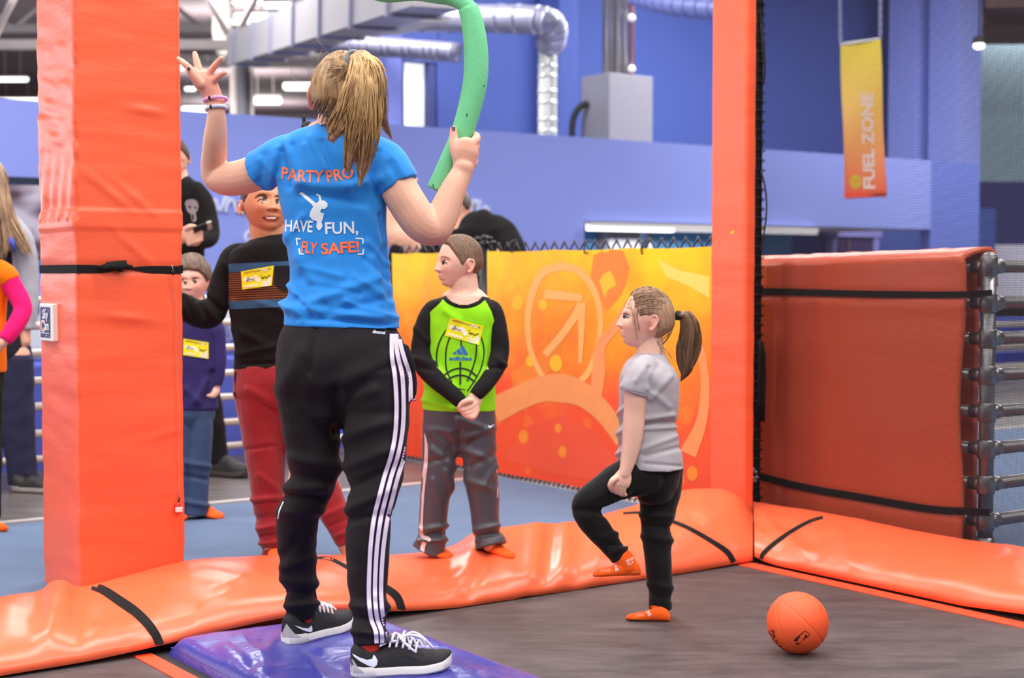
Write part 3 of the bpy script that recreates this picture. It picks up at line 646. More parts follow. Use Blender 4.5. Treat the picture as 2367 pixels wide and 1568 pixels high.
def pad_mesh(cols, frontP, ridgeP, back_dir, nS=40, seed=0, folds=FOLDS, crown=0.018):
    """sheet from the front lip over the crown to behind the ridge; one column per entry"""
    G_ = []
    for i, (f, r) in enumerate(zip(frontP, ridgeP)):
        row = []
        inw = Vector((r.x-f.x, r.y-f.y, 0)); Lw = inw.length; inw /= Lw
        lip = 0.045 + 0.012*noise.noise(Vector((i*0.05+seed, 0, 0)))
        row.append(Vector((f.x, f.y, 0.001)) + inw*0.10); row.append(Vector((f.x, f.y, max(0.002, f.z-0.006))) + inw*0.04)
        for s in range(nS+1):
            t_ = s/nS; p = f.lerp(r, t_)
            z = f.z + (r.z - f.z)*(t_**0.85)
            z += lip*(1-math.exp(-t_/0.05))*(1-t_)**0.8 + crown*math.sin(math.pi*t_)**1.0
            q = Vector((p.x, p.y, z)); px, py = project(q); d = 0
            sN = Vector((q.x*3+seed, q.y*3, q.z*3)); d += 0.007*noise.noise(sN) + 0.004*noise.noise(sN*2.7+Vector((3, 1, 0)))
            d *= min(1, t_*6)
            for (x0, y0, x1, y1, w, A) in folds:
                if abs(px-(x0+x1)/2) < abs(x1-x0)/2+3*w and abs(py-(y0+y1)/2) < abs(y1-y0)/2+3*w: d += A*fold(px, py, x0, y0, x1, y1, w)
            q.z = max(0.002, q.z + d*(1 - 0.5*t_**6)); row.append(q)
        for k, (dd_, dz_) in enumerate(((0.022, -0.006), (0.042, -0.03), (0.050, -0.07), (0.052, -0.30))):
            row.append(Vector((r.x, r.y, max(r.z+dz_, FLZ-0.003))) + inw*dd_)
        G_.append(row)
    m = MB(); m.grid(G_); return m
xs = np.concatenate([np.arange(-420, 1600, 9), np.arange(1600, 1742, 5)])
fy = curve1d(front, xs); ry = curve1d(ridge, xs)
FP_ = []; RP_ = []
for x, a, b in zip(xs, fy, ry):
    f = PL(x, a, AB(0, 0.0), V); f.z = max(f.z, 0.004); r = PL(x, b, AB(0, float(np.interp(x, [1480, 1560, 1641, 1721, 1745], [-0.55, -0.52, -0.44, -0.315, -0.29]))), V); FP_.append(f); RP_.append(r)
lpad = thing('edge_pad', AB(-1.5, -0.3, 0), 'long wavy orange vinyl edge pad with black straps before both posts', 'pad')
lpd = put('cover', pad_mesh(xs, FP_, RP_, None), ORANGE, lpad)
# the pad continues past the corner: rounded end
pbv = bvh_of([lpd])
def strap_px(name, pts, w, bv, parent, off=0.004):
    return drape_flat(name, ribbon_bm(pts, w), bv, BLACKWEB, parent, off=off, L=10)
strap_px('strap', [(213, 1355), (240, 1365), (275, 1388), (310, 1412), (340, 1440), (360, 1468), (371, 1492)], [17, 20, 22, 22, 21, 20, 19], pbv, lpad)
strap_px('strap', [(730, 1290), (762, 1292), (800, 1310), (850, 1336), (890, 1358), (918, 1380), (930, 1412)], [5, 8, 9, 14, 16, 18, 18], pbv, lpad)
strap_px('strap', [(1440, 1187), (1480, 1186), (1540, 1201), (1590, 1220), (1640, 1248), (1680, 1275), (1697, 1300)], [5, 6, 8, 9, 10, 12, 12], pbv, lpad)
# right hand pad
front2 = [(1744, 1287), (1752, 1291), (1765, 1298), (1850, 1324), (2000, 1361), (2150, 1390), (2367, 1421), (2700, 1470), (3000, 1512)]
back2 = [(1746, 1163), (1800, 1172), (1900, 1192), (2000, 1205), (2235, 1240), (2367, 1262), (2700, 1318), (3000, 1368)]
P2 = []; R2 = []; bcn = (PL(1741, 1166, AB(0.5, 0), U)-CORN).dot(V)
for k in range(150):
    t_ = k/149
    x = 1744 + (3000-1744)*t_; f = PL(x, curve1d(front2, [x])[0], AB(-0.005, 0), U); f.z = max(f.z, 0.012)
    b_ = (f-CORN).dot(V); w_ = math.exp(-t_*11); r = AB(0.5, (b_-0.03)*(1-w_) + bcn*w_); r.z = 0.135 + 0.006*math.sin(t_*20); P2.append(f); R2.append(r)
FOLDS2 = [(1765, 1190, 1800, 1240, 12, 0.010), (1790, 1210, 1830, 1220, 12, -0.006), (1755, 1230, 1800, 1255, 10, 0.006), (1820, 1240, 1860, 1290, 14, 0.010), (1850, 1230, 1900, 1270, 14, -0.005), (1935, 1220, 1965, 1310, 16, 0.007), (1890, 1290, 1800, 1280, 10, -0.006), (2330, 1270, 2350, 1300, 20, 0.008)]
rpad = thing('edge_pad', AB(0.25, 0.8, 0), 'straight glossy orange edge pad under the black net', 'pad')
rpd = put('cover', pad_mesh(None, P2, R2, None, seed=9, folds=FOLDS2, crown=0.02), ORANGE, rpad)
r2bv = bvh_of([rpd])
strap_px('strap', [(1902, 1196), (1870, 1206), (1830, 1228), (1790, 1256), (1764, 1280), (1758, 1296)], [7, 8, 9, 10, 10, 9], r2bv, rpad)

# ================================================================== blue mat
bm_ = thing('landing_mat', AB(-2.07, 1.2, 0), 'glossy violet blue vinyl mat under the woman in sneakers', 'mat')
rows = []
nA, nB = 60, 130
for i in range(nB+1):
    b_ = 0.02 + 2.3*i/nB; row = []
    for j in range(nA+1):
        s = j/nA; a_ = -2.41 + 0.665*s; e = min(s, 1-s)*0.665; eb = min(i/nB*2.3, 2.3-i/nB*2.3)
        z = 0.052*min(1, max(0, 1-(1-min(1, e/0.045))**2))**0.5 if e < 0.045 else 0.052
        z *= min(1, eb/0.03)**0.5 if eb < 0.03 else 1
        p = AB(a_, b_); px, py = project((p.x, p.y, z)); k = Vector((a_*5, b_*3.2, 0)); z2 = 0.006*noise.noise(k) + 0.005*noise.noise(k*2.1+Vector((4, 0, 0)))
        for (x0, y0, x1, y1, w, A) in ((520, 1500, 560, 1535, 16, 0.012), (560, 1480, 600, 1520, 16, 0.010), (640, 1485, 600, 1560, 18, 0.012), (580, 1540, 640, 1520, 12, -0.008), (700, 1500, 800, 1550, 14, -0.006), (690, 1500, 740, 1560, 10, 0.008), (1020, 1530, 1100, 1560, 16, 0.006), (940, 1500, 1040, 1520, 14, -0.004)):
            z2 += A*fold(px, py, x0, y0, x1, y1, w)
        row.append(Vector((p.x, p.y, max(0.0, z + z2*min(1, e/0.08)))))
    rows.append(row)
m = MB(); m.grid(rows); mato = put('cover', m, BLUEMAT, bm_)
m = MB(); m.box(AB(-2.078, 1.17, 0.012), U*0.325, V*1.145, Z*0.011); put('base', m, M('mat_base', (46, 46, 140), 0.5), bm_, smooth=False)
matbv = bvh_of([mato])

# ================================================================== ball
bc = W(1843.5, 1444, 4.44); BR = 71.5*4.44/F; bc.z = BR
ball = thing('basketball', (bc.x, bc.y, 0), 'orange rubber basketball lying on the black trampoline bed', 'ball')
me = bpy.data.meshes.new('shell'); b_ = bmesh.new(); bmesh.ops.create_icosphere(b_, subdivisions=6, radius=BR)
# seam great circle and two offset circles, in photo-facing axes
dv_ = (bc-CAM).normalized(); rx = Vector((0, 0, 1)).cross(dv_).normalized()*-1; ux = rx.cross(dv_).normalized()*-1
if ux.z < 0: ux = -ux
rx = dv_.cross(ux).normalized()
if rx.x < 0: rx = -rx
def bdir(px, py):
    x = (px-1843.5)/71.5; y = -(py-1444)/71.5; z = math.sqrt(max(0.02, 1-x*x-y*y)); return (rx*x + ux*y - dv_*z).normalized()
seams = []
for tri in (((1813, 1402), (1843, 1425), (1896, 1480)), ((1795, 1420), (1805, 1460), (1840, 1505)), ((1800, 1395), (1850, 1388), (1885, 1405))):
    A_, B_, C_ = [bdir(*p) for p in tri]; n_ = (B_-A_).cross(C_-A_).normalized(); seams.append((n_, n_.dot(A_)))
for v in b_.verts:
    d = v.co.normalized(); g = sum(math.exp(-((d.dot(n_)-k)*BR/0.0022)**2) for n_, k in seams); v.co = d*(BR - 0.0016*min(1, g))
b_.to_mesh(me); b_.free(); me.transform(Matrix.Translation(bc))
t = NT('ball_rubber'); c = srgb((238, 88, 40)); t.base(t.mix(t.noise(14, 4), tuple(x*0.85 for x in c), tuple(min(1, x*1.1) for x in c))); t.rough(0.6)
vo = t.n('ShaderNodeTexVoronoi'); vo.inputs['Scale'].default_value = 420; t.l(t.coord(), vo.inputs['Vector']); t.bump(vo.outputs['Distance'], 0.25, 0.001)
bo = put('shell', me, t.m, ball); bbv = bvh_of([bo]); INK = M('ball_ink', (38, 18, 22), 0.6, var=0)
bmt = bmesh.new()
for ch, p0, p1, h in (('G', (1788, 1456), (1791, 1467), 12), ('N', (1791, 1468), (1797, 1482), 13), ('I', (1797.5, 1484), (1799, 1488), 13), ('D', (1800, 1489), (1808, 1497), 13), ('L', (1810, 1499), (1816, 1504), 12), ('A', (1817, 1505), (1824, 1509), 10)):
    text_px_bm(ch, p1, p0, h, offset=0.02, bm=bmt)
drape_flat('lettering', bmt, bbv, INK, ball, off=0.0008, L=5)
bmt = poly_bm([(1834.5, 1482), (1837, 1478), (1859, 1459), (1862, 1459.5), (1853, 1467), (1849, 1470), (1850, 1474), (1846, 1476), (1843, 1482), (1839, 1484)])
poly_bm([(1839, 1489), (1842, 1486), (1847, 1488), (1851, 1484.5), (1849, 1489), (1843, 1491.5)], bmt)
poly_bm([(1853, 1484), (1860, 1473), (1862, 1466), (1866, 1470), (1866, 1473), (1858, 1480)], bmt)
ribbon_bm([(1862, 1460), (1867, 1463), (1871, 1467), (1870, 1470), (1864, 1475)], 1.4, bm=bmt)
drape_flat('emblem', bmt, bbv, INK, ball, off=0.0008, L=4)
# ================================================================== chain-link fence with printed banners
FA = 0.40
def onf(px, py, a=FA): return PL(px, py, AB(a, 0), U)
ftop = onf(1400, 575).z; fbot = onf(1200, 1098).z
fence = thing('mesh_fence', AB(FA, -1.9, FLZ), 'black chain-link fence carrying the yellow and orange banners', 'fence')
b0 = (onf(925, 700, FA)-CORN).dot(V); b1 = -0.55
m = MB(); pitch = (b1-b0)/34
zt = ftop + 0.028; zb = fbot - 0.01; nr = int((zt-zb)/(pitch*0.95)); hp = (zt-zb)/nr
wr_ = 0.0032
def wseg(m, p, q): m.tube([p, q], wr_, 5, cap=False)
for i in range(34):
    bb = b0 + pitch*i
    m.tube([AB(FA-0.012, bb, zt - hp*0.55), AB(FA-0.012, bb+pitch*0.34, zt-0.008), AB(FA-0.010, bb+pitch*0.56, zt+0.012)], [wr_, wr_*1.5, wr_*1.6], 6)
    m.tube([AB(FA-0.008, bb+pitch, zt - hp*0.55), AB(FA-0.008, bb+pitch*0.62, zt-0.006), AB(FA-0.010, bb+pitch*0.42, zt+0.016)], [wr_, wr_*1.5, wr_*1.6], 6)
put('twisted_ends', m, M('fence_wire', (58, 54, 66), 0.45, metal=0.3), fence, kind='stuff')
m = MB()
for r_ in range(nr):
    for i in range(34):
        bb = b0 + pitch*i; z0 = zt-hp*0.55 - r_*hp; 
        m.tube([AB(FA+0.004, bb, z0), AB(FA+0.004, bb+pitch*0.5, z0-hp*0.5)], wr_, 4, cap=False); m.tube([AB(FA+0.004, bb+pitch*0.5, z0-hp*0.5), AB(FA+0.004, bb+pitch, z0)], wr_, 4, cap=False)
        m.tube([AB(FA+0.004, bb, z0-hp), AB(FA+0.004, bb+pitch*0.5, z0-hp*0.5)], wr_, 4, cap=False); m.tube([AB(FA+0.004, bb+pitch*0.5, z0-hp*0.5), AB(FA+0.004, bb+pitch, z0-hp)], wr_, 4, cap=False)
put('chain_link', m, M('fence_wire', (58, 54, 66), 0.45), fence, kind='stuff')
FB = M('fence_black', (24, 22, 28), 0.35, metal=0.2, var=0.1)
for (px, r_) in ((1126, 0.026), (1109, 0.018)):
    q = onf(px, 800); b_ = (q-CORN).dot(V); m = MB(); m.tube([AB(FA-0.02, b_, FLZ-0.01), AB(FA-0.02, b_, ftop+0.03)], r_, 14); m.ball(AB(FA-0.02, b_, ftop+0.035), (r_*1.2, r_*1.2, r_*0.9)); put('post', m, FB, fence)
for (px, py) in ((1116, 553), (1132, 549), (1142, 552), (1150, 562), (1122, 590), (1122, 640)):
    q = onf(px, py) - U*0.03; m = MB(); m.ball(q, (0.02, 0.02, 0.014), 10, 6); put('clamp', m, FB, fence)
m = MB(); m.tube([AB(FA, b0, fbot-0.03), AB(FA, b1, fbot-0.03)], 0.022, 10); put('bottom_rail', m, PALEPIPE, fence)
for i in range(70):
    bb = b0 + (b1-b0)*(i+0.5)/70; m = MB(); P = [AB(FA-0.03*math.cos(an)-0.004, bb+0.006*math.sin(an*0.5), fbot-0.028+0.032*math.sin(an)) for an in np.linspace(0.3, 5.9, 9)]; m.tube(P, 0.005, 5); put('lacing', m, BLACK, fence)
# banners
def banner_mat(name, z0, z1, seed):
    t = NT(name); g = t.n('ShaderNodeNewGeometry'); sx = t.n('ShaderNodeSeparateXYZ'); t.l(g.outputs['Position'], sx.inputs[0])
    v = t.math('DIVIDE', t.math('SUBTRACT', sx.outputs['Z'], z0), z1-z0)
    nz = t.noise(2.2, 4, vec=g.outputs['Position'], rough=0.6); v2 = t.math('ADD', v, t.math('MULTIPLY', t.math('SUBTRACT', nz, 0.5), 0.75))
    r = t.n('ShaderNodeValToRGB'); t.l(v2, r.inputs[0]); e = r.color_ramp.elements
    e[0].position = 0.0; e[0].color = (*srgb((248, 76, 38)), 1); e[1].position = 1.0; e[1].color = (*srgb((254, 206, 0)), 1)
    for p, c in ((0.35, (250, 88, 44)), (0.55, (253, 128, 28)), (0.74, (254, 160, 10))): q = e.new(p); q.color = (*srgb(c), 1)
    vo = t.n('ShaderNodeTexVoronoi'); vo.inputs['Scale'].default_value = 7.0; t.l(g.outputs['Position'], vo.inputs['Vector'])
    dots = t.math('MULTIPLY', t.math('LESS_THAN', vo.outputs['Distance'], 0.30), 0.14)
    t.base(t.mix(dots, r.outputs[0], srgb((255, 186, 40)))); t.rough(0.45); t.b.inputs['Specular IOR Level'].default_value = 0.4
    return t.m
BM1 = banner_mat('banner_print', fbot, ftop, 0)
def banner(px0, px1, label, skew):
    bA = (onf(px0, 800)-CORN).dot(V); bB = (onf(px1, 800)-CORN).dot(V)
    o = thing('banner', AB(FA-0.03, (bA+bB)/2, fbot), label, 'banner'); rows = []
    for i in range(71):
        row = []
        for j in range(91):
            s = j/90; t_ = i/70; bb = bA + (bB-bA)*s; z = fbot + (ftop-fbot)*t_
            c = 0.0
            for s0 in (0.07, 0.43, 0.70, 0.98): z -= 0  # grommets hold the top edge
            w = 0.006*noise.noise(Vector((s*5, t_*3, skew))) + 0.006*noise.noise(Vector((s*11, t_*2, skew+4)))
            for s0 in (0.70,): w += 0.010*math.exp(-((s-s0-(1-t_)*0.25)/0.05)**2)*t_**2 + 0.008*math.exp(-((s-s0+(1-t_)*0.12)/0.05)**2)*t_**2
            if t_ > 0.97: z -= 0.006*abs(math.sin(s*9.4))
            row.append(AB(FA-0.03-w, bb, z))
        rows.append(row)
    m = MB(); m.grid(rows); f = put('sheet', m, BM1, o)
    return o, f
ban, bsh = banner(1137, 1668, 'wide yellow to orange printed banner behind the girl', 0.0)
ban2, bsh2 = banner(917, 1099, 'narrow yellow to orange banner between the woman and green-shirted boy', 3.0)
bnv = bvh_of([bsh])
PR1 = M('print_pale_orange', (255, 176, 92), 0.5, var=0.12, vscale=12); PR2 = M('print_peach', (255, 150, 84), 0.5, var=0.12, vscale=14); PR3 = M('print_deep_orange', (252, 130, 36), 0.5, var=0.12, vscale=9); PR4 = M('print_yellow', (255, 186, 30), 0.5, var=0.1, vscale=9)
def pr(pts, w, mt, poly=False, o=0.0022):
    drape_flat('print', poly_bm(pts) if poly else ribbon_bm(pts, w), bnv, mt, ban, off=o, L=12)
pr([(1300, 615), (1255, 630), (1230, 680), (1220, 740), (1224, 800), (1240, 845), (1262, 880), (1300, 905), (1330, 890), (1360, 860), (1382, 800), (1388, 740), (1380, 690), (1360, 650), (1335, 625), (1300, 615)], [18, 18, 16, 14, 12, 12, 14, 14, 14, 14, 12, 12, 14, 16, 18, 18], PR1, o=0.0024)
pr([(1260, 820), (1290, 785), (1320, 745), (1345, 705)], [16, 17, 18, 22], PR1, o=0.0030)
pr([(1258, 680), (1300, 684), (1346, 690)], [22, 20, 16], PR1, o=0.0034)
pr([(1345, 700), (1344, 760), (1341, 840)], [18, 15, 8], PR1, o=0.0036)
pr([(1140, 950), (1200, 920), (1250, 900), (1300, 898), (1350, 915), (1400, 960), (1440, 1020)], [60, 56, 60, 66, 54, 44, 36], PR2, o=0.0026)
pr([(1376, 920), (1384, 860), (1388, 800), (1420, 760), (1460, 700)], [26, 30, 24, 22, 26], PR2, o=0.0028)
pr([(1590, 1050), (1620, 980), (1630, 900), (1622, 820), (1600, 760)], [40, 26, 20, 18, 16], PR2, o=0.0026)
pr([(1365, 640), (1372, 590), (1400, 576), (1440, 580), (1455, 620), (1445, 660), (1430, 690), (1400, 720), (1385, 680)], 0, PR3, poly=True, o=0.0018)
pr([(1385, 650), (1395, 635), (1410, 625), (1418, 640), (1425, 660), (1405, 670), (1398, 690)], 0, PR4, poly=True, o=0.0024)
pr([(1180, 860), (1240, 830), (1290, 760), (1330, 700), (1320, 760), (1270, 860), (1190, 910)], 0, PR3, poly=True, o=0.0014)
pr([(1150, 1060), (1220, 985), (1300, 960), (1380, 1000), (1420, 1060), (1440, 1120), (1300, 1100)], 0, M('print_red_orange', (250, 84, 48), 0.5, var=0.12), poly=True, o=0.0016)
pr([(1520, 600), (1570, 625), (1640, 640), (1640, 690), (1590, 660), (1540, 640)], 0, M('print_pale_yellow', (255, 212, 96), 0.5, var=0.05), poly=True, o=0.0018)
for (x, y, r_) in ((1195, 700, 16), (1180, 660, 12), (1255, 705, 12), (1285, 840, 18), (1225, 835, 12), (1210, 1010, 14), (1290, 990, 10), (1300, 1045, 12), (1600, 1095, 16), (1480, 960, 12)):
    pr([(x + r_*0.8*math.cos(a_), y + r_*1.1*math.sin(a_)) for a_ in np.linspace(0, 6.283, 15)[:-1]], 0, PR4 if y < 860 else M('print_orange_dot', (255, 140, 40), 0.5), poly=True, o=0.0020)
for (px, py) in ((1183, 574), (1355, 576), (1487, 577)):
    q = onf(px, py, FA-0.04); m = MB(); m.tube([q + Z*0.045 + U*0.03, q + Z*0.03 - U*0.006, q - U*0.012, q - Z*0.018 - U*0.010, q - Z*0.02 + U*0.02], 0.004, 6); put('hook', m, FB, ban)

# ================================================================== padded gate panel with pipe frame (beyond the net)
PA = 0.66
gp = thing('gate_panel', AB(PA, -0.05, FLZ), 'orange padded barrier panel with two black straps on pipe frame', 'barrier')
def onp(px, py, a=PA): return PL(px, py, AB(a, 0), U)
bL = (onp(1740, 900)-CORN).dot(V) - 0.05; bR = (onp(2238, 900)-CORN).dot(V)
zTL = onp(1757, 618).z; zTR = onp(2238, 602).z
rows = []
for i in range(91):
    t_ = i/90; row = []
    for j in range(71):
        s = j/70; bb = bL + (bR-bL)*s; ztp = zTL + (zTR-zTL)*s; z = 0.02 + (ztp-0.02)*t_; w = 0.004*noise.noise(Vector((s*4, t_*6, 7))) + 0.006*math.exp(-((t_-0.86)/0.04)**2)
        zz1 = onp(1990, 683).z; zz2 = onp(2000, 1150).z - (s-0.45)*0.0
        w += -0.010*math.exp(-((z-zz1)/0.02)**2) - 0.006*math.exp(-((z-zz2)/0.02)**2)
        w += 0.010*math.exp(-((s-0.21)/0.008)**2)*(1 if t_ < 0.86 else 0.3) - 0.006*math.exp(-((s-0.225)/0.01)**2)
        bo_ = bb + (0.012*math.sin(t_*9) if s > 0.97 else 0)
        row.append(AB(PA - 0.05 - w, bo_, z))
    rows.append(row)
# top folds over the rail
for dz, da in ((0.010, -0.045), (0.024, -0.032), (0.038, 0.0), (0.050, 0.05), (0.052, 0.09), (0.030, 0.118), (-0.10, 0.128)):
    rows.append([AB(PA + da, bL + (bR-bL)*j/70*1.0 + (0.03*(da+0.05)/0.15 if j == 70 else 0), zTL + (zTR-zTL)*j/70 + dz + 0.004*noise.noise(Vector((j*0.3, da*20, 2)))) for j in range(71)])
m = MB(); m.grid(rows); gpo = put('pad', m, ORANGE, gp); md = gpo.modifiers.new('t', 'SOLIDIFY'); md.thickness = 0.02; md.offset = -1
bE = (onp(2264, 900, PA+0.13)-CORN).dot(V); m = MB(); m.box(AB(PA+0.115, (bL+bE)/2, 0.60), U*0.015, V*(bE-bL)/2, Z*0.56); put('back_pad', m, ORANGE, gp, smooth=False, bevel=0.008)
gbv = bvh_of([gpo])
def gstrap(pts, w): 
    m = MB(); P = catmull([list(onp(x, y, PA-0.056)) for x, y in pts], 8); top = []; bot = []
    for p in P: p = Vector(p); px, py = project(p); hh = w/2*p.y/F; top.append(p + Z*hh); bot.append(p - Z*hh)
    m.grid([bot, top]); o = put('strap', m, BLACKWEB, gp, smooth=False); md = o.modifiers.new('t', 'SOLIDIFY'); md.thickness = 0.006
gstrap([(1755, 674), (1900, 677), (2050, 681), (2230, 681), (2252, 680), (2292, 677)], 15)
gstrap([(1757, 1102), (1850, 1126), (2000, 1153), (2150, 1178), (2235, 1183), (2286, 1186)], 17)
# pipe frame: end post with tee fittings and rails running off along the walkway
ba = (onp(2282, 900, PA+0.03)-CORN).dot(V); rails_y = (616, 700, 783, 868, 953, 1039, 1121, 1206)
pf = thing('pipe_railing', AB(PA+0.03, ba, FLZ), 'grey steel pipe railing with tee fittings beside the orange panel', 'railing')
zs_ = [onp(2282, y, PA+0.03).z for y in rails_y]
m = MB(); m.tube([AB(PA+0.03, ba, FLZ-0.02), AB(PA+0.03, ba, zs_[0]+0.02)], 0.029, 18); put('post', m, STEEL, pf)
m = MB(); m.tube([AB(PA+0.03, ba, FLZ-0.005), AB(PA+0.03, ba, FLZ+0.05)], 0.034, 18); put('base_fitting', m, STEEL, pf)
for i, z in enumerate(zs_):
    m = MB(); m.tube([AB(PA+0.03, ba, z), AB(PA+3.4, ba, z)], 0.025, 14); put('rail', m, STEEL, pf)
    m = MB(); m.tube([AB(PA+0.03, ba, z), AB(PA+0.03, bL+0.3, z)], 0.021, 14); put('rail', m, STEEL, pf)
    m = MB(); m.tube([AB(PA+0.03, ba, z-0.036), AB(PA+0.03, ba, z-0.032), AB(PA+0.03, ba, z+0.032), AB(PA+0.03, ba, z+0.036)], [0.032, 0.0345, 0.0345, 0.032], 18)
    m.tube([AB(PA+0.03, ba, z), AB(PA+0.095, ba, z), AB(PA+0.10, ba, z)], [0.0295, 0.0295, 0.027], 16); m.tube([AB(PA+0.03, ba, z), AB(PA+0.03, ba-0.07, z)], [0.027, 0.026], 16)
    f_ = put('tee_fitting', m, STEEL, pf)
    m = MB(); m.ball(AB(PA+0.075, ba, z+0.028), (0.008, 0.008, 0.006), 8, 6); put('set_screw', m, STEEL, f_)
m = MB(); m.ball(AB(PA+0.03, ba, zs_[0]+0.03), (0.033, 0.033, 0.026)); put('cap', m, STEEL, pf)
bump_b = (onp(2200, 575)-CORN).dot(V)
# ================================================================== black net and its edge post
NA = 0.562
net = thing('safety_net', AB(NA, 0.5, 0.10), 'fine black safety net hung beside the slim orange post', 'net')
NBl = (PL(1758, 900, AB(NA, 0), U)-CORN).dot(V); NBr = NBl + 2.6; NZ0 = 0.10; NZ1 = 3.3; pt = 0.0062; sr = 0.0007
m = MB()
def strand(m, p, q, e1, e2):
    v = [p+e1, p+e2, p-e1, p-e2, q+e1, q+e2, q-e1, q-e2]; m.add(v, [(0,1,5,4), (1,2,6,5), (2,3,7,6), (3,0,4,7)])
vmax = (PL(2900, 900, AB(NA, 0), U)-CORN).dot(V)
for k in range(int((vmax-NBl)/pt)+1):
    b_ = NBl + k*pt; strand(m, AB(NA, b_, NZ0), AB(NA, b_, 2.6), U*sr, V*sr)
for k in range(int((2.6-NZ0)/pt)+1):
    z = NZ0 + k*pt; strand(m, AB(NA+0.0005, NBl, z), AB(NA+0.0005, vmax, z), U*sr, Z*sr)
put('mesh', m, M('net_black', (22, 22, 30), 0.8, var=0), net, smooth=False, kind='stuff')
eb = NBl - 0.012
m = MB(); rows = []
for j in range(220):
    z = 0.10 + 3.3*j/219; rr = 0.016 + 0.003*noise.noise(Vector((0, 0, z*30))); rows.append([AB(NA-0.01 + rr*math.cos(a_), eb + 1.1*rr*math.sin(a_), z) for a_ in np.linspace(0, 6.283, 11)[:-1]])
m.grid(rows, closed=True); put('edge_sleeve', m, BLACKWEB, net)
for k in range(60):
    z = 0.14 + k*0.042; m = MB(); m.tube([AB(NA-0.03*math.cos(a_)-0.01, eb+0.022*math.sin(a_), z+0.012*math.cos(a_*0.5)) for a_ in np.linspace(0, 5.6, 8)], 0.0025, 5); put('lacing', m, BLACK, net)
def on_n(px, py, o=-0.02): return PL(px, py, AB(NA+o, 0), U)
for pts in ([(1757, 20), (1761, 60), (1766, 110), (1768, 150), (1764, 190)], [(1759, 55), (1763, 120), (1768, 170), (1762, 192)], [(1759, 395), (1768, 430), (1772, 470), (1770, 510), (1764, 550), (1757, 580)]):
    P = catmull([list(on_n(x, y)) for x, y in pts], 8); m = MB(); m.tube([Vector(p) for p in P], 0.004, 6); put('cord', m, BLACK, net)
m = MB(); rows = [[on_n(x, y, -0.03) for x, y in r] for r in ([(1754, 785), (1764, 790)], [(1754, 810), (1770, 820)], [(1752, 880), (1771, 880)], [(1752, 930), (1769, 930)], [(1752, 970), (1768, 975)])]
m.grid(rows); o_ = put('flap', m, BLACKWEB, net); o_.modifiers.new('t', 'SOLIDIFY').thickness = 0.006
m = MB()
for (px, py) in ((1741, 1086), (1747, 1092), (1744, 1106), (1750, 1104), (1746, 1112)): m.ball(on_n(px, py, -0.04), (0.009, 0.009, 0.009), 8, 6)
put('clip', m, M('clip_grey', (120, 116, 124), 0.35, metal=0.5), net)

# ================================================================== hanging banner beyond the net
BY = 13.0
hb = thing('hanging_banner', W(1996, 455, BY), 'yellow to orange vertical FUEL ZONE banner hung on ropes', 'banner')
t = NT('hanging_banner_print'); sx = t.n('ShaderNodeSeparateXYZ'); g = t.n('ShaderNodeNewGeometry'); t.l(g.outputs['Position'], sx.inputs[0])
z0 = W(1996, 450, BY).z; z1 = W(1996, 95, BY).z; v = t.math('DIVIDE', t.math('SUBTRACT', sx.outputs['Z'], z0), z1-z0); r = t.n('ShaderNodeValToRGB'); t.l(v, r.inputs[0]); e = r.color_ramp.elements
e[0].position = 0; e[0].color = (*srgb((250, 96, 58)), 1); e[1].position = 1; e[1].color = (*srgb((255, 226, 60)), 1); q = e.new(0.25); q.color = (*srgb((255, 158, 90)), 1); q = e.new(0.6); q.color = (*srgb((255, 204, 96)), 1); t.base(r.outputs[0]); t.rough(0.5)
TL, TR, BL, BRr = W(1943, 103, BY+0.10), W(2035, 90, BY-0.10), W(1953, 456, BY+0.06), W(2049, 451, BY-0.08)
rows = []
for i in range(31):
    a = TL.lerp(BL, i/30); b = TR.lerp(BRr, i/30); rows.append([a.lerp(b, j/12) + Vector((0, 0.02*math.sin(i*0.25+j*0.3), 0)) for j in range(13)])
m = MB(); m.grid(rows); sh = put('sheet', m, t.m, hb); sh.modifiers.new('t', 'SOLIDIFY').thickness = 0.006
for nm, a, b in (('top_bar', TL, TR), ('bottom_bar', BL, BRr)): m = MB(); m.tube([a, b], 0.014, 8); put(nm, m, WHITE if nm == 'top_bar' else STRIPE, hb)
for a in (TL, TR):
    for s_ in (-1, 1):
        P = [a + Z*(0.9*k/40) + Vector((0.009*math.cos(k*1.1)*s_ - (0.02 if a is TL else 0.012)*k/40, 0.009*math.sin(k*1.1)*s_, 0)) for k in range(41)]
        m = MB(); m.tube(P, 0.009, 6); put('rope', m, M('rope_grey', (150, 156, 200), 0.7), hb)
hbv = bvh_of([sh])
bmx = text_px_bm('FUEL ZONE', (2022, 436), (2016, 214), 26, offset=0.03)
drape_flat('lettering', bmx, hbv, M('banner_white_text', (246, 226, 214), 0.6, var=0), hb, off=0.012, L=14)
bmx = poly_bm([(1978 + 13*math.cos(a_), 420 + 16*math.sin(a_)) for a_ in np.linspace(0, 6.283, 19)[:-1]])
drape_flat('emblem', bmx, hbv, M('banner_emblem_yellow', (222, 196, 40), 0.6, var=0), hb, off=0.012, L=8)
bmx = ribbon_bm([(1970, 420), (1980, 416), (1986, 420)], 2.5); ribbon_bm([(1976, 430), (1984, 418)], 2.5, bm=bmx)
drape_flat('emblem_mark', bmx, hbv, M('banner_emblem_orange', (240, 130, 50), 0.6, var=0), hb, off=0.015, L=6)
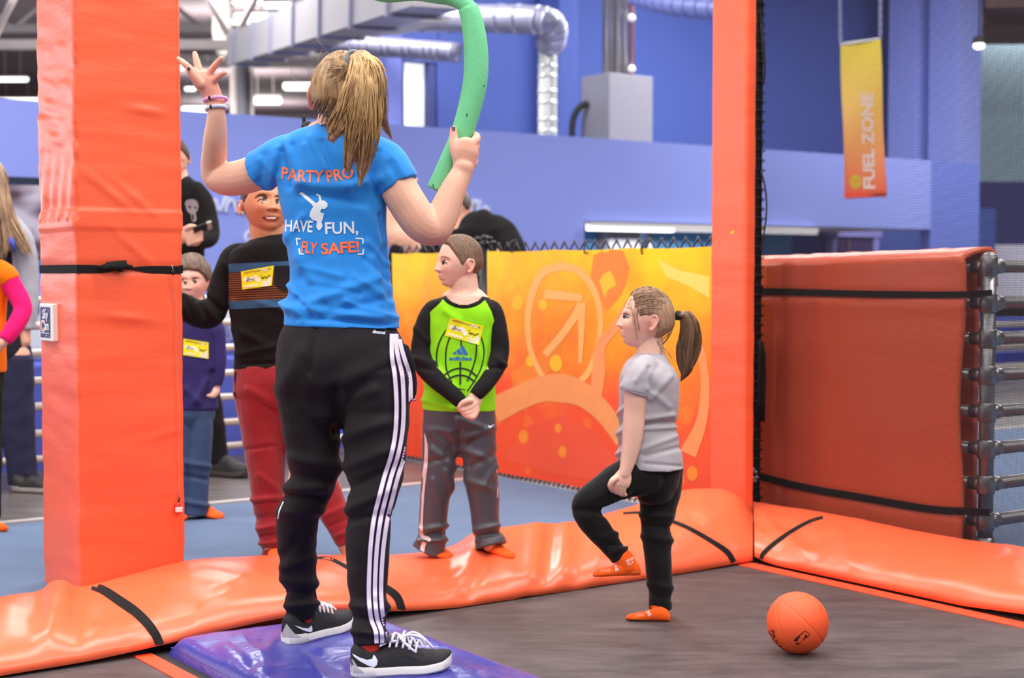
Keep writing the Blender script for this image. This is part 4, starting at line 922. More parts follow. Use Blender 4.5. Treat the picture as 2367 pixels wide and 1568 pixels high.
# ================================================================== people: toolkit
def limb(st, n=18, sub=5, ratio=1.0, cap=(1, 1), pw=2.0):
    """stations (px, py, Y, r_px[, depth ratio]) -> closed tapered tube in world space"""
    A = np.array([list(W(s[0], s[1], s[2])) + [s[3]*s[2]/F, (s[4] if len(s) > 4 else ratio)] for s in st])
    Q = catmull(A, sub); C = Q[:, :3]; R = Q[:, 3]; K = Q[:, 4]
    T = np.gradient(C, axis=0); T /= np.linalg.norm(T, axis=1)[:, None]
    vd = C - np.array(CAM); vd /= np.linalg.norm(vd, axis=1)[:, None]
    X = np.cross(T, vd); X /= np.linalg.norm(X, axis=1)[:, None] + 1e-9; Yv = np.cross(X, T)
    rings = []
    def ring(c, x, y, rx, ry):
        o = []
        for j in range(n):
            a = 2*math.pi*j/n; ca, sa = math.cos(a), math.sin(a)
            if pw != 2.0: ca = math.copysign(abs(ca)**(2/pw), ca); sa = math.copysign(abs(sa)**(2/pw), sa)
            o.append(c + x*rx*ca + y*ry*sa)
        return o
    N = len(C)
    if cap[0]:
        for an in (1.35, 0.95, 0.5):
            k = math.cos(an); rings.append(ring(C[0]-T[0]*R[0]*cap[0]*0.75*math.sin(an), X[0], Yv[0], R[0]*k, R[0]*K[0]*k))
    for i in range(N): rings.append(ring(C[i], X[i], Yv[i], R[i], R[i]*K[i]))
    if cap[1]:
        for an in (0.5, 0.95, 1.35):
            k = math.cos(an); rings.append(ring(C[-1]+T[-1]*R[-1]*cap[1]*0.75*math.sin(an), X[-1], Yv[-1], R[-1]*k, R[-1]*K[-1]*k))
    v = [p for r in rings for p in r]; f = []; m = len(rings)
    for i in range(m-1):
        for j in range(n): f.append((i*n+j, i*n+(j+1) % n, (i+1)*n+(j+1) % n, (i+1)*n+j))
    f.append(tuple(reversed(range(n)))); f.append(tuple((m-1)*n+j for j in range(n)))
    return v, f
def blob(px, py, Y, rx, ry, rz):
    m = MB(); m.ball(W(px, py, Y), (rx, ry, rz), 20, 14); return m.v, m.f
def remesh(geos, vox, smooth=3, fac=0.5):
    mb = MB()
    for v, f in geos: mb.add(v, f)
    me = bpy.data.meshes.new('r'); me.from_pydata(mb.v, [], mb.f); me.update()
    b = bmesh.new(); b.from_mesh(me); 
    bmesh.ops.recalc_face_normals(b, faces=b.faces); b.to_mesh(me); b.free()
    o = bpy.data.objects.new('r', me); C0.objects.link(o)
    md = o.modifiers.new('r', 'REMESH'); md.mode = 'VOXEL'; md.voxel_size = vox; md.use_smooth_shade = True
    if smooth: s = o.modifiers.new('s', 'SMOOTH'); s.factor = fac; s.iterations = smooth
    dg = bpy.context.evaluated_depsgraph_get(); out = bpy.data.meshes.new_from_object(o.evaluated_get(dg))
    bpy.data.objects.remove(o); bpy.data.meshes.remove(me); return out
def get_co(me):
    a = np.empty(len(me.vertices)*3, np.float32); me.vertices.foreach_get('co', a); return a.reshape(-1, 3).astype(float)
def set_co(me, a): me.vertices.foreach_set('co', a.astype(np.float32).ravel()); me.update()
def get_no(me):
    a = np.empty(len(me.vertices)*3, np.float32); me.vertices.foreach_get('normal', a); return a.reshape(-1, 3).astype(float)
def proj_np(P):
    q = P - np.array(CAM); z = q @ np.array(_fw); return np.stack([CX + F*q[:, 0]/z, CY - F*(q @ np.array(_up))/z], 1)
def wrinkle(me, folds=(), amp=0.0, scale=(12, 12, 12), seed=0.0, mask=None):
    """cloth folds: creases given in photo pixels plus soft noise, along the normals"""
    P = get_co(me); N = get_no(me); px = proj_np(P); d = np.zeros(len(P))
    for (x0, y0, x1, y1, w, A) in folds:
        dx, dy = x1-x0, y1-y0; L2 = dx*dx+dy*dy+1e-9; t_ = np.clip(((px[:, 0]-x0)*dx+(px[:, 1]-y0)*dy)/L2, 0, 1)
        e = (px[:, 0]-x0-dx*t_)**2 + (px[:, 1]-y0-dy*t_)**2; d += 1.7*A*np.exp(-e/(w*w))*np.where(N[:, 1] < 0.3, 1, 0)
    if amp:
        s = scale; nz = np.array([noise.noise(Vector((p[0]*s[0]+seed, p[1]*s[1], p[2]*s[2]))) + 0.5*noise.noise(Vector((p[0]*s[0]*2.1, p[1]*s[1]*2.1+seed, p[2]*s[2]*2.1))) for p in P]); 
        if mask is not None: nz = nz*mask(P, px)
        d += amp*nz
    set_co(me, P + N*d[:, None]); return me
def attr(me, name, vals):
    a = me.attributes.new(name, 'FLOAT', 'POINT'); a.data.foreach_set('value', np.asarray(vals, np.float32)); return me
def sstep(a, b, x): t_ = np.clip((x-a)/(b-a), 0, 1); return t_*t_*(3-2*t_)

class Head:
    """head in its own frame: x sideways, y forward, z up; unit is chin-to-crown height"""
    def __init__(s, c, H, fwd, up=(0, 0, 1), wd=0.36, df=0.40, db=0.47, jaw=0.27, nose=0.115, cheek=0.03, lip=0.024, chin=0.035, brow=0.014):
        s.c = np.array(c); s.H = H; f = Vector(fwd).normalized(); u = Vector(up); u = (u - f*u.dot(f)).normalized(); r = u.cross(f)
        s.B = np.array([list(r), list(f), list(u)]); s.p = (wd, df, db, jaw, nose, cheek, lip, chin, brow)
    def w(s, L): return s.c + (np.atleast_2d(L)*s.H) @ s.B
    def local(s, P): return ((P - s.c) @ s.B.T)/s.H
    def surf(s, a, v, feat=True):
        wd, df, db, jaw, nose, cheek, lip, chin, brow = s.p
        x0 = np.sin(v)*np.sin(a); y0 = np.sin(v)*np.cos(a); z = 0.5*np.cos(v)
        q_ = np.where(z < 0, 0.36, 0.80); fr_ = np.sin(v)**q_*np.cos(a); x = wd*np.sin(a)*np.sin(v)**np.where(z < 0, 0.72, 0.92); y = np.where(y0 > 0, df*fr_, db*y0)
        k = sstep(-0.02, 0.5, -z); x = x*(1-jaw*k)
        y = np.where(y0 < 0, y*(1-0.62*sstep(0.02, 0.46, -z)), y*(1-0.07*k)); y = y + 0.02*k
        x = x*(1+0.03*np.exp(-((z-0.14)/0.2)**2))
        if feat:
            fw = sstep(0.05, 0.55, y0); ax = np.abs(x)
            g = lambda cx, cz, sx, sz: np.exp(-((ax-cx)/sx)**2-((z-cz)/sz)**2)
            y = y + fw*(brow*g(0.13, 0.085, 0.12, 0.045) - 0.040*g(0.15, 0.0, 0.085, 0.05) + cheek*g(0.19, -0.16, 0.10, 0.10) + lip*g(0, -0.265, 0.085, 0.022) + lip*1.05*g(0, -0.315, 0.075, 0.022)
                        - 0.012*g(0, -0.290, 0.105, 0.009) + chin*g(0, -0.435, 0.10, 0.055) - 0.012*g(0, -0.365, 0.10, 0.022) + 0.015*g(0, -0.29, 0.16, 0.10))
            tt = np.clip((0.06-z)/0.225, 0, 1); am = nose*(0.22+0.78*tt**1.3); am = np.where(z < -0.165, nose*np.exp(-((z+0.165)/0.030)**2), am); am = np.where(z > 0.06, nose*0.22*np.exp(-((z-0.06)/0.06)**2), am)
            y = y + fw*(am*np.exp(-(x/(0.040+0.030*tt))**2) + 0.028*g(0.058, -0.165, 0.030, 0.026))
        return np.stack([x, y, z], -1)
    def geo(s, nu=110, nv=90):
        a = np.linspace(-math.pi, math.pi, nu, endpoint=False); v = np.linspace(0.02, math.pi-0.02, nv); A, Vv = np.meshgrid(a, v)
        a2 = A - 0.35*np.sin(A)                                   # denser in front
        P = s.w(s.surf(a2, Vv).reshape(-1, 3)); f = []
        for i in range(nv-1):
            for j in range(nu): j2 = (j+1) % nu; f.append((i*nu+j, (i+1)*nu+j, (i+1)*nu+j2, i*nu+j2))
        f.append(tuple(range(nu))); f.append(tuple(reversed([(nv-1)*nu+j for j in range(nu)])))
        return [tuple(p) for p in P], f
    def ear(s, side, size=1.0, z=-0.06, y=-0.03, flare=0.03):
        x = s.p[0]*0.97; out = []
        C = [(0.0, 0.02), (0.015, 0.09), (-0.03, 0.145), (-0.09, 0.13), (-0.115, 0.06), (-0.09, -0.02), (-0.05, -0.09), (-0.01, -0.115), (0.012, -0.07)]
        P = catmull([(side*(x+0.03+flare*max(0, -cy*8)*0.9), y+cy*size, z+cz*size) for cy, cz in C], 5); W_ = s.w(P)
        m = MB(); m.tube([Vector(p) for p in W_], 0.021*s.H*size, 8); out.append((m.v, m.f))
        m = MB(); c = s.w([[side*(x+0.022), y-0.045*size, z+0.02*size]])[0]; m.ball((0, 0, 0), (0.022*s.H, 0.060*s.H*size, 0.10*s.H*size), 14, 10)
        vv = [tuple(np.array(c) + np.array(v) @ s.B) for v in m.v]; out.append((vv, m.f)); return out
    def hair(s, line, thick, nu=130, nv=110, fn=None, inside=-0.02):
        """shell over the skull: line(azimuth) = hairline height, thick(az, z) = thickness"""
        a = np.linspace(-math.pi, math.pi, nu, endpoint=False); v = np.linspace(0.01, math.pi-0.25, nv); A, Vv = np.meshgrid(a, v)
        base = s.surf(A, Vv, feat=False); z = base[..., 2]; ln = np.vectorize(line)(A); m_ = sstep(-0.02, 0.06, z-ln); th = np.vectorize(thick)(A, z)
        off = inside + (th-inside)*m_; nrm = base/np.array([s.p[0]**2, 0.43**2, 0.25]); nrm /= np.linalg.norm(nrm, axis=-1)[..., None]
        if fn is not None: off = off + m_*np.vectorize(fn)(A, z)
        P = s.w((base + nrm*off[..., None]).reshape(-1, 3)); f = []
        for i in range(nv-1):
            for j in range(nu): j2 = (j+1) % nu; f.append((i*nu+j, (i+1)*nu+j, (i+1)*nu+j2, i*nu+j2))
        f.append(tuple(range(nu))); mb = MB(); mb.add([tuple(p) for p in P], f); return mb
    def eyes(s, mat_w, parent, x=0.150, z=0.0, y=None, r=(0.060, 0.05, 0.034)):
        for sd in (-1, 1):
            yy = y if y is not None else s.p[1]*0.875 - 0.052
            m = MB(); m.ball((0, 0, 0), r, 18, 12); c = s.w([[sd*x, yy, z]])[0]
            m.v = [tuple(np.array(c) + (np.array(v)*s.H) @ s.B) for v in m.v]; put('eye', m, mat_w, parent)
def skin_mat(name, col, blush=(226, 120, 105), rough=0.5):
    t = NT(name); c = srgb(col); nz = t.noise(9, 4); f = t.noise(90, 3)
    base = t.mix(nz, tuple(x*0.93 for x in c), tuple(min(1, x*1.05) for x in c))
    base = t.mix(t.math('MULTIPLY', t.attr('blush'), 0.55), base, srgb(blush)); t.base(base); t.rough(rough)
    t.b.inputs['Subsurface Weight'].default_value = 0.12; t.b.inputs['Subsurface Radius'].default_value = (0.010, 0.004, 0.002); t.b.inputs['Subsurface Scale'].default_value = 0.5
    t.bump(f, 0.08, 0.002); return t.m
def cloth(name, col, rough=0.85, var=0.10, weave=500, bump=0.15, sheen=0.03, vscale=8, spec=0.2):
    t = NT(name); c = srgb(col); nz = t.noise(vscale, 4); f = t.noise(weave, 2)
    t.base(t.mix(t.math('ADD', t.math('MULTIPLY', nz, 0.6), t.math('MULTIPLY', f, 0.4)), tuple(x*(1-var) for x in c), tuple(min(1, x*(1+var)) for x in c)))
    t.rough(rough); t.b.inputs['Specular IOR Level'].default_value = spec; t.b.inputs['Sheen Weight'].default_value = sheen
    t.bump(t.math('ADD', t.noise(24, 4), t.math('MULTIPLY', f, 0.25)), bump, 0.006); return t.m
def region_cloth(name, cols, attrs, rough=0.85, sheen=0.03, bump=0.15):
    """cloth whose colour changes where stored fields cross zero"""
    t = NT(name); cur = srgb(cols[0])
    for c, a in zip(cols[1:], attrs): cur = t.mix(t.math('GREATER_THAN', t.attr(a), 0.0), cur, srgb(c))
    nz = t.noise(10, 4); f = t.noise(500, 2); sh = t.math('ADD', 0.86, t.math('MULTIPLY', t.math('ADD', t.math('MULTIPLY', nz, .6), t.math('MULTIPLY', f, .4)), 0.28))
    hv = t.n('ShaderNodeHueSaturation'); 
    if isinstance(cur, tuple): hv.inputs['Color'].default_value = (*cur, 1)
    else: t.l(cur, hv.inputs['Color'])
    t.l(sh, hv.inputs['Value']); t.base(hv.outputs[0]); t.rough(rough); t.b.inputs['Sheen Weight'].default_value = sheen; t.b.inputs['Specular IOR Level'].default_value = 0.2
    t.bump(t.math('ADD', t.noise(24, 4), t.math('MULTIPLY', f, 0.25)), bump, 0.006); return t.m
def hair_mat(name, dark, light, scale=60, rough=0.45, stretch=(1, 1, 0.12)):
    t = NT(name); nz = t.noise(scale, 4, rough=0.7, stretch=stretch); big = t.noise(9, 2)
    r = t.n('ShaderNodeValToRGB'); t.l(t.math('ADD', t.math('MULTIPLY', nz, 0.7), t.math('MULTIPLY', big, 0.3)), r.inputs[0])
    r.color_ramp.elements[0].position = 0.36; r.color_ramp.elements[0].color = (*srgb(dark), 1); r.color_ramp.elements[1].position = 0.64; r.color_ramp.elements[1].color = (*srgb(light), 1)
    t.base(r.outputs[0]); t.rough(rough); t.b.inputs['Specular IOR Level'].default_value = 0.4; t.bump(nz, 0.35, 0.004); return t.m
def strands(guides, n, spread, r0, r1, seg=9, seed=1, jit=0.0):
    """hair strands around guide curves: guides = list of point lists; spread = radius at each point"""
    rnd = random.Random(seed); mb = MB()
    for k in range(n):
        g = guides[k % len(guides)]; P = catmull([list(p) for p in g], 6); L = len(P); sp = np.interp(np.linspace(0, 1, L), np.linspace(0, 1, len(spread)), spread)
        a = rnd.uniform(0, 6.283); rr = math.sqrt(rnd.random()); end = rnd.uniform(0.80, 1.0); idx = np.linspace(0, (L-1)*end, seg); ph = rnd.uniform(0, 6)
        pts = []
        for q, i in enumerate(idx):
            p = np.array([np.interp(i, np.arange(L), P[:, d]) for d in range(3)]); s_ = np.interp(i, np.arange(L), sp)*rr
            w_ = 0.25*math.sin(q*0.8+ph)*jit
            pts.append(Vector(p) + Vector((math.cos(a+w_)*s_, math.sin(a+w_)*s_*0.8, 0.25*math.sin(a*2)*s_)))
        rad = [np.interp(q/(seg-1), (0, 0.7, 1), (r0, r0*0.8, r1)) for q in range(seg)]; mb.tube(pts, rad, 4, cap=False)
    return mb
def person(px, py, z, label):
    g = G(px, py, z); return thing('person', (g.x, g.y, z), label, 'person')
def finish_skin(me, head=None, blush=(), nails=None):
    P = get_co(me); b = np.zeros(len(P))
    if head is not None:
        L = head.local(P); ok = (L[:, 1] > 0.1)
        b += ok*0.32*np.exp(-((np.abs(L[:, 0])-0.2)/0.11)**2-((L[:, 2]+0.17)/0.09)**2)
        e = (np.abs(L[:, 0]) > head.p[0]*0.96) & (np.abs(L[:, 2]) < 0.25); b += 0.5*e
        b += ok*0.25*np.exp(-(L[:, 0]/0.06)**2-((L[:, 2]+0.16)/0.05)**2)
    px = proj_np(P)
    for (x, y, r, A) in blush: b += A*np.exp(-((px[:, 0]-x)**2+(px[:, 1]-y)**2)/(r*r))
    attr(me, 'blush', np.clip(b, 0, 1)); return me
SKIN_F = skin_mat('skin_fair', (230, 176, 150)); SKIN_L = skin_mat('skin_light', (234, 186, 164), (224, 116, 104)); SKIN_T = skin_mat('skin_tan', (212, 150, 110), (190, 96, 60))
EYEW = M('eye_white', (232, 226, 222), 0.25, var=0); IRIS = M('eye_dark', (40, 26, 22), 0.2, var=0); LIPM = M('lip_pink', (216, 120, 112), 0.45, var=0.05); LIPD = M('lip_shadow', (128, 52, 50), 0.5, var=0); BROW = M('brow_brown', (110, 78, 60), 0.8, var=0.1); TEETH = M('teeth', (244, 238, 232), 0.3, var=0)
NAIL = M('nail_dark_red', (70, 14, 30), 0.25, var=0); SOCK = cloth('sock_orange', (252, 96, 30), 0.9, 0.08); SOCKP = cloth('sock_mesh_orange', (248, 132, 96), 0.9, 0.08); SOCKW = M('sock_print_white', (238, 226, 218), 0.7, var=0)
NAVY = None
def shoe(parent, heel, toe, mats, hgt=0.085, wid=0.046, sole=0.026, label=None, ank=0.0):
    """low trainer: heel and toe points on the ground; returns upper object"""
    heel = Vector(heel); toe = Vector(toe); d = toe-heel; L = d.length; d.normalize(); s = d.cross(Z).normalized(); nrm = s.cross(d)
    if nrm.z < 0: nrm = -nrm
    T = np.linspace(0, 1, 34); wf = np.interp(T, [0, .04, .12, .3, .45, .65, .8, .92, .975, 1], [.35, .62, .74, .76, .78, .98, 1.0, .80, .50, .22])*wid
    hf = np.interp(T, [0, .05, .15, .27, .4, .52, .68, .82, .93, 1], [.62, .86, .78, .60, .82, .74, .52, .40, .30, .16])*hgt
    zs = np.interp(T, [0, .1, .7, .88, 1], [.004, 0, 0, .006, .020])
    rows = []; srows = []
    for t_, w_, h_, z0 in zip(T, wf, hf, zs):
        c = heel + d*L*t_; row = []; sr = []
        base = z0 + sole*0.8
        for j in range(17):
            an = math.pi*j/16; x = math.cos(an); y = math.sin(an); row.append(c + s*w_*0.97*math.copysign(abs(x)**0.75, x) + nrm*(base + (h_)*abs(y)**0.85))
        rows.append(row)
        flare = 1.07
        for (x, y) in ((-0.85, 0), (-1.0, 0.25), (-1.0, 0.75), (-0.94, 1.0), (0.94, 1.0), (1.0, 0.75), (1.0, 0.25), (0.85, 0)): sr.append(c + s*w_*flare*x + nrm*(z0 + sole*y*(1.0 if t_ > 0.2 else 1.15)))
        srows.append(sr)
    m = MB(); m.grid(rows); m.add(rows[0], [tuple(range(17))]); m.add(rows[-1], [tuple(range(17))]); up = put('upper', m, mats[0], parent)
    m = MB(); m.grid(srows, closed=True); m.add(srows[0], [tuple(range(8))]); m.add(srows[-1], [tuple(range(8))]); so = put('sole', m, mats[1], parent, auto=40)
    fr = (heel, d, s, nrm, L); return up, so, fr
def sock_foot(parent, heel, toe, mat, hgt=0.05, wid=0.032, name='sock', tilt=None):
    heel = Vector(heel); toe = Vector(toe); d = toe-heel; L = d.length; d.normalize(); s = d.cross(Z).normalized(); nrm = s.cross(d)
    if nrm.z < 0: nrm = -nrm
    T = np.linspace(0, 1, 26); wf = np.interp(T, [0, .05, .2, .45, .7, .88, .96, 1], [.35, .62, .78, .80, 1.0, .92, .66, .25])*wid
    hf = np.interp(T, [0, .06, .2, .35, .6, .85, .95, 1], [.55, 1.0, 1.25, 1.15, .72, .52, .42, .2])*hgt; rows = []
    for t_, w_, h_ in zip(T, wf, hf):
        c = heel + d*L*t_; rows.append([c + s*w_*math.copysign(abs(math.cos(a))**0.85, math.cos(a)) + nrm*(h_*0.5 + h_*0.5*math.copysign(abs(math.sin(a))**0.8, math.sin(a))) for a in np.linspace(0, 2*math.pi, 19)[:-1]])
    m = MB(); m.grid(rows, closed=True); m.add(rows[0], [tuple(range(18))]); m.add(rows[-1], [tuple(range(18))]); return put(name, m, mat, parent)
# ================================================================== the woman with the foam noodle
YW = 4.15
wo = person(800, 1530, 0.05, 'woman in blue lettered T-shirt with ponytail, back turned, arms raised')
# --- head and hair
hw = Head(W(792, 222, YW-0.01), 0.225, (0.10, 0.95, 0.06), (0.06, -0.05, 1), wd=0.345)
L_ = 4.26
left_arm = [limb([(665, 362, YW, 36), (620, 388, 4.17, 42), (570, 407, 4.20, 41), (530, 414, 4.23, 39), (503, 408, 4.25, 35), (494, 385, 4.24, 30), (496, 350, 4.21, 29), (498, 315, 4.18, 27), (500, 280, 4.16, 23), (500, 255, 4.15, 20), (498, 238, 4.15, 20)], ratio=0.95)]
left_hand = [limb([(499, 246, 4.15, 19), (494, 226, 4.15, 21), (484, 205, 4.145, 23), (473, 187, 4.14, 22), (466, 176, 4.14, 17)], ratio=0.5),
    limb([(462, 196, 4.125, 12), (450, 180, 4.115, 10.5), (442, 168, 4.11, 9), (435, 158, 4.105, 7)]),
    limb([(460, 182, 4.14, 10), (447, 166, 4.135, 8.5), (430, 150, 4.135, 7.5), (418, 140, 4.14, 6.5), (411, 134.5, 4.14, 5)]),
    limb([(468, 178, 4.145, 10), (460, 160, 4.15, 9), (454, 140, 4.155, 8), (450, 122, 4.16, 6)]),
    limb([(478, 182, 4.145, 10), (488, 164, 4.14, 8.5), (500, 148, 4.13, 7.5), (512, 134, 4.12, 6)]),
    limb([(488, 192, 4.145, 9), (498, 183, 4.135, 7.5), (509, 174, 4.125, 6.5), (521, 168, 4.115, 5.5)])]
right_arm = [limb([(878, 372, YW, 36), (905, 410, 4.145, 43), (948, 480, 4.13, 44), (975, 518, 4.13, 42), (1003, 531, 4.14, 38), (1020, 505, 4.15, 37), (1036, 466, 4.16, 33), (1052, 430, 4.17, 29), (1066, 402, 4.18, 25), (1073, 384, 4.18, 24)], ratio=0.95)]
YH = 4.18
right_hand = [limb([(1071, 392, YH, 24), (1074, 368, YH, 28), (1076, 350, YH, 30), (1078, 336, YH, 26)], ratio=0.55),
    limb([(1058, 366, YH, 13), (1051, 342, YH+0.005, 12), (1049, 318, YH+0.012, 10.5), (1048, 297, YH+0.014, 8)])]
for i in range(4):
    y0 = 322 + 17*i; x0 = 1097 - 1.5*i
    right_hand.append(limb([(x0-12, y0+18, YH, 12), (x0+2, y0+2, YH+0.012, 11), (x0+3-i*1.0, y0-8, YH+0.05, 9.5), (x0-16, y0-12, YH+0.092, 9), (x0-38, y0-8, YH+0.098, 8)], n=12))
neck = [limb([(770, 330, YW, 52), (772, 300, YW, 44), (776, 270, YW-0.01, 40), (782, 240, YW-0.01, 38)], ratio=1.0)]
torso_in = [limb([(770, 335, YW, 84, .45), (772, 400, YW, 100, .45), (780, 560, YW, 95, .6), (788, 720, YW, 105, .6), (790, 840, YW, 110, .7)]),
    limb([(715, 840, 4.16, 60), (720, 1020, 4.2, 48), (700, 1180, 4.30, 38), (697, 1400, 4.382, 22), (698, 1430, 4.39, 18)]), limb([(865, 840, 4.14, 62), (868, 1020, 4.1, 52), (852, 1200, 4.06, 40), (853, 1430, 4.022, 24), (855, 1490, 4.010, 18)])]
me = remesh(left_arm + left_hand + right_arm + right_hand + neck + torso_in + [hw.geo()] + hw.ear(-1, 1.0) + hw.ear(1, 1.0), 0.0032, 4)
finish_skin(me, hw, [(1000, 560, 40, 0.5), (500, 440, 40, 0.45), (722, 235, 20, 0.8), (440, 150, 40, .4), (515, 150, 40, .5), (1090, 340, 40, .35), (560, 455, 60, .3)])
wbody = put('body', me, SKIN_F, wo); wbv = bvh_of([wbody])
for nm, c, dr in (('fingernail', [(431, 156), (437, 152), (441, 160), (436, 164)], None), ('fingernail', [(1043, 294), (1048, 290), (1053, 292), (1052, 302), (1046, 303)], None)):
    drape_flat(nm, poly_bm(c), wbv, NAIL, wo, off=0.0015, L=4)
# --- T-shirt
TSH = cloth('tshirt_blue', (44, 138, 222), 0.75, 0.06, sheen=0.15)
tors = [limb([(772, 296, YW, 48, .8), (770, 312, YW, 84, .66), (768, 332, YW, 112, .56), (766, 362, YW, 126, .54), (766, 400, YW, 128, .56), (768, 440, YW, 124, .60), (774, 490, YW, 119, .62), (780, 560, YW, 116, .62), (786, 620, YW, 115, .62), (789, 690, YW, 123, .66), (790, 735, YW, 131, .68), (791, 757, YW, 134, .68)], n=32, cap=(0.4, 0)),
    limb([(690, 352, YW, 46), (650, 366, YW, 50), (618, 386, 4.165, 50), (598, 398, 4.18, 50)], cap=(1, 0), ratio=0.95),
    limb([(850, 352, YW, 46), (885, 375, YW, 52), (910, 408, 4.14, 51), (924, 431, 4.135, 49)], cap=(1, 0), ratio=0.95)]
me = remesh(tors, 0.0045, 5)
P = get_co(me); px = proj_np(P)                                    # hem dips to the right
k = sstep(640, 760, px[:, 1]); P[:, 2] -= k*(px[:, 0]-790)/134*0.012; set_co(me, P)
TF = [(675, 335, 690, 400, 7, -.004), (705, 335, 730, 400, 7, .004), (840, 330, 815, 400, 8, .004), (700, 500, 660, 560, 9, .004), (850, 560, 895, 610, 8, .005), (845, 600, 900, 650, 8, -.004), (700, 615, 790, 640, 9, .003), (720, 660, 830, 680, 8, -.003), (670, 660, 700, 700, 7, .006), (690, 690, 720, 730, 7, -.005), (820, 640, 905, 700, 9, .004), (800, 700, 915, 735, 8, .005), (600, 370, 640, 410, 9, .002), (720, 320, 750, 390, 12, 0.006), (745, 330, 770, 400, 10, -0.005), (660, 330, 700, 420, 12, 0.005), (690, 425, 800, 432, 14, 0.007), (800, 432, 880, 415, 16, 0.006), (700, 450, 840, 470, 12, -0.005), (690, 600, 740, 690, 16, 0.006), (700, 640, 760, 720, 14, -0.005), (720, 700, 880, 640, 14, 0.006), (760, 725, 900, 690, 12, -0.005), (660, 700, 700, 735, 10, 0.007), (680, 712, 880, 735, 10, 0.006), (690, 735, 900, 752, 8, -0.006), (860, 600, 880, 700, 12, 0.005), (840, 480, 880, 560, 16, 0.006), (880, 500, 890, 640, 10, -0.006), (610, 360, 600, 420, 12, -0.004), (640, 345, 625, 430, 10, 0.004), (905, 380, 930, 430, 12, -0.004), (665, 540, 700, 600, 12, .005), (770, 600, 800, 690, 20, .005), (655, 690, 668, 720, 9, 0.008), (870, 350, 860, 420, 9, -0.005), (652, 350, 668, 430, 9, -0.005)]
wrinkle(me, [(a, b, c, d, w*0.9, A*1.0) for a, b, c, d, w, A in TF], 0.0030, (9, 9, 15), 2.0)
tsh = put('tshirt', me, TSH, wo); tbv = bvh_of([tsh])
OT = M('print_orange', (250, 116, 74), 0.6, var=0.03); WT = M('print_white', (228, 234, 242), 0.6, var=0.02)
def dtext(body, p0, p1, h, mat, off=0.0, curve=0.0, bv=None, par=None, o=0.0020, L=7):
    return drape_flat('lettering', text_px_bm(body, p0, p1, h, offset=off, curve=curve), bv or tbv, mat, par or tsh, off=o, L=L)
dtext('PARTY', (650, 412), (747, 420), 27, OT, 0.02, -4); dtext('PRO', (757, 421), (819, 408), 27, OT, 0.02, -2)
dtext('HAVE', (658, 534), (722, 537), 26, WT, 0.02); dtext('FUN,', (752, 541), (828, 539), 27, WT, 0.02)
dtext('FLY', (695, 583), (731, 588), 26, OT, 0.03); dtext('SAFE!', (743, 588), (831, 582), 25, OT, 0.03)
for pts in ([(687, 567), (685, 551), (695, 553)], [(822, 551), (839, 552), (839, 564)], [(691, 574), (693, 587), (702, 588)], [(840, 576), (839, 588), (827, 588)]):
    b_ = ribbon_bm([pts[0], pts[1]], 3.2, sub=3); ribbon_bm([pts[1], pts[2]], 3.2, sub=3, bm=b_); drape_flat('bracket', b_, tbv, WT, tsh, off=0.002, L=8)
b_ = poly_bm([(694, 444), (700, 445), (712, 455), (727, 467), (733, 470), (738, 463), (736, 454), (730, 451), (733, 447), (741, 452), (743, 463), (750, 464), (757, 470), (757, 478), (750, 484), (745, 482), (740, 488), (742, 492), (749, 493), (747, 504), (743, 514), (746, 522), (741, 531), (736, 533), (731, 524), (733, 512), (722, 508), (715, 499), (718, 488), (724, 478), (720, 472), (706, 460), (697, 452), (692, 449)])
drape_flat('jumping_figure', b_, tbv, WT, tsh, off=0.002, L=6)
b_ = ribbon_bm([(575, 430), (600, 441), (632, 437)], 1.6); 
# --- track pants
PANT = cloth('track_pants_black', (27, 22, 26), 0.75, 0.10, sheen=0.03)
pg = [limb([(791, 735, YW, 114, .62), (789, 775, YW, 139, .72), (789, 815, YW, 150, .76), (791, 855, YW, 153, .76), (792, 890, YW, 148, .74), (792, 925, YW, 120, .70)], n=32, cap=(0.2, 0.8)),
    limb([(712, 870, 4.15, 74), (713, 930, 4.16, 72), (718, 985, 4.17, 68), (724, 1040, 4.18, 62), (724, 1090, 4.20, 59), (712, 1135, 4.23, 55), (692, 1180, 4.27, 50), (686, 1230, 4.30, 48), (687, 1290, 4.33, 44), (692, 1350, 4.36, 39), (697, 1400, 4.38, 36), (698, 1423, 4.388, 35)], n=22, cap=(0.5, 0)),
    limb([(866, 870, 4.13, 81), (865, 930, 4.12, 81), (866, 985, 4.11, 79), (868, 1040, 4.10, 73), (867, 1090, 4.09, 68), (860, 1145, 4.075, 60), (852, 1200, 4.06, 53), (850, 1260, 4.055, 52), (850, 1320, 4.05, 48), (851, 1380, 4.04, 43), (853, 1440, 4.022, 40), (855, 1492, 4.010, 37)], n=22, cap=(0.5, 0)),
    limb([(938, 800, 4.14, 6), (948, 830, 4.13, 9), (957, 870, 4.13, 8), (957, 905, 4.13, 6), (950, 925, 4.13, 4)], n=10)]
me = remesh(pg, 0.0048, 5)
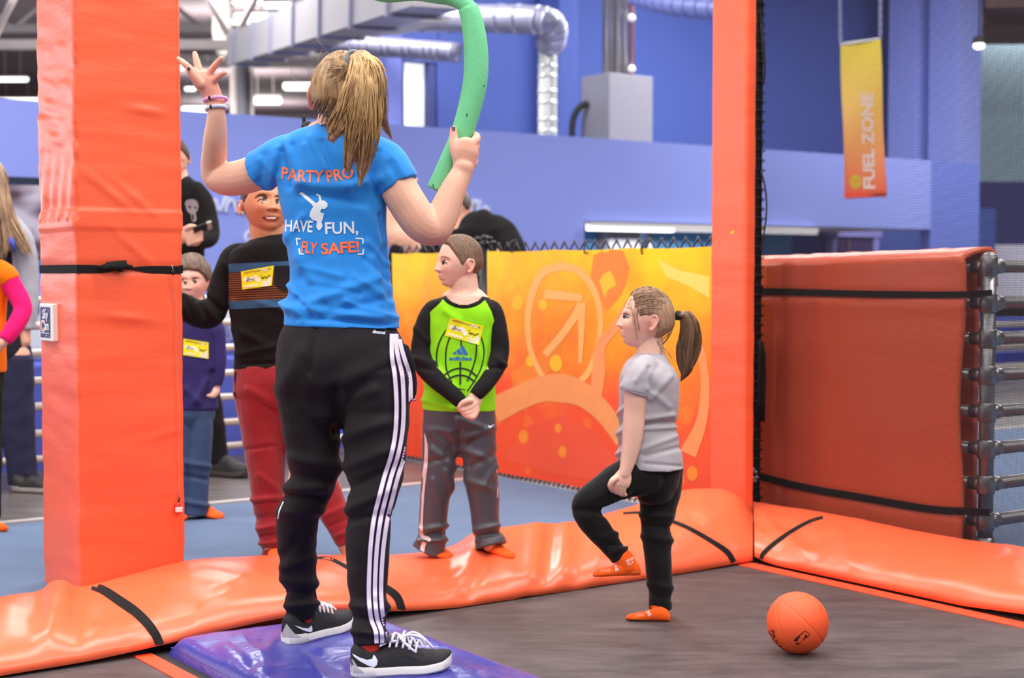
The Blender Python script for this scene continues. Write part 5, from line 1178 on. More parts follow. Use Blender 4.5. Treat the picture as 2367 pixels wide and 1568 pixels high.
PF = [(730, 760, 715, 860, 8, -0.004), (775, 905, 780, 1000, 14, -0.010), (800, 880, 900, 830, 20, 0.006), (780, 930, 860, 905, 16, 0.006), (790, 960, 900, 960, 18, -0.005), (800, 1010, 900, 970, 16, 0.006), (680, 1060, 780, 1080, 16, 0.007), (660, 1100, 760, 1110, 14, -0.006), (665, 1130, 750, 1125, 12, 0.007), (655, 1150, 740, 1155, 10, -0.007), (645, 1185, 740, 1180, 10, 0.005), (800, 1080, 900, 1040, 14, 0.006), (805, 1130, 920, 1080, 14, -0.006), (805, 1180, 900, 1130, 12, 0.006), (800, 1205, 905, 1190, 10, -0.005), (655, 1340, 735, 1350, 12, 0.006), (660, 1370, 735, 1375, 10, -0.006), (665, 1400, 735, 1395, 8, 0.006), (815, 1400, 890, 1410, 10, 0.006), (820, 1430, 890, 1440, 9, -0.006), (820, 1460, 890, 1468, 8, 0.006), (870, 1380, 890, 1400, 10, 0.006), (700, 820, 650, 900, 22, 0.005), (690, 1250, 640, 1300, 14, -0.004), (655, 1310, 720, 1290, 12, 0.005)]
wrinkle(me, PF, 0.0035, (10, 10, 14), 6.0)
pan = put('track_pants', me, PANT, wo); pbv2 = bvh_of([pan])
STW = M('stripe_white', (226, 220, 228), 0.7, var=0.03); STP = M('stripe_edge_purple', (86, 30, 110), 0.7, var=0)
mid = [(914, 772), (916, 800), (921, 830), (930, 870), (933, 930), (932, 980), (927, 1020), (918, 1060), (905, 1100), (892, 1150), (880, 1200), (872, 1260), (868, 1320), (867, 1380), (872, 1430), (882, 1460), (884, 1488)]
for k, dx in enumerate((-15, 0, 15)):
    sc = [0.55, 0.7, 0.95, 1.15, 1.1, 1.1, 1.05, 1.05, 1.05, 1.05, 1.05, 1.0, 0.95, 0.95, 0.95, 0.9, 0.9]
    pts = [(x + dx*s_, y) for (x, y), s_ in zip(mid, sc)]
    drape_flat('side_stripe_edge', ribbon_bm(pts, 12.5), pbv2, STP, pan, off=0.0040, L=10); drape_flat('side_stripe', ribbon_bm(pts, 9.5), pbv2, STW, pan, off=0.0055, L=10)
dtext('climacool', (861, 770), (890, 773), 7.5, WT, 0.03, bv=pbv2, par=pan, L=5)
drape_flat('seam', ribbon_bm([(748, 752), (725, 775), (712, 810), (714, 850), (726, 890)], 1.6), pbv2, M('seam_dark', (22, 19, 22), 0.8, var=0), pan, off=0.0012)
drape_flat('knee_seam', ribbon_bm([(803, 1227), (830, 1215), (852, 1218)], 1.8), pbv2, M('seam_dark', (22, 19, 22), 0.8, var=0), pan, off=0.0012)
m = MB(); m.tube([W(950, 924, 4.05), W(962, 925, 4.05)], 0.0022, 6); put('zip_pull', m, STEEL, pan)
drape_flat('side_stripe', ribbon_bm([(655, 1160), (646, 1180), (642, 1200)], 3), pbv2, STW, pan, off=0.003)
drape_flat('side_stripe', ribbon_bm([(641, 1270), (641, 1300), (645, 1340)], 3), pbv2, STW, pan, off=0.003)
# --- shoes
t = NT('shoe_knit_black'); vo = t.n('ShaderNodeTexVoronoi'); vo.inputs['Scale'].default_value = 260; t.l(t.coord(), vo.inputs['Vector']); t.base(t.mix(vo.outputs['Distance'], srgb((18, 16, 19)), srgb((42, 39, 44)))); t.rough(0.8); t.bump(vo.outputs['Distance'], 0.4, 0.002); KNIT = t.m
SOLE = M('shoe_sole_white', (232, 228, 222), 0.6, var=0.04); GREYC = M('shoe_heel_grey', (176, 170, 174), 0.6, var=0.05); LACE = cloth('lace_white', (226, 220, 224), 0.8, 0.05)
def matz(px, py): p = G(px, py, 0.05); return p
sh1 = thing('sneaker', matz(925, 1562), 'black sneaker with white tick on the front foot, laces tied in a bow', 'shoe', 'black sneakers of the woman')
h1 = matz(812, 1564); t1 = matz(1040, 1548); t1 = h1 + (t1-h1).normalized()*0.272
u1, s1, f1_ = shoe(sh1, h1, t1, (KNIT, SOLE), hgt=0.080, wid=0.046, sole=0.026)
sh2 = thing('sneaker', matz(730, 1470), 'black sneaker with grey heel on the rear foot beside the orange pad', 'shoe', 'black sneakers of the woman')
h2 = matz(653, 1490); t2 = matz(812, 1446); t2 = h2 + (t2-h2).normalized()*0.272; sd_ = (t2-h2).normalized().cross(Z)*0.012; h2 = h2 + sd_; t2 = t2 + sd_
u2_, s2, f2_ = shoe(sh2, h2, t2, (KNIT, SOLE), hgt=0.080, wid=0.046, sole=0.026)
for (sh, up, so, fr, sw, heelp) in ((sh1, u1, s1, f1_, [(814, 1511), (830, 1520), (848, 1526), (860, 1524), (864, 1514), (868, 1518), (873, 1528), (871, 1538), (865, 1543), (852, 1540), (833, 1530), (818, 1518)], [(810, 1520), (818, 1528), (828, 1545), (842, 1556), (812, 1556), (808, 1545)]), (sh2, u2_, s2, f2_, [(681, 1446), (700, 1452), (714, 1453), (720, 1446), (722, 1452), (722, 1460), (716, 1462), (702, 1458), (688, 1451)], [(650, 1468), (662, 1442), (668, 1450), (682, 1466), (697, 1473), (680, 1474), (652, 1473)])):
    bv = bvh_of([up, so]); drape_flat('tick', poly_bm(sw), bv, WT, up, off=0.0015, L=6); drape_flat('heel_counter', poly_bm(heelp), bv, GREYC, up, off=0.0015, L=6)
    heel, d, s, nr, L = fr
    m = MB()
    for i in range(5):
        t_ = 0.36 + 0.065*i; h_ = np.interp(t_, [.28, .4, .52, .68, .82], [.80, .86, .74, .52, .40])*0.080 + 0.030; w_ = 0.030
        c = heel + d*L*t_
        for sg_ in (-1, 1):
            P = catmull([list(c + s*w_*sg_*0.95 + nr*(h_*0.80)), list(c + s*w_*sg_*0.5 + nr*(h_*0.97+0.004) + d*0.008), list(c + d*0.016 + nr*(h_+0.006)), list(c - s*w_*sg_*0.7 + d*0.024 + nr*(h_*0.88))], 5); m.tube([Vector(p) for p in P], 0.0034, 6)
    put('laces', m, LACE, sh)
    # tongue and ankle collar
    m = MB(); c = heel + d*L*0.36 + nr*0.098; m.box(c, d*0.022 - nr*0.010, s*0.022, nr*0.010 + d*0.004); put('tongue', m, M('tongue_grey', (84, 80, 86), 0.7), sh, bevel=0.006)
heel, d, s, nr, L = f1_
c = heel + d*L*0.50 + nr*0.094; m = MB()
for pts in ([(0, 0, 0), (0.02, 0.02, 0.012), (0.05, 0.03, 0.004), (0.06, 0.028, -0.015)], [(0, 0, 0), (0.03, 0.0, 0.014), (0.055, 0.01, 0.002), (0.085, 0.014, -0.03)], [(0, 0, 0), (-0.01, 0.03, 0.010), (0.01, 0.05, -0.012), (0.03, 0.052, -0.028)], [(0, 0, 0), (0.015, -0.03, 0.010), (0.02, -0.045, -0.008)], [(0, 0, 0), (-0.02, 0.012, 0.018), (-0.03, 0.03, 0.0), (0, 0, 0)]):
    P = catmull([list(c + d*a + s*b + nr*e) for a, b, e in pts], 6); m.tube([Vector(p) for p in P], 0.0036, 6)
m.ball(c, 0.008, 10, 6); put('lace_bow', m, LACE, sh1)
SOCKR = cloth('sock_red', (226, 60, 44), 0.85, 0.06)
for (px0, py0, px1, py1, Y, r_, nm) in ((698, 1405, 696, 1440, 4.389, 26, 'x'), (853, 1470, 851, 1514, 4.010, 26, 'y')):
    v, f = limb([(px0, py0, Y, r_), ((px0+px1)/2, (py0+py1)/2, Y, r_), (px1, py1, Y, r_*0.85)], cap=(0.3, 0.3)); m = MB(); m.add(v, f); sk = put('sock', m, SOCKR, wo)
    dtext('UN.' if nm == 'x' else 'FUN', (683, 1431) if nm == 'x' else (820, 1496), (706, 1433) if nm == 'x' else (836, 1499), 7, WT, 0.02, bv=bvh_of([sk]), par=sk, L=5)
# --- hair
HB = hair_mat('hair_dark_blond', (84, 58, 40), (190, 150, 102), 80); HL = hair_mat('hair_pony_blond', (118, 82, 50), (222, 182, 124), 90)
HD = hair_mat('hair_brown', (70, 46, 34), (140, 104, 72), 80)
def wline(a):
    d_ = abs(a); return float(np.interp(d_, [0, 0.9, 1.45, 1.75, 2.3, 3.15], [0.34, 0.20, 0.08, 0.04, -0.24, -0.33])) + 0.02*noise.noise(Vector((a*11, 1, 0)))
me = hw.hair(wline, lambda a, z: 0.030 + 0.012*math.exp(-((abs(a)-2.4)/0.8)**2), fn=lambda a, z: 0.006*noise.noise(Vector((a*14, z*2, 0))))
hairo = put('hair', me, HB, wo)
tie = W(817, 133, YW-0.155)
# combed strands from the hairline to the tie
rnd = random.Random(5); mb = MB()
for k in range(420):
    a = rnd.uniform(0.7, math.pi)*rnd.choice((-1, 1)); z0 = rnd.uniform(wline(a)+0.01, 0.47); v0 = math.acos(max(-1, min(1, z0/0.5)))
    p0 = hw.surf(np.array(a), np.array(v0), False); n0 = p0/np.array([hw.p[0]**2, 0.43**2, 0.25]); n0 = n0/np.linalg.norm(n0); tl = hw.local(np.array([list(tie)]))[0]
    pts = []
    for q in range(9):
        s_ = q/8; p = p0*(1-s_) + tl*s_; nn = p/np.array([hw.p[0], 0.45, 0.5]); r_ = np.linalg.norm(nn); tgt = 1.075 + 0.02*math.sin(s_*3.1) + rnd.uniform(-.004, .012)
        p = p*(1 + (tgt/r_-1)*(1-s_**4)); pts.append(Vector(hw.w([p])[0]))
    mb.tube(pts, [0.0016*(0.6+0.4*math.sin(math.pi*min(1, q/8+0.15))) for q in range(9)], 4, cap=False)
put('hair_strands', mb, HB, hairo, kind='stuff')
mb = MB()
for k in range(260):                                            # darker under-layer
    a = rnd.uniform(1.3, math.pi)*rnd.choice((-1, -1, 1)); z0 = rnd.uniform(wline(a)-0.01, 0.16); p0 = hw.surf(np.array(a), np.array(math.acos(z0/0.5)), False); pts = []
    for q in range(9):
        s_ = q/8*0.8; p = p0*(1-s_) + tl*s_; nn = p/np.array([hw.p[0], 0.45, 0.5]); r_ = np.linalg.norm(nn); tgt = 1.09 + 0.02*math.sin(s_*3.1) + rnd.uniform(-.004, .010); p = p*(1 + (tgt/r_-1)*(1-s_**4)); pts.append(Vector(hw.w([p])[0]))
    mb.tube(pts, [0.0017*(0.3+0.7*math.sin(math.pi*min(1, q/8+0.1))) for q in range(9)], 4, cap=False)
put('under_hair_strands', mb, HD, hairo, kind='stuff')
m = MB(); tdir = Vector((0.10, -1, 0.25)).normalized(); x_ = tdir.cross(Z).normalized(); y_ = tdir.cross(x_)
m.tube([tie + (x_*math.cos(a_)+y_*math.sin(a_))*0.017 for a_ in np.linspace(0, 6.283, 17)[:-1]], 0.0065, 8, closed=True); put('hair_tie', m, M('hair_tie_grey', (128, 134, 136), 0.6), wo)
Yp = YW-0.20
def guide(pts, dy): return [W(x, y, Yp+d_) for (x, y), d_ in zip(pts, dy)]
gs = [guide([(817, 133), (838, 128), (858, 150), (868, 210), (880, 270), (905, 320)], [0.04, 0, -0.03, -0.035, 0.0, 0.05]),
      guide([(817, 133), (832, 132), (846, 170), (848, 240), (846, 310), (838, 370), (832, 432)], [0.04, 0, -0.04, -0.05, -0.03, 0.01, 0.05]),
      guide([(817, 133), (828, 136), (830, 180), (815, 240), (790, 290), (768, 318), (772, 330)], [0.04, 0, -0.04, -0.05, -0.03, 0.0, 0.03]),
      guide([(817, 133), (830, 134), (838, 180), (832, 250), (820, 310), (808, 370), (806, 405)], [0.04, 0, -0.04, -0.055, -0.03, 0.01, 0.05]),
      guide([(817, 133), (836, 130), (852, 160), (858, 230), (856, 290), (842, 340), (828, 385)], [0.04, 0, -0.035, -0.045, -0.03, 0.01, 0.05]),
      guide([(817, 133), (826, 138), (824, 190), (805, 250), (775, 285), (757, 305)], [0.04, 0, -0.035, -0.045, -0.02, 0.02]),
      guide([(817, 133), (834, 131), (848, 170), (854, 250), (850, 330), (840, 390), (835, 425)], [0.04, 0, -0.04, -0.055, -0.03, 0.02, 0.05])]
mb = strands(gs, 560, [0.010, 0.016, 0.026, 0.034, 0.030, 0.018, 0.004], 0.0022, 0.0004, seg=12, seed=3, jit=1.0); put('ponytail', mb, HL, wo, kind='stuff')
mb = MB()
for g in gs:
    P = catmull([list(p) for p in g], 5); mb.tube([Vector(p) for p in P], np.interp(np.linspace(0, 1, len(P)), [0, .15, .5, .8, 1], [0.010, 0.014, 0.017, 0.011, 0.002]).tolist(), 10)
put('ponytail_core', mb, HL, wo)
rnd = random.Random(9); mb = MB()
for k in range(70):
    a = rnd.uniform(-math.pi, math.pi); z0 = rnd.uniform(0.0, 0.46); p0 = hw.surf(np.array(a), np.array(math.acos(z0/0.5)), False)*1.05; o = np.array([rnd.gauss(0, .05), rnd.gauss(0, .05), rnd.gauss(0.02, .05)])
    P = [p0, p0*1.06 + o*0.6, p0*1.10 + o*1.4, p0*1.10 + o*2.2]; P = catmull([list(hw.w([p])[0]) for p in P], 4); mb.tube([Vector(p) for p in P], 0.0005, 3, cap=False)
put('flyaway_hair', mb, HL, hairo, kind='stuff')
# --- bracelets, radio
for (c, rx, mt, tilt, lab, nm, r_) in (((498, 231), 24.5, M('bracelet_pink', (232, 158, 206), 0.35, var=0.1), 2, 'pink beaded bracelet on the raised wrist, nearest the hand', 'bracelet', 0.0052), ((500, 251), 22.5, M('bracelet_white', (206, 204, 224), 0.45), 3, 'white and grey silicone band below the pink bracelet', 'bracelet', 0.0040)):
    o = thing('bracelet', W(c[0], c[1], 4.15), lab, 'bracelet'); cc = W(c[0], c[1], 4.15); R_ = rx*4.15/F
    if 'pink' in lab:
        for k in range(26):
            a_ = 2*math.pi*k/26; m = MB(); m.ball(cc + Vector((R_*math.cos(a_), R_*0.95*math.sin(a_), -0.004*math.sin(a_)+0.003*math.cos(a_))), 0.0054, 10, 7); put('bead', m, BLACK if k == 18 else mt, o)
    else:
        P = [[cc + Vector((R_*k_*math.cos(a_), R_*k_*0.95*math.sin(a_), h_ + 0.005*math.sin(a_))) for a_ in np.linspace(0, 6.283, 41)[:-1]] for h_, k_ in ((-0.008, 1), (0.008, 1), (0.008, 1.06), (-0.008, 1.06), (-0.008, 1))]
        m = MB(); m.grid(P, closed=True); put('band', m, mt, o, auto=40)
rd = thing('radio', W(715, 300, YW+0.07), 'black walkie-talkie microphone with stub antenna at the shoulder of the woman in blue', 'radio')
m = MB(); m.tube([W(703, 296, YW+0.08), W(703, 284, YW+0.08), W(702, 270, YW+0.08), W(702, 266, YW+0.08)], [0.005, 0.0052, 0.005, 0.003], 10); put('antenna', m, BLACK, rd)
m = MB(); m.ball(W(711, 293, YW+0.08), (0.018, 0.018, 0.016), 14, 10); m.tube([W(712, 296, YW+0.08), W(718, 304, YW+0.05), W(726, 318, YW+0.03)], 0.010, 10); put('housing', m, BLACK, rd)
for k in range(4):
    P = [W(705+4*k, 291, YW+0.064), W(707+4*k, 298, YW+0.06), W(706+4*k, 305, YW+0.064)]; m = MB(); m.tube(P, 0.0022, 6); put('grille_rib', m, M('radio_grey', (60, 56, 56), 0.5), rd)
m = MB(); P = catmull([list(W(x, y, Y_)) for x, y, Y_ in ((726, 306, YW+.02), (738, 296, YW-0.035), (748, 288, YW-0.05), (770, 290, YW-.06))], 6); m.tube([Vector(p) for p in P], 0.0018, 6); put('lanyard', m, M('lanyard_navy', (30, 40, 90), 0.6), rd)
# --- foam noodle
t = NT('foam_green'); c = srgb((116, 206, 148)); f = t.noise(150, 3); t.base(t.mix(f, tuple(x*0.85 for x in c), tuple(min(1, x*1.15) for x in c))); t.rough(0.9); t.bump(t.noise(320, 3), 0.4, 0.003); FOAM = t.m
NYd = YH + 0.050
npts = [(1010, 441), (1022, 415), (1040, 375), (1058, 335), (1074, 290), (1088, 240), (1098, 190), (1101, 140), (1098, 90), (1090, 45), (1082, 20)]
nr = [25, 25, 25, 25.5, 26, 27, 28, 28, 27, 25, 23]
nd = thing('foam_noodle', W(1060, 330, NYd), 'long bent green foam noodle held by the woman in blue', 'foam noodle')
v, f = limb([(x, y, NYd + 0.01*i/10, r_) for i, ((x, y), r_) in enumerate(zip(npts, nr))], n=28, sub=8, cap=(0, 0.3)); m = MB(); m.add(v, f)
v, f = limb([(1090, 26, NYd+0.01, 20), (1072, 8, NYd+0.01, 19), (1045, -8, NYd+0.015, 22), (1010, -18, NYd+0.02, 26), (960, -26, NYd+0.03, 27), (880, -24, NYd+0.04, 27), (820, -60, NYd+.05, 27)], n=28, sub=8, cap=(0.3, 0)); m.add(v, f)
no = put('foam', m, FOAM, nd)
nbv = bvh_of([no])
for pts in ([(1000, 426), (1002, 430), (1001, 434)], [(1077, 262), (1080, 266), (1078, 270)], [(1120, 196), (1118, 200)], [(992, 436), (996, 441), (998, 440)]):
    drape_flat('nick', ribbon_bm(pts, 2.5), nbv, M('foam_shadow', (34, 110, 66), 0.9, var=0), no, off=0.0008)
# ================================================================== the girl in the grey T-shirt
YG = 4.93
gi = person(1500, 1433, 0.0, 'small girl with brown ponytail in grey T-shirt lifting one knee')
hg = Head(W(1494, 738, YG), 0.192, (-0.985, -0.04, 0.13), (0.12, 0, 1), wd=0.37, df=0.40, db=0.45, nose=0.115, jaw=0.26, chin=0.022, cheek=0.03, lip=0.034)
YA = YG - 0.115
g_skin = [hg.geo()] + hg.ear(-1, 0.98) + hg.ear(1, 0.98) + [
    limb([(1503, 830, YG, 36), (1503, 810, YG, 33), (1502, 790, YG, 31), (1500, 770, YG, 30)], ratio=1.0),
    limb([(1486, 862, YA+0.02, 28), (1472, 900, YA, 27), (1467, 950, YA, 25.5), (1464, 990, YA-0.005, 25), (1459, 1030, YA-0.01, 22), (1452, 1065, YA-0.015, 18), (1446, 1088, YA-0.02, 15), (1443, 1098, YA-0.02, 15)]),
    limb([(1445, 1090, YA-0.02, 15), (1440, 1105, YA-0.02, 21), (1434, 1118, YA-0.02, 22), (1431, 1126, YA-0.02, 17)], ratio=0.6)]
for (pts) in ([(1420, 1112), (1413, 1122), (1413, 1132), (1418, 1137)], [(1428, 1118), (1422, 1130), (1424, 1138), (1430, 1141)], [(1437, 1118), (1433, 1132), (1434, 1141), (1438, 1145)], [(1445, 1115), (1442, 1130), (1442, 1140), (1446, 1145)]):
    g_skin.append(limb([(x, y, YA-0.03 + 0.005*i, 6.8-0.6*i) for i, (x, y) in enumerate(pts)], n=10))
g_skin.append(limb([(1424, 1105, YA-0.035, 8), (1415, 1112, YA-0.045, 7), (1410, 1122, YA-0.045, 6), (1411, 1130, YA-0.04, 5)], n=10))
g_skin += [limb([(1500, 850, YG, 50, 1.2), (1498, 950, YG, 52, 1.1), (1502, 1070, YG, 55, 1.1)]), limb([(1500, 1090, YG-.05, 40), (1400, 1130, YG-.07, 30), (1356, 1168, YG-.09, 17), (1385, 1226, YG-.085, 14), (1410, 1256, YG-.08, 12), (1438, 1295, YG-.08, 11)]), limb([(1527, 1085, YG+.05, 42), (1520, 1230, YG+.02, 26), (1526, 1380, YG, 17), (1526, 1400, YG, 14)]),
    limb([(1512, 870, YG+0.11, 26), (1500, 950, YG+0.12, 24), (1490, 1050, YG+0.11, 18), (1488, 1075, YG+.11, 14)])]
me = remesh(g_skin, 0.0025, 2); finish_skin(me, hg, [(1497, 760, 14, 0.7), (1420, 1135, 18, 0.3), (1440, 1108, 8, 0.4)]); gbody = put('body', me, SKIN_L, gi); gbv2 = bvh_of([gbody])
hg.eyes(EYEW, gi, x=0.150, z=0.015)
gbe = bvh_of([gbody] + [o for o in gi.children if o.name.startswith('eye')])
drape_flat('iris', poly_bm([(1443 + 3.4*math.cos(a_), 732 + 5*math.sin(a_)) for a_ in np.linspace(0, 6.28, 13)[:-1]]), gbe, M('iris_grey', (74, 78, 88), 0.2, var=0), gi, off=0.0012, L=4)
drape_flat('pupil', poly_bm([(1442 + 1.6*math.cos(a_), 732 + 2.6*math.sin(a_)) for a_ in np.linspace(0, 6.28, 10)[:-1]]), gbe, IRIS, gi, off=0.0018, L=4)
drape_flat('eyelash', ribbon_bm([(1439, 726), (1444, 724.5), (1450, 727), (1455, 731)], [1.5, 2.2, 2, 1]), gbe, BROW, gi, off=0.002, L=4)
drape_flat('eyebrow', ribbon_bm([(1439, 716), (1446, 712), (1457, 713), (1464, 718)], [1.5, 3, 3, 1.5]), gbe, M('brow_light', (176, 140, 110), 0.8, var=0.1), gi, off=0.0008, L=4)
drape_flat('lips', ribbon_bm([(1423.5, 765), (1428, 766.5), (1434, 771)], [4.5, 4, 1.5]), gbe, LIPM, gi, off=0.0016, L=3)
drape_flat('lips', ribbon_bm([(1424.5, 771), (1428, 771.5), (1433, 772)], [4.5, 4, 1.5]), gbe, LIPM, gi, off=0.0016, L=3)
drape_flat('mouth_line', ribbon_bm([(1424, 768.4), (1429, 769), (1435, 771.5)], 1.2), gbe, LIPD, gi, off=0.0022, L=3)
# T-shirt
GT = cloth('tshirt_heather_grey', (176, 170, 176), 0.85, 0.09, weave=220)
gt = [limb([(1504, 818, YG, 34, 1.1), (1503, 830, YG, 44, 1.35), (1501, 848, YG, 58, 1.55), (1500, 872, YG, 68, 1.5), (1500, 905, YG, 70, 1.36), (1499, 945, YG, 69, 1.26), (1494, 985, YG, 66, 1.22), (1497, 1020, YG, 70, 1.2), (1501, 1050, YG, 75, 1.2), (1503, 1078, YG, 78, 1.22)], n=30, cap=(0.3, 0)),
    limb([(1496, 846, YG-0.08, 30), (1483, 868, YA+0.01, 35), (1470, 893, YA, 35), (1464, 908, YA, 35)], cap=(1, 0)), limb([(1506, 846, YG+0.08, 30), (1512, 868, YG+.11, 33), (1508, 905, YG+.12, 33)], cap=(1, 0))]
me = remesh(gt, 0.0038, 4); P = get_co(me); px = proj_np(P); k = sstep(1030, 1080, px[:, 1]); P[:, 2] -= k*(px[:, 0]-1500)/78*0.012; set_co(me, P)
GF = [(1480, 970, 1555, 960, 6, 0.004), (1480, 982, 1556, 976, 5, -0.006), (1485, 992, 1560, 988, 6, 0.004), (1425, 960, 1450, 940, 6, 0.005), (1425, 985, 1448, 965, 5, -0.005), (1425, 1005, 1450, 990, 6, 0.005), (1428, 1030, 1450, 1012, 5, -0.005), (1430, 1050, 1455, 1035, 6, 0.005), (1480, 1040, 1560, 1010, 7, 0.004), (1490, 1055, 1570, 1035, 6, -0.004), (1500, 900, 1545, 940, 8, 0.003), (1500, 850, 1505, 900, 6, -0.005), (1505, 920, 1550, 870, 8, 0.003), (1470, 880, 1490, 850, 7, 0.003), (1490, 1072, 1575, 1078, 4, -0.003)]
wrinkle(me, GF, 0.002, (14, 14, 20), 3.0); gts = put('tshirt', me, GT, gi)
gtb = bvh_of([gts])
drape_flat('chest_print', ribbon_bm([(1429, 925), (1428, 945), (1429, 965)], [3, 4, 3]), gtb, OT, gts, off=0.0015, L=5)
drape_flat('sleeve_hem', ribbon_bm([(1432, 891), (1460, 902), (1492, 911)], 1.2), gtb, M('hem_grey', (140, 134, 140), 0.8, var=0), gts, off=0.0012, L=6)
# leggings
GL = cloth('leggings_black', (17, 15, 17), 0.8, 0.12, sheen=0.12)
gl = [limb([(1502, 1062, YG, 70, 1.1), (1506, 1090, YG, 70, 1.1), (1512, 1120, YG, 60, 1.1), (1514, 1140, YG, 46, 1.1)], n=26, cap=(0.3, 0.8)),
    limb([(1505, 1090, YG-.05, 52), (1470, 1100, YG-.06, 50), (1432, 1116, YG-.07, 46), (1395, 1136, YG-.08, 40), (1365, 1155, YG-.09, 35), (1352, 1172, YG-.09, 31), (1362, 1196, YG-.09, 32), (1385, 1228, YG-.085, 30), (1408, 1256, YG-.08, 26), (1425, 1278, YG-.08, 23), (1434, 1290, YG-.08, 23)], cap=(.6, 0)),
    limb([(1527, 1085, YG+.04, 54), (1527, 1125, YG+.04, 50), (1522, 1170, YG+.03, 43), (1517, 1220, YG+.02, 36), (1519, 1270, YG+.01, 33), (1523, 1320, YG, 30), (1526, 1365, YG, 28), (1527, 1410, YG, 27)], cap=(.6, 0))]
me = remesh(gl, 0.0038, 4); wrinkle(me, [(1395, 1180, 1470, 1145, 7, -0.006), (1400, 1170, 1450, 1140, 8, 0.004), (1485, 1190, 1550, 1195, 8, 0.005), (1490, 1215, 1550, 1222, 7, -0.005), (1488, 1240, 1552, 1250, 8, 0.005), (1395, 1240, 1425, 1235, 7, 0.005), (1405, 1262, 1440, 1258, 6, -0.006), (1415, 1275, 1448, 1268, 5, 0.006), (1500, 1350, 1550, 1360, 8, 0.004), (1502, 1375, 1550, 1385, 7, -0.004), (1335, 1180, 1395, 1185, 8, -0.004)], 0.0025, (14, 14, 18), 5.0); put('leggings', me, GL, gi)
# grip socks
a = W(1478, 1312, YG-.09); b = W(1371, 1322, YG-.10)
s_ = sock_foot(gi, W(1480, 1330, YG-.08), W(1371, 1333, YG-.10), SOCK, hgt=0.042, wid=0.030)
v, f = limb([(1434, 1284, YG-.08, 21), (1444, 1298, YG-.08, 24), (1450, 1312, YG-.08, 24)]); m = MB(); m.add(v, f); sk2 = put('sock_cuff', m, SOCK, gi)
sb = bvh_of([s_, sk2]); dtext('ZONE', (1414, 1296), (1424, 1322), 7, SOCKW, 0.03, bv=sb, par=s_, L=4); dtext('HAVE', (1448, 1301), (1466, 1293), 6, SOCKW, 0.02, bv=sb, par=s_, L=4); dtext('FLY', (1452, 1308), (1467, 1302), 6, SOCKW, 0.02, bv=sb, par=s_, L=4)
drape_flat('mesh_panel', poly_bm([(1386, 1298), (1408, 1296), (1412, 1322), (1388, 1322)]), sb, SOCKP, s_, off=0.001, L=6)
for k in range(9): drape_flat('grip_dot', poly_bm([(1444+3.6*k, 1330.5-1.2*k), (1446+3.6*k, 1329.8-1.2*k), (1446+3.6*k, 1332-1.2*k), (1444+3.6*k, 1332.4-1.2*k)]), sb, M('grip_yellow', (226, 190, 90), 0.7, var=0), s_, off=0.001, L=4)
s_ = sock_foot(gi, G(1549, 1436, 0.001), G(1447, 1432, 0.001), SOCK, hgt=0.036, wid=0.030)
v, f = limb([(1527, 1392, YG, 22), (1525, 1402, YG-.005, 23), (1522, 1412, YG-.01, 22)], cap=(0.3, 0.2)); m = MB(); m.add(v, f); sk2 = put('sock_cuff', m, SOCK, gi); sb = bvh_of([s_, sk2])
dtext('ZONE', (1490, 1408), (1500, 1426), 7, SOCKW, 0.03, bv=sb, par=s_, L=4)
drape_flat('mesh_panel', poly_bm([(1466, 1409), (1484, 1407), (1490, 1424), (1470, 1426)]), sb, SOCKP, s_, off=0.001, L=6)
for k in range(13): drape_flat('grip_dot', poly_bm([(1464+5.2*k, 1429+0.5*k), (1466.5+5.2*k, 1429.2+0.5*k), (1466.5+5.2*k, 1431.2+0.5*k), (1464+5.2*k, 1431+0.5*k)]), sb, M('grip_yellow', (226, 190, 90), 0.7, var=0), s_, off=0.001, L=4)
# hair
HG = hair_mat('hair_girl_brown', (98, 70, 54), (186, 148, 116), 90); HGP = hair_mat('hair_girl_pony', (62, 42, 32), (140, 104, 76), 110)
def gline(a): return float(np.interp(abs(a), [0, 0.6, 0.95, 1.2, 1.4, 1.75, 1.95, 2.3, 3.15], [0.37, 0.30, 0.14, 0.02, 0.06, 0.05, -0.10, -0.30, -0.36])) + 0.035*noise.noise(Vector((a*10, 3, 0)))
gh = put('hair', hg.hair(gline, lambda a, z: 0.026 + 0.02*math.exp(-((abs(a)-2.6)/0.8)**2), fn=lambda a, z: 0.006*noise.noise(Vector((a*16, z*3, 2)))), HG, gi)
tieg = W(1562, 729, YG); rnd = random.Random(15); mb = MB(); tl = hg.local(np.array([list(tieg)]))[0]
for k in range(380):
    a = rnd.uniform(0.25, math.pi)*rnd.choice((-1, 1)); z0 = rnd.uniform(gline(a)-0.01, 0.47); p0 = hg.surf(np.array(a), np.array(math.acos(z0/0.5)), False); pts = []
    for q in range(9):
        s_2 = q/8; p = p0*(1-s_2) + tl*s_2; nn = p/np.array([hg.p[0], 0.42, 0.5]); r_ = np.linalg.norm(nn); tgt = 1.105 + 0.03*math.sin(s_2*3.1) + rnd.uniform(-.006, .02); p = p*(1 + (tgt/r_-1)*(1-s_2**3)); pts.append(Vector(hg.w([p])[0]))
    mb.tube(pts, [0.0010*(0.5+0.5*math.sin(math.pi*min(1, q/8+0.15))) for q in range(9)], 4, cap=False)
put('hair_strands', mb, HG, gh, kind='stuff')
m = MB(); td = Vector((1, 0, -0.1)).normalized(); x_ = td.cross(Z).normalized(); y_ = td.cross(x_)
for o_ in (0, 0.007): m.tube([tieg + td*(0.004+o_) + (x_*math.cos(a_)+y_*math.sin(a_))*0.011 for a_ in np.linspace(0, 6.283, 15)[:-1]], 0.0055, 8, closed=True)
put('hair_tie', m, BLACK, gi)
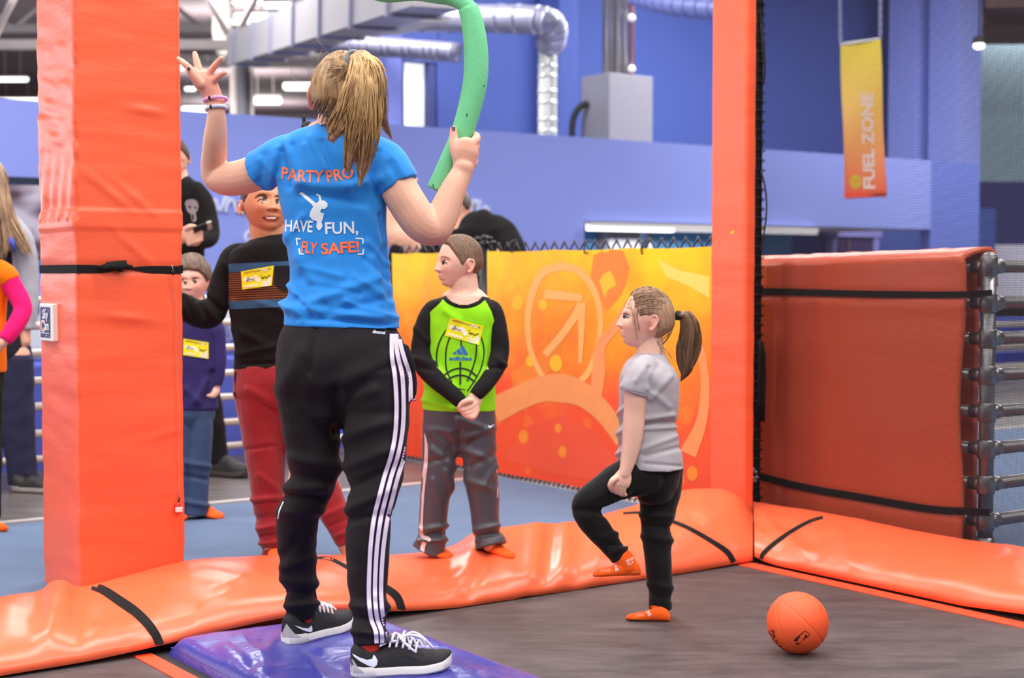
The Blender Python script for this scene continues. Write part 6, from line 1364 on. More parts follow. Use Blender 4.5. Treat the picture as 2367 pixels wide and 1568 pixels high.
gg = [[W(x, y, YG+d_) for x, y in pts] for pts, d_ in (([(1570, 730), (1590, 726), (1606, 750), (1610, 795), (1600, 840), (1576, 878)], 0), ([(1570, 730), (1586, 732), (1594, 765), (1590, 810), (1584, 850), (1574, 882)], -0.012), ([(1570, 730), (1580, 736), (1582, 770), (1575, 800), (1572, 835), (1577, 870)], 0.0), ([(1570, 730), (1592, 730), (1602, 770), (1600, 820), (1590, 860), (1575, 880)], 0.012))]
put('ponytail', strands(gg, 420, [0.007, 0.012, 0.016, 0.018, 0.012, 0.003], 0.0014, 0.0003, seg=11, seed=21, jit=1.0), HGP, gi, kind='stuff')
mb = MB()
for g in gg: P = catmull([list(p) for p in g], 5); mb.tube([Vector(p) for p in P], np.interp(np.linspace(0, 1, len(P)), [0, .2, .5, .8, 1], [0.006, 0.011, 0.013, 0.009, 0.002]).tolist(), 10)
put('ponytail_core', mb, HGP, gi)
mb = MB()
for pts in ([(1470, 700), (1466, 730), (1470, 760), (1474, 785)], [(1480, 690), (1474, 725), (1478, 765)], [(1530, 800), (1540, 812), (1552, 830)], [(1522, 790), (1530, 810), (1526, 826)], [(1460, 690), (1455, 705), (1462, 725), (1466, 750)]):
    for q in range(5): P = catmull([list(W(x+rnd.gauss(0, 2), y+rnd.gauss(0, 2), YG-0.066 if x < 1500 else YG-.04)) for x, y in pts], 5); mb.tube([Vector(p) for p in P], 0.0005, 3, cap=False)
put('loose_hair', mb, HG, gh, kind='stuff')

# ================================================================== the boy in green and black
YB = 5.45
gb = person(1075, 1285, 0.12, 'boy with cropped hair in green shirt with black sleeves, hands clasped')
hb_ = Head(W(1063, 606, YB), 0.186, (-0.92, -0.42, 0.02), (0.02, 0, 1), wd=0.365, df=0.43, db=0.46, nose=0.115, jaw=0.28, chin=0.022, cheek=0.03, lip=0.034)
sk = [hb_.geo()] + hb_.ear(-1, 0.95, z=-0.09, y=-0.02, flare=0.04) + hb_.ear(1, 0.95, z=-0.09, y=-0.02, flare=0.04) + [limb([(1074, 714, YB, 54, .74), (1074, 698, YB, 47, .86), (1074, 686, YB, 40, .95), (1074, 670, YB, 33), (1072, 650, YB, 32), (1070, 630, YB, 30)]),
    limb([(1075, 705, YB, 60, .7), (1070, 800, YB, 66, .6), (1063, 930, YB, 60, .6)]), limb([(1006, 728, YB, 12), (978, 770, YB-.01, 16), (975, 815, YB-.02, 17), (1035, 902, YB-.11, 14), (1068, 932, YB-.14, 13)]), limb([(1130, 728, YB, 12), (1152, 770, YB-.01, 15), (1155, 815, YB-.02, 16), (1120, 893, YB-.11, 13), (1092, 922, YB-.14, 13)]),
    limb([(1015, 960, YB, 32), (1012, 1100, YB, 26), (1000, 1250, YB, 18), (1000, 1270, YB, 17)]), limb([(1106, 960, YB, 32), (1110, 1100, YB, 26), (1128, 1240, YB-.01, 18), (1133, 1262, YB-.02, 17)]),
    limb([(1102, 920, YB-.14, 15), (1093, 932, YB-.145, 19), (1084, 944, YB-.15, 20), (1076, 952, YB-.15, 15)], ratio=0.7), limb([(1062, 926, YB-.13, 13), (1070, 935, YB-.135, 16), (1078, 944, YB-.14, 16)], ratio=0.8),
    limb([(1088, 926, YB-.165, 8), (1078, 928, YB-.17, 7.5), (1068, 934, YB-.17, 7), (1062, 942, YB-.168, 6)], n=10)]
for i, (a, b, c, d_) in enumerate((((1100, 940), (1088, 953), (1076, 955), (1066, 950)), ((1102, 944), (1092, 960), (1081, 962), (1071, 957)), ((1099, 934), (1084, 945), (1070, 948), (1060, 944)), ((1103, 948), (1096, 963), (1088, 965), (1079, 961)))):
    sk.append(limb([(*a, YB-.155, 7), (*b, YB-.165, 7), (*c, YB-.168, 6.5), (*d_, YB-.16, 5.5)], n=10))
me = remesh(sk, 0.0026, 2); finish_skin(me, hb_, [(1085, 945, 24, 0.45), (1087, 632, 14, .5), (1010, 640, 8, .3)]); gbod = put('body', me, SKIN_L, gb)
hb_.eyes(EYEW, gb, x=0.150, z=0.0)
eb_ = bvh_of([gbod] + [o for o in gb.children if o.name.startswith('eye')])
drape_flat('iris', poly_bm([(1024.5 + 3.2*math.cos(a_), 608.5 + 3.8*math.sin(a_)) for a_ in np.linspace(0, 6.28, 13)[:-1]]), eb_, IRIS, gb, off=0.0012, L=4)
drape_flat('iris', poly_bm([(1010 + 1.8*math.cos(a_), 602.5 + 2.8*math.sin(a_)) for a_ in np.linspace(0, 6.28, 13)[:-1]]), eb_, IRIS, gb, off=0.0012, L=4)
drape_flat('eyelash', ribbon_bm([(1019, 604.5), (1024, 604), (1031, 608), (1035, 612)], [1.2, 2.2, 2, 1]), eb_, BROW, gb, off=0.002, L=4)
drape_flat('eyebrow', ribbon_bm([(1018, 594), (1026, 593), (1036, 597), (1041, 602)], [2, 3.4, 3, 1.5]), eb_, M('brow_mid', (150, 112, 92), 0.8, var=0.1), gb, off=0.0008, L=4)
drape_flat('lips', ribbon_bm([(1002.5, 637), (1008, 637.5), (1015, 642)], [3.2, 4, 1.5]), eb_, M('lip_salmon', (226, 130, 118), 0.5, var=0), gb, off=0.0016, L=3)
drape_flat('lips', ribbon_bm([(1003.5, 643.5), (1008, 644), (1014, 644)], [3.2, 3.5, 1.5]), eb_, M('lip_salmon', (226, 130, 118), 0.5, var=0), gb, off=0.0016, L=3)
drape_flat('mouth_line', ribbon_bm([(1002.5, 640.2), (1008, 641), (1017, 643.5)], 1.2), eb_, LIPD, gb, off=0.0022, L=3)
drape_flat('nostril', poly_bm([(1004, 628), (1009, 628.5), (1008, 630.5), (1005, 630)]), eb_, M('nostril', (190, 110, 96), 0.6, var=0), gb, off=0.0016, L=3)
HBZ = hair_mat('hair_cropped_brown', (74, 52, 42), (142, 110, 86), 160, rough=0.6, stretch=(1, 1, 0.5))
def bline(a): return float(np.interp(abs(a), [0, 0.55, 0.85, 1.1, 1.35, 1.6, 1.75, 2.1, 3.15], [0.33, 0.30, 0.20, 0.06, -0.10, 0.04, 0.02, -0.24, -0.33])) + 0.015*noise.noise(Vector((a*14, 5, 0)))
put('hair', hb_.hair(bline, lambda a, z: 0.012 + 0.030*float(sstep(0.05, 0.35, z)), fn=lambda a, z: 0.004*noise.noise(Vector((a*40, z*60, 2)))), HBZ, gb)
# raglan shirt: fields decide where black sleeves and collar meet the green body
def add_shirt_fields(me):
    P = get_co(me); px = proj_np(P); x, y = px[:, 0], px[:, 1]
    lx = np.interp(y, [690, 700, 720, 740, 780, 1000], [1025, 1018, 996, 986, 984, 900]); rx_ = np.interp(y, [690, 700, 720, 740, 780, 1000], [1118, 1125, 1136, 1142, 1146, 1300])
    far = P[:, 1] > YB + 0.03
    d = np.maximum(lx - x, x - rx_); d = np.where(y > 800, -50, d)
    rr_ = np.hypot((x-1073)/1.0, (y-664)/0.83); col = 60 - rr_
    attr(me, 'sleeve', np.where(far, 5, d)); attr(me, 'collar', np.where(y < 720, col, -5)); return me
SHB = region_cloth('raglan_green', [(150, 232, 30), (24, 21, 23), (20, 18, 19)], ['sleeve', 'collar'])
gs_ = [limb([(1074, 680, YB, 42, .9), (1074, 692, YB, 62, .78), (1073, 706, YB, 82, .66), (1071, 730, YB, 88, .62), (1068, 770, YB, 86, .62), (1064, 830, YB, 82, .64), (1062, 890, YB, 83, .66), (1061, 948, YB, 85, .68)], n=32, cap=(0, 0))]
me = remesh(gs_, 0.0035, 4); wrinkle(me, [(1000, 840, 1050, 900, 8, 0.004), (1120, 860, 1090, 910, 8, 0.004), (985, 900, 1040, 935, 9, -0.004), (980, 925, 1050, 945, 6, 0.004), (1100, 800, 1135, 880, 10, 0.003), (1030, 720, 1060, 740, 8, .003)], 0.002, (12, 12, 16), 8.0); add_shirt_fields(me)
b_ = bmesh.new(); b_.from_mesh(me); dl = []
for v_ in b_.verts:
    x_p, y_p = project(v_.co)
    if y_p < 708 and math.hypot(x_p-1073, (y_p-664)/0.83) < 48: dl.append(v_)
bmesh.ops.delete(b_, geom=dl, context='VERTS'); b_.to_mesh(me); b_.free(); gsh = put('shirt', me, SHB, gb)
SLV = cloth('sleeve_black', (24, 21, 23), 0.85, 0.12)
for st in ([(1026, 706, YB, 16), (1004, 717, YB, 25), (988, 744, YB-.01, 26), (978, 780, YB-.02, 25), (974, 815, YB-.03, 25), (982, 848, YB-.06, 24), (1008, 878, YB-.10, 22), (1036, 902, YB-.125, 20), (1058, 922, YB-.14, 18), (1066, 930, YB-.142, 16)], [(1116, 706, YB, 16), (1134, 717, YB, 25), (1145, 744, YB-.01, 25), (1152, 780, YB-.02, 24), (1154, 815, YB-.03, 23), (1146, 850, YB-.06, 22), (1128, 880, YB-.10, 20), (1110, 902, YB-.13, 18), (1098, 916, YB-.14, 16)]):
    me = remesh([limb(st, cap=(1, 0))], 0.0035, 3); wrinkle(me, [(960, 830, 1000, 840, 7, .005), (970, 850, 1005, 855, 6, -.005), (1150, 830, 1165, 845, 7, .005), (1125, 850, 1160, 850, 6, -.005), (960, 760, 990, 790, 8, .003)], 0.002, (14, 14, 14), 4.0); put('sleeve', me, SLV, gb)
gsb = bvh_of([gsh]); INKB = M('print_black', (26, 32, 22), 0.7, var=0)
for pts, w in (([(1062, 745), (1035, 760), (1016, 790), (1009, 822), (1012, 850), (1020, 870)], 3.4), ([(1066, 742), (1045, 770), (1033, 800), (1030, 830), (1033, 858), (1045, 885)], 3.4), ([(1066, 745), (1066, 800)], 3.4), ([(1064, 836), (1064, 890)], 4), ([(1085, 755), (1100, 790), (1100, 822), (1093, 850), (1080, 882)], 3.4), ([(1092, 750), (1112, 780), (1119, 812), (1114, 845), (1100, 875), (1080, 905)], 3), ([(1026, 868), (1045, 856), (1065, 852), (1085, 857), (1104, 872)], 4), ([(1030, 882), (1045, 872), (1064, 868), (1082, 872), (1098, 884)], 4), ([(1036, 885), (1055, 897), (1075, 902)], 2.5)):
    drape_flat('ball_line', ribbon_bm(pts, w), gsb, INKB, gsh, off=0.0016, L=8)
PBL = M('print_blue', (44, 104, 190), 0.6, var=0)
b_ = poly_bm([(1045, 818), (1053, 812), (1056, 820)]); poly_bm([(1054, 811), (1061, 806), (1071, 820), (1060, 820)], b_); poly_bm([(1063, 804), (1070, 798.5), (1083, 821), (1074, 821)], b_); drape_flat('emblem', b_, gsb, PBL, gsh, off=0.0022, L=6)
dtext('adidas', (1038, 833), (1091, 833), 9, PBL, 0.03, bv=gsb, par=gsh, o=0.0022, L=5)
def sticker(quad, bv, par_label, marks, Yc):
    """name sticker on a shirt: yellow card with print and handwriting"""
    o = thing('name_sticker', Yc, par_label, 'sticker')
    drape_flat('card', poly_bm(quad), bv, M('sticker_yellow', (246, 240, 30), 0.5, var=0.04), o, off=0.0038, L=8)
    q = np.array(quad, float)
    def at(u, v): return tuple((q[0]*(1-u)+q[1]*u)*(1-v) + (q[3]*(1-u)+q[2]*u)*v)
    wm_ = M('sticker_white', (244, 242, 226), 0.5, var=0); dk = M('sticker_ink', (44, 52, 30), 0.6, var=0); ol = M('sticker_olive', (186, 160, 20), 0.6, var=0)
    k = np.linalg.norm(q[1]-q[0])/80
    for pts, w, mt in (([(.08, .12), (.3, .10), (.5, .13), (.7, .12), (.92, .13)], 3.5, ol), ([(.08, .55), (.16, .45), (.3, .52), (.42, .44), (.5, .55), (.58, .70)], 9, wm_), ([(.62, .20), (.68, .10), (.76, .16), (.84, .12)], 4, wm_), ([(.72, .70), (.78, .90), (.86, .72), (.93, .62), (.90, .92)], 4, wm_), ([(.70, .74), (.66, .88), (.76, .97), (.90, .93), (.95, .70), (.9, .55)], 2.6, wm_), ([(.08, .86), (.3, .87), (.5, .86)], 4, wm_), ([(.15, .58), (.20, .38), (.24, .50), (.17, .56), (.28, .50), (.34, .55), (.4, .48)], 1.6, dk), ([(.64, .58), (.68, .50), (.70, .58), (.75, .50), (.80, .58), (.86, .50), (.92, .46)], 2.2, dk), ([(.60, .42), (.66, .42)], 3, ol)):
        drape_flat('print' if mt is not dk else 'handwriting', ribbon_bm([at(*p) for p in pts], w*k), bv, mt, o, off=0.0050 if mt is not dk else 0.0058, L=6)
    return o
sticker([(1041, 734), (1118, 754), (1107, 798), (1028, 776)], gsb, 'yellow name sticker tilted on the bright green shirt', None, W(1073, 765, YB-0.09))
# track pants with side stripes
GP = cloth('track_pants_grey', (74, 72, 80), 0.45, 0.10, sheen=0.1, spec=0.5)
gp_ = [limb([(1061, 944, YB, 83, .66), (1062, 975, YB, 85, .66), (1062, 1005, YB, 84, .6), (1062, 1025, YB, 60, .6)], n=28, cap=(.2, .8)), limb([(1019, 970, YB, 42), (1018, 1010, YB, 43), (1015, 1060, YB, 41), (1012, 1105, YB, 39), (1005, 1150, YB, 35), (1001, 1200, YB, 33), (999, 1240, YB, 33), (994, 1264, YB, 37), (989, 1276, YB, 40)], cap=(.5, 0)),
    limb([(1105, 970, YB, 42), (1106, 1010, YB, 42), (1108, 1060, YB, 42), (1111, 1105, YB, 40), (1118, 1150, YB, 36), (1121, 1200, YB, 33), (1126, 1235, YB-.005, 32), (1132, 1252, YB-.01, 36), (1135, 1264, YB-.015, 38)], cap=(.5, 0))]
me = remesh(gp_, 0.0038, 3); wrinkle(me, [(990, 990, 1040, 1000, 7, .004), (1000, 1040, 1050, 1080, 9, .006), (985, 1070, 1030, 1060, 7, -.005), (1060, 970, 1120, 990, 8, .005), (1080, 1010, 1140, 990, 7, .005), (1075, 1040, 1120, 1060, 9, .006), (1085, 1080, 1145, 1050, 8, -.005), (1030, 1090, 1050, 1140, 9, .006), (1080, 1110, 1130, 1130, 9, .005), (1120, 1120, 1145, 1080, 8, .005), (975, 1225, 1030, 1215, 6, .007), (975, 1238, 1030, 1232, 5, -.008), (970, 1252, 1028, 1248, 6, .007), (1100, 1225, 1150, 1215, 6, .006), (1098, 1242, 1155, 1232, 5, -.007), (1000, 1110, 1015, 1160, 7, .004), (1063, 1000, 1064, 1080, 8, -.006), (995, 1000, 1030, 1030, 8, .005)], 0.0022, (14, 14, 14), 1.0); gpn = put('track_pants', me, GP, gb); gpb = bvh_of([gpn])
SWH = M('stripe_pinkish_white', (226, 206, 202), 0.6, var=0.04)
drape_flat('side_stripe', ribbon_bm([(981, 1003), (985, 1030), (984, 1070), (979, 1110), (975, 1160), (973, 1210), (975, 1238), (990, 1246), (992, 1252)], [2, 7, 9, 10, 9, 9, 9, 9, 8]), gpb, SWH, gpn, off=0.002, L=8); drape_flat('side_stripe', ribbon_bm([(981, 1254), (977, 1266), (976, 1277)], 10), gpb, SWH, gpn, off=0.002, L=8)
drape_flat('side_stripe', ribbon_bm([(1148, 1085), (1151, 1110), (1150, 1150)], [3, 4, 2]), gpb, SWH, gpn, off=0.002, L=8)
drape_flat('tick', poly_bm([(1129, 982), (1129, 988), (1133, 990), (1143, 981), (1134, 985), (1131, 985)]), gpb, WT, gpn, off=0.002, L=5)
s_ = sock_foot(gb, drape_pt(996, 1276, pbv, 0) or W(1000, 1280, YB), drape_pt(1031, 1291, pbv, 0), SOCK, hgt=0.034, wid=0.036); s2_ = sock_foot(gb, drape_pt(1120, 1272, pbv, 0), drape_pt(1184, 1292, pbv, 0), SOCK, hgt=0.036, wid=0.034)
# ================================================================== the smiling boy in black and maroon
YM = 5.62
mb_ = person(640, 1300, FLZ, 'smiling boy in black striped long-sleeved shirt and maroon pants')
hm = Head(W(617, 468, YM), 0.232, (0.40, -0.88, 0.10), (0.03, 0.12, 1), wd=0.395, df=0.41, db=0.44, nose=0.095, jaw=0.16, cheek=0.05, lip=0.026, chin=0.02)
sk = [hm.geo()] + hm.ear(-1, 0.82, z=-0.14, y=0.0, flare=0.05) + hm.ear(1, 0.82, z=-0.14, y=0.0, flare=0.05) + [limb([(632, 590, YM, 66, .6), (630, 570, YM, 52, .8), (624, 552, YM, 45, .9), (620, 530, YM, 43), (616, 500, YM, 42)]), limb([(628, 600, YM, 80, .6), (630, 700, YM, 80, .6), (632, 850, YM, 75, .6)]),
    limb([(535, 605, YM, 22), (512, 670, YM, 20), (490, 728, YM, 20), (450, 722, YM-.02, 20), (412, 696, YM-.05, 18), (400, 690, YM-.06, 18)]), limb([(720, 605, YM, 22), (740, 690, YM, 20), (745, 800, YM, 18), (745, 850, YM, 16), (745, 870, YM, 18)]),
    limb([(404, 692, YM-.055, 17), (394, 684, YM-.06, 18), (385, 676, YM-.06, 14)], ratio=.6), limb([(388, 680, YM-.06, 8), (378, 668, YM-.06, 7), (372, 656, YM-.06, 6)], n=10), limb([(390, 676, YM-.07, 8), (383, 662, YM-.07, 7), (380, 650, YM-.07, 6)], n=10), limb([(394, 674, YM-.08, 8), (390, 660, YM-.08, 7), (389, 648, YM-.08, 6)], n=10), limb([(386, 684, YM-.05, 7), (374, 676, YM-.05, 6), (366, 668, YM-.05, 5)], n=10), limb([(400, 680, YM-.09, 8), (402, 668, YM-.09, 7), (404, 660, YM-.09, 6)], n=10),
    limb([(600, 880, YM, 45), (615, 1090, YM, 34), (628, 1260, YM, 20), (630, 1290, YM, 18)]), limb([(672, 880, YM, 45), (735, 1100, YM, 34), (795, 1250, YM, 20), (802, 1265, YM, 18)])]
me = remesh(sk, 0.0032, 3); finish_skin(me, hm, [(562, 495, 14, .6), (590, 500, 26, .5)]); mbod = put('body', me, SKIN_T, mb_); hm.eyes(EYEW, mb_, x=0.155, z=0.0, r=(0.058, 0.05, 0.030))
mev = bvh_of([mbod] + [o for o in mb_.children if o.name.startswith('eye')])
for (x, y) in ((607, 465.5), (641, 467)): drape_flat('iris', poly_bm([(x + 4.2*math.cos(a_), y + 4*math.sin(a_)) for a_ in np.linspace(0, 6.28, 13)[:-1]]), mev, IRIS, mb_, off=0.0015, L=4)
for pts in ([(594, 466), (601, 461), (608, 460), (616, 463)], [(635, 464), (641, 461), (648, 464)]): drape_flat('eyelash', ribbon_bm(pts, [1.5, 2.6, 2.6, 1.2][:len(pts)]), mev, IRIS, mb_, off=0.0025, L=4)
for pts in ([(589, 458), (598, 452), (608, 450), (617, 453)], [(634, 455), (642, 453), (652, 458)]): drape_flat('eyebrow', ribbon_bm(pts, [2, 4, 4, 2][:len(pts)]), mev, M('brow_dark', (66, 40, 28), 0.8, var=0.1), mb_, off=0.0012, L=4)
drape_flat('lips', poly_bm([(603, 503), (612, 500), (622, 498.5), (628, 499.5), (634, 498.5), (641, 501), (648, 504), (642, 509), (634, 513), (625, 514), (615, 511)]), mev, M('lip_brown', (190, 104, 86), 0.45, var=0.05), mb_, off=0.0010, L=4)
drape_flat('mouth_gap', poly_bm([(604, 503.5), (614, 502.2), (626, 502), (638, 502.5), (647, 504.3), (638, 507.5), (626, 508.5), (614, 507)]), mev, M('mouth_dark', (70, 26, 24), 0.6, var=0), mb_, off=0.0018, L=4)
drape_flat('teeth', poly_bm([(613, 502.8), (620, 502.4), (630, 502.4), (639, 503), (637, 506), (628, 507.2), (618, 506.6)]), mev, TEETH, mb_, off=0.0024, L=4)
for pts in ([(617, 485), (621, 486.5), (624, 485.5)], [(632, 485.5), (636, 486.5), (638, 485)]): drape_flat('nostril', ribbon_bm(pts, 2.2), mev, M('nostril_dark', (110, 56, 40), 0.6, var=0), mb_, off=0.0012, L=3)
HMB = hair_mat('hair_dark_brown', (40, 28, 24), (96, 70, 56), 160, rough=0.6, stretch=(1, 1, 0.5))
def mline(a): return float(np.interp(abs(a), [0, 0.6, 0.9, 1.15, 1.4, 1.7, 2.1, 3.15], [0.34, 0.31, 0.22, 0.0, -0.08, 0.02, -0.26, -0.33])) + 0.015*noise.noise(Vector((a*14, 8, 0)))
put('hair', hm.hair(mline, lambda a, z: 0.012 + 0.03*float(sstep(0.05, 0.35, z)), fn=lambda a, z: 0.004*noise.noise(Vector((a*40, z*60, 5)))), HMB, mb_)
def add_mfields(me):
    P = get_co(me); px = proj_np(P); x, y = px[:, 0], px[:, 1]; yy = y + (x-600)*0.045; fr_ = (P[:, 1] < YM + 0.06) & (x > 516)
    b1 = np.minimum(yy-607, 627-yy); b2 = np.minimum(yy-694, 712-yy); attr(me, 'blue_band', np.where(fr_, np.maximum(b1, b2), -5)); attr(me, 'mid_band', np.where(fr_, np.minimum(yy-628, 693-yy), -5)); attr(me, 'row', yy); return me
t = NT('striped_shirt'); blk = srgb((20, 17, 18)); row = t.attr('row'); fine = t.math('GREATER_THAN', t.math('SINE', t.math('MULTIPLY', row, 2*math.pi/5.2)), 0.25); fine2 = t.math('GREATER_THAN', t.math('SINE', t.math('MULTIPLY', row, 2*math.pi/4.0)), 0.75)
c1 = t.mix(t.math('GREATER_THAN', t.attr('blue_band'), 0), blk, t.mix(fine2, srgb((58, 98, 132)), srgb((38, 64, 90))))
c2 = t.mix(t.math('MULTIPLY', t.math('GREATER_THAN', t.attr('mid_band'), 0), fine), c1, srgb((150, 86, 46))); t.base(c2); t.rough(0.85); t.b.inputs['Sheen Weight'].default_value = 0.03; t.b.inputs['Specular IOR Level'].default_value = 0.2; t.bump(t.noise(24, 4), .12, .006); STSH = t.m
ms = [limb([(622, 547, YM, 47, .9), (624, 557, YM, 68, .8), (626, 574, YM, 92, .66), (628, 610, YM, 106, .58), (629, 650, YM, 104, .58), (630, 700, YM, 101, .6), (630, 760, YM, 94, .62), (631, 810, YM, 88, .64), (632, 852, YM, 91, .66)], n=32, cap=(0, 0))]
me = remesh(ms, 0.004, 4); wrinkle(me, [(545, 760, 600, 790, 10, .004), (550, 820, 640, 800, 9, .004), (560, 842, 660, 838, 5, -.004), (540, 700, 560, 780, 9, .004), (600, 700, 660, 720, 9, .003)], 0.003, (11, 11, 14), 2.5); add_mfields(me); msh = put('shirt', me, STSH, mb_); msb = bvh_of([msh])
SLB = cloth('sleeve_soft_black', (20, 17, 18), 0.85, 0.12)
for st in ([(570, 585, YM, 24), (545, 595, YM, 32), (528, 620, YM-.01, 30), (515, 655, YM-.01, 29), (504, 695, YM-.02, 29), (490, 724, YM-.02, 31), (462, 728, YM-.03, 32), (435, 714, YM-.04, 31), (412, 700, YM-.05, 28), (404, 694, YM-.052, 24)], [(690, 585, YM, 24), (712, 600, YM, 32), (728, 650, YM, 30), (738, 720, YM, 27), (744, 800, YM, 24), (746, 850, YM, 22)]):
    me = remesh([limb(st, cap=(1, 0))], 0.004, 3); wrinkle(me, [(470, 700, 500, 740, 7, .006), (480, 690, 515, 720, 6, -.006), (455, 705, 470, 745, 6, .005), (430, 690, 445, 735, 7, -.004), (520, 610, 540, 640, 8, .004)], 0.0025, (14, 14, 14), 4.0); put('sleeve', me, SLB, mb_)
drape_flat('pocket', poly_bm([(635, 616), (672, 614), (668, 672), (656, 675), (634, 658)]), msb, cloth('pocket_black', (34, 30, 32), .85), msh, off=0.002, L=8)
sticker([(557, 628), (633, 614), (628, 660), (560, 670)], msb, 'yellow name sticker on the black striped shirt beside its pocket', None, W(595, 642, YM-0.1))
MP = cloth('sweatpants_maroon', (150, 36, 42), 0.85, 0.12, sheen=0.3)
mp = [limb([(633, 845, YM, 91, .66), (634, 880, YM, 94, .68), (636, 915, YM, 94, .62), (636, 940, YM, 64, .6)], n=28, cap=(.2, .8)), limb([(596, 880, YM, 57), (600, 940, YM, 54), (608, 1000, YM, 50), (614, 1060, YM, 46), (619, 1120, YM, 41), (622, 1170, YM, 37), (624, 1215, YM, 33), (629, 1250, YM, 29), (631, 1275, YM, 27), (632, 1292, YM, 25)], cap=(.5, 0)),
    limb([(676, 880, YM, 57), (688, 950, YM, 53), (704, 1020, YM, 48), (728, 1085, YM-.02, 44), (752, 1140, YM-.02, 39), (772, 1185, YM-.01, 35), (788, 1222, YM, 30), (797, 1243, YM, 26), (802, 1254, YM, 24)], cap=(.5, 0))]
me = remesh(mp, 0.0042, 3); wrinkle(me, [(585, 1155, 650, 1150, 7, .006), (588, 1200, 650, 1190, 7, -.006), (598, 1222, 650, 1212, 6, .007), (604, 1240, 650, 1235, 5, -.008), (604, 1256, 650, 1250, 5, .008), (605, 1272, 650, 1268, 5, -.008), (560, 1040, 640, 1030, 4, -.004), (590, 1163, 640, 1160, 3, -.004), (750, 1190, 800, 1170, 7, .006), (765, 1215, 805, 1200, 6, -.007), (780, 1235, 806, 1226, 5, .007), (575, 900, 640, 940, 10, .005), (600, 1100, 640, 1130, 9, .004)], 0.003, (12, 12, 14), 9.0); mpn = put('sweatpants', me, MP, mb_); mpb = bvh_of([mpn])
drape_flat('side_panel', ribbon_bm([(776, 1070), (786, 1105), (795, 1140), (806, 1172)], [6, 9, 9, 8]), mpb, SLB, mpn, off=0.002, L=8); drape_flat('side_panel', ribbon_bm([(545, 860), (541, 900), (546, 920)], [4, 6, 2]), mpb, SLB, mpn, off=0.002, L=8)
sock_foot(mb_, W(634, 1300, YM+0.03), G(650, 1322, FLZ), SOCK, hgt=0.05, wid=0.04); sock_foot(mb_, W(800, 1270, YM+.03), G(836, 1294, FLZ+.0), SOCK, hgt=0.05, wid=0.04)
v, f = limb([(802, 1250, YM, 19), (806, 1266, YM, 20), (808, 1280, YM, 20)]); m = MB(); m.add(v, f); put('sock_cuff', m, SOCKP, mb_)

# ================================================================== the small boy behind the wide post
YS = 6.55
sb_ = person(455, 1195, FLZ, 'small boy in navy top and jeans peeking past the wide post')
hs = Head(W(444, 646, YS), 0.205, (-0.02, -1, -0.05), (0, 0, 1), wd=0.36, nose=0.07, cheek=0.035)
sk = [hs.geo(90, 70)] + hs.ear(-1, 0.85, z=-0.08) + hs.ear(1, 0.85, z=-0.08) + [limb([(446, 735, YS, 36, .8), (446, 715, YS, 27), (445, 690, YS, 25)]), limb([(447, 740, YS, 48, .6), (448, 920, YS, 42, .6)]), limb([(500, 760, YS, 13), (505, 830, YS, 12), (500, 890, YS, 9), (497, 900, YS, 9)]), limb([(394, 760, YS, 13), (388, 830, YS, 12), (390, 895, YS, 9), (391, 905, YS, 9)]),
    limb([(499, 893, YS, 9), (495, 904, YS-.01, 13), (491, 914, YS-.02, 10)], ratio=.6), limb([(391, 893, YS, 9), (392, 904, YS-.01, 13), (394, 914, YS-.02, 10)], ratio=.6), limb([(464, 950, YS, 22), (458, 1090, YS, 18), (454, 1180, YS, 12)]), limb([(425, 950, YS, 22), (424, 1090, YS, 18), (422, 1180, YS, 12)])]
for i in range(4): sk.append(limb([(497-4*i, 906+i, YS-.02, 4.5), (493-4*i, 915, YS-.03, 4), (488-3*i, 918-i, YS-.03, 3.5)], n=8)); sk.append(limb([(389+3*i, 908, YS-.02, 4.5), (391+3*i, 917, YS-.03, 4), (395+3*i, 920, YS-.03, 3.5)], n=8))
me = remesh(sk, 0.0035, 2); finish_skin(me, hs); sbod = put('body', me, SKIN_L, sb_); hs.eyes(EYEW, sb_, r=(0.056, 0.05, 0.03)); sev = bvh_of([sbod] + [o for o in sb_.children if o.name.startswith('eye')])
for (x, y) in ((428, 655), (451, 653)): drape_flat('iris', poly_bm([(x + 3.2*math.cos(a_), y + 3*math.sin(a_)) for a_ in np.linspace(0, 6.28, 11)[:-1]]), sev, IRIS, sb_, off=0.0015, L=4); drape_flat('eyelash', ribbon_bm([(x-6, y-2), (x, y-4), (x+6, y-2)], 2), sev, BROW, sb_, off=.002, L=4); drape_flat('eyebrow', ribbon_bm([(x-7, y-9), (x, y-11), (x+7, y-9)], 2.5), sev, BROW, sb_, off=.001, L=4)
drape_flat('lips', poly_bm([(435, 684), (441, 682), (448, 684.5), (444, 689), (438, 689)]), sev, M('lip_red', (206, 84, 84), .5, var=0), sb_, off=.001, L=3)
def sline(a): return float(np.interp(abs(a), [0, 0.6, 0.9, 1.2, 1.6, 2.1, 3.15], [0.20, 0.17, 0.08, -0.06, -0.02, -0.26, -0.33]))
put('hair', hs.hair(sline, lambda a, z: 0.055, fn=lambda a, z: 0.03*noise.noise(Vector((a*9, z*6, 3)))), hair_mat('hair_ash_brown', (62, 46, 38), (138, 112, 94), 110), sb_)
me = remesh([limb([(446, 716, YS, 30, .9), (446, 728, YS, 52, .7), (446, 750, YS, 62, .58), (447, 800, YS, 60, .58), (448, 880, YS, 56, .6), (448, 946, YS, 55, .62)], n=26, cap=(.3, 0)), limb([(488, 735, YS, 18), (500, 765, YS, 19), (507, 820, YS, 17), (505, 865, YS, 15), (500, 890, YS, 13)], cap=(1, 0)), limb([(404, 735, YS, 18), (393, 765, YS, 19), (387, 820, YS, 17), (388, 865, YS, 15), (391, 890, YS, 13)], cap=(1, 0))], 0.0045, 3)
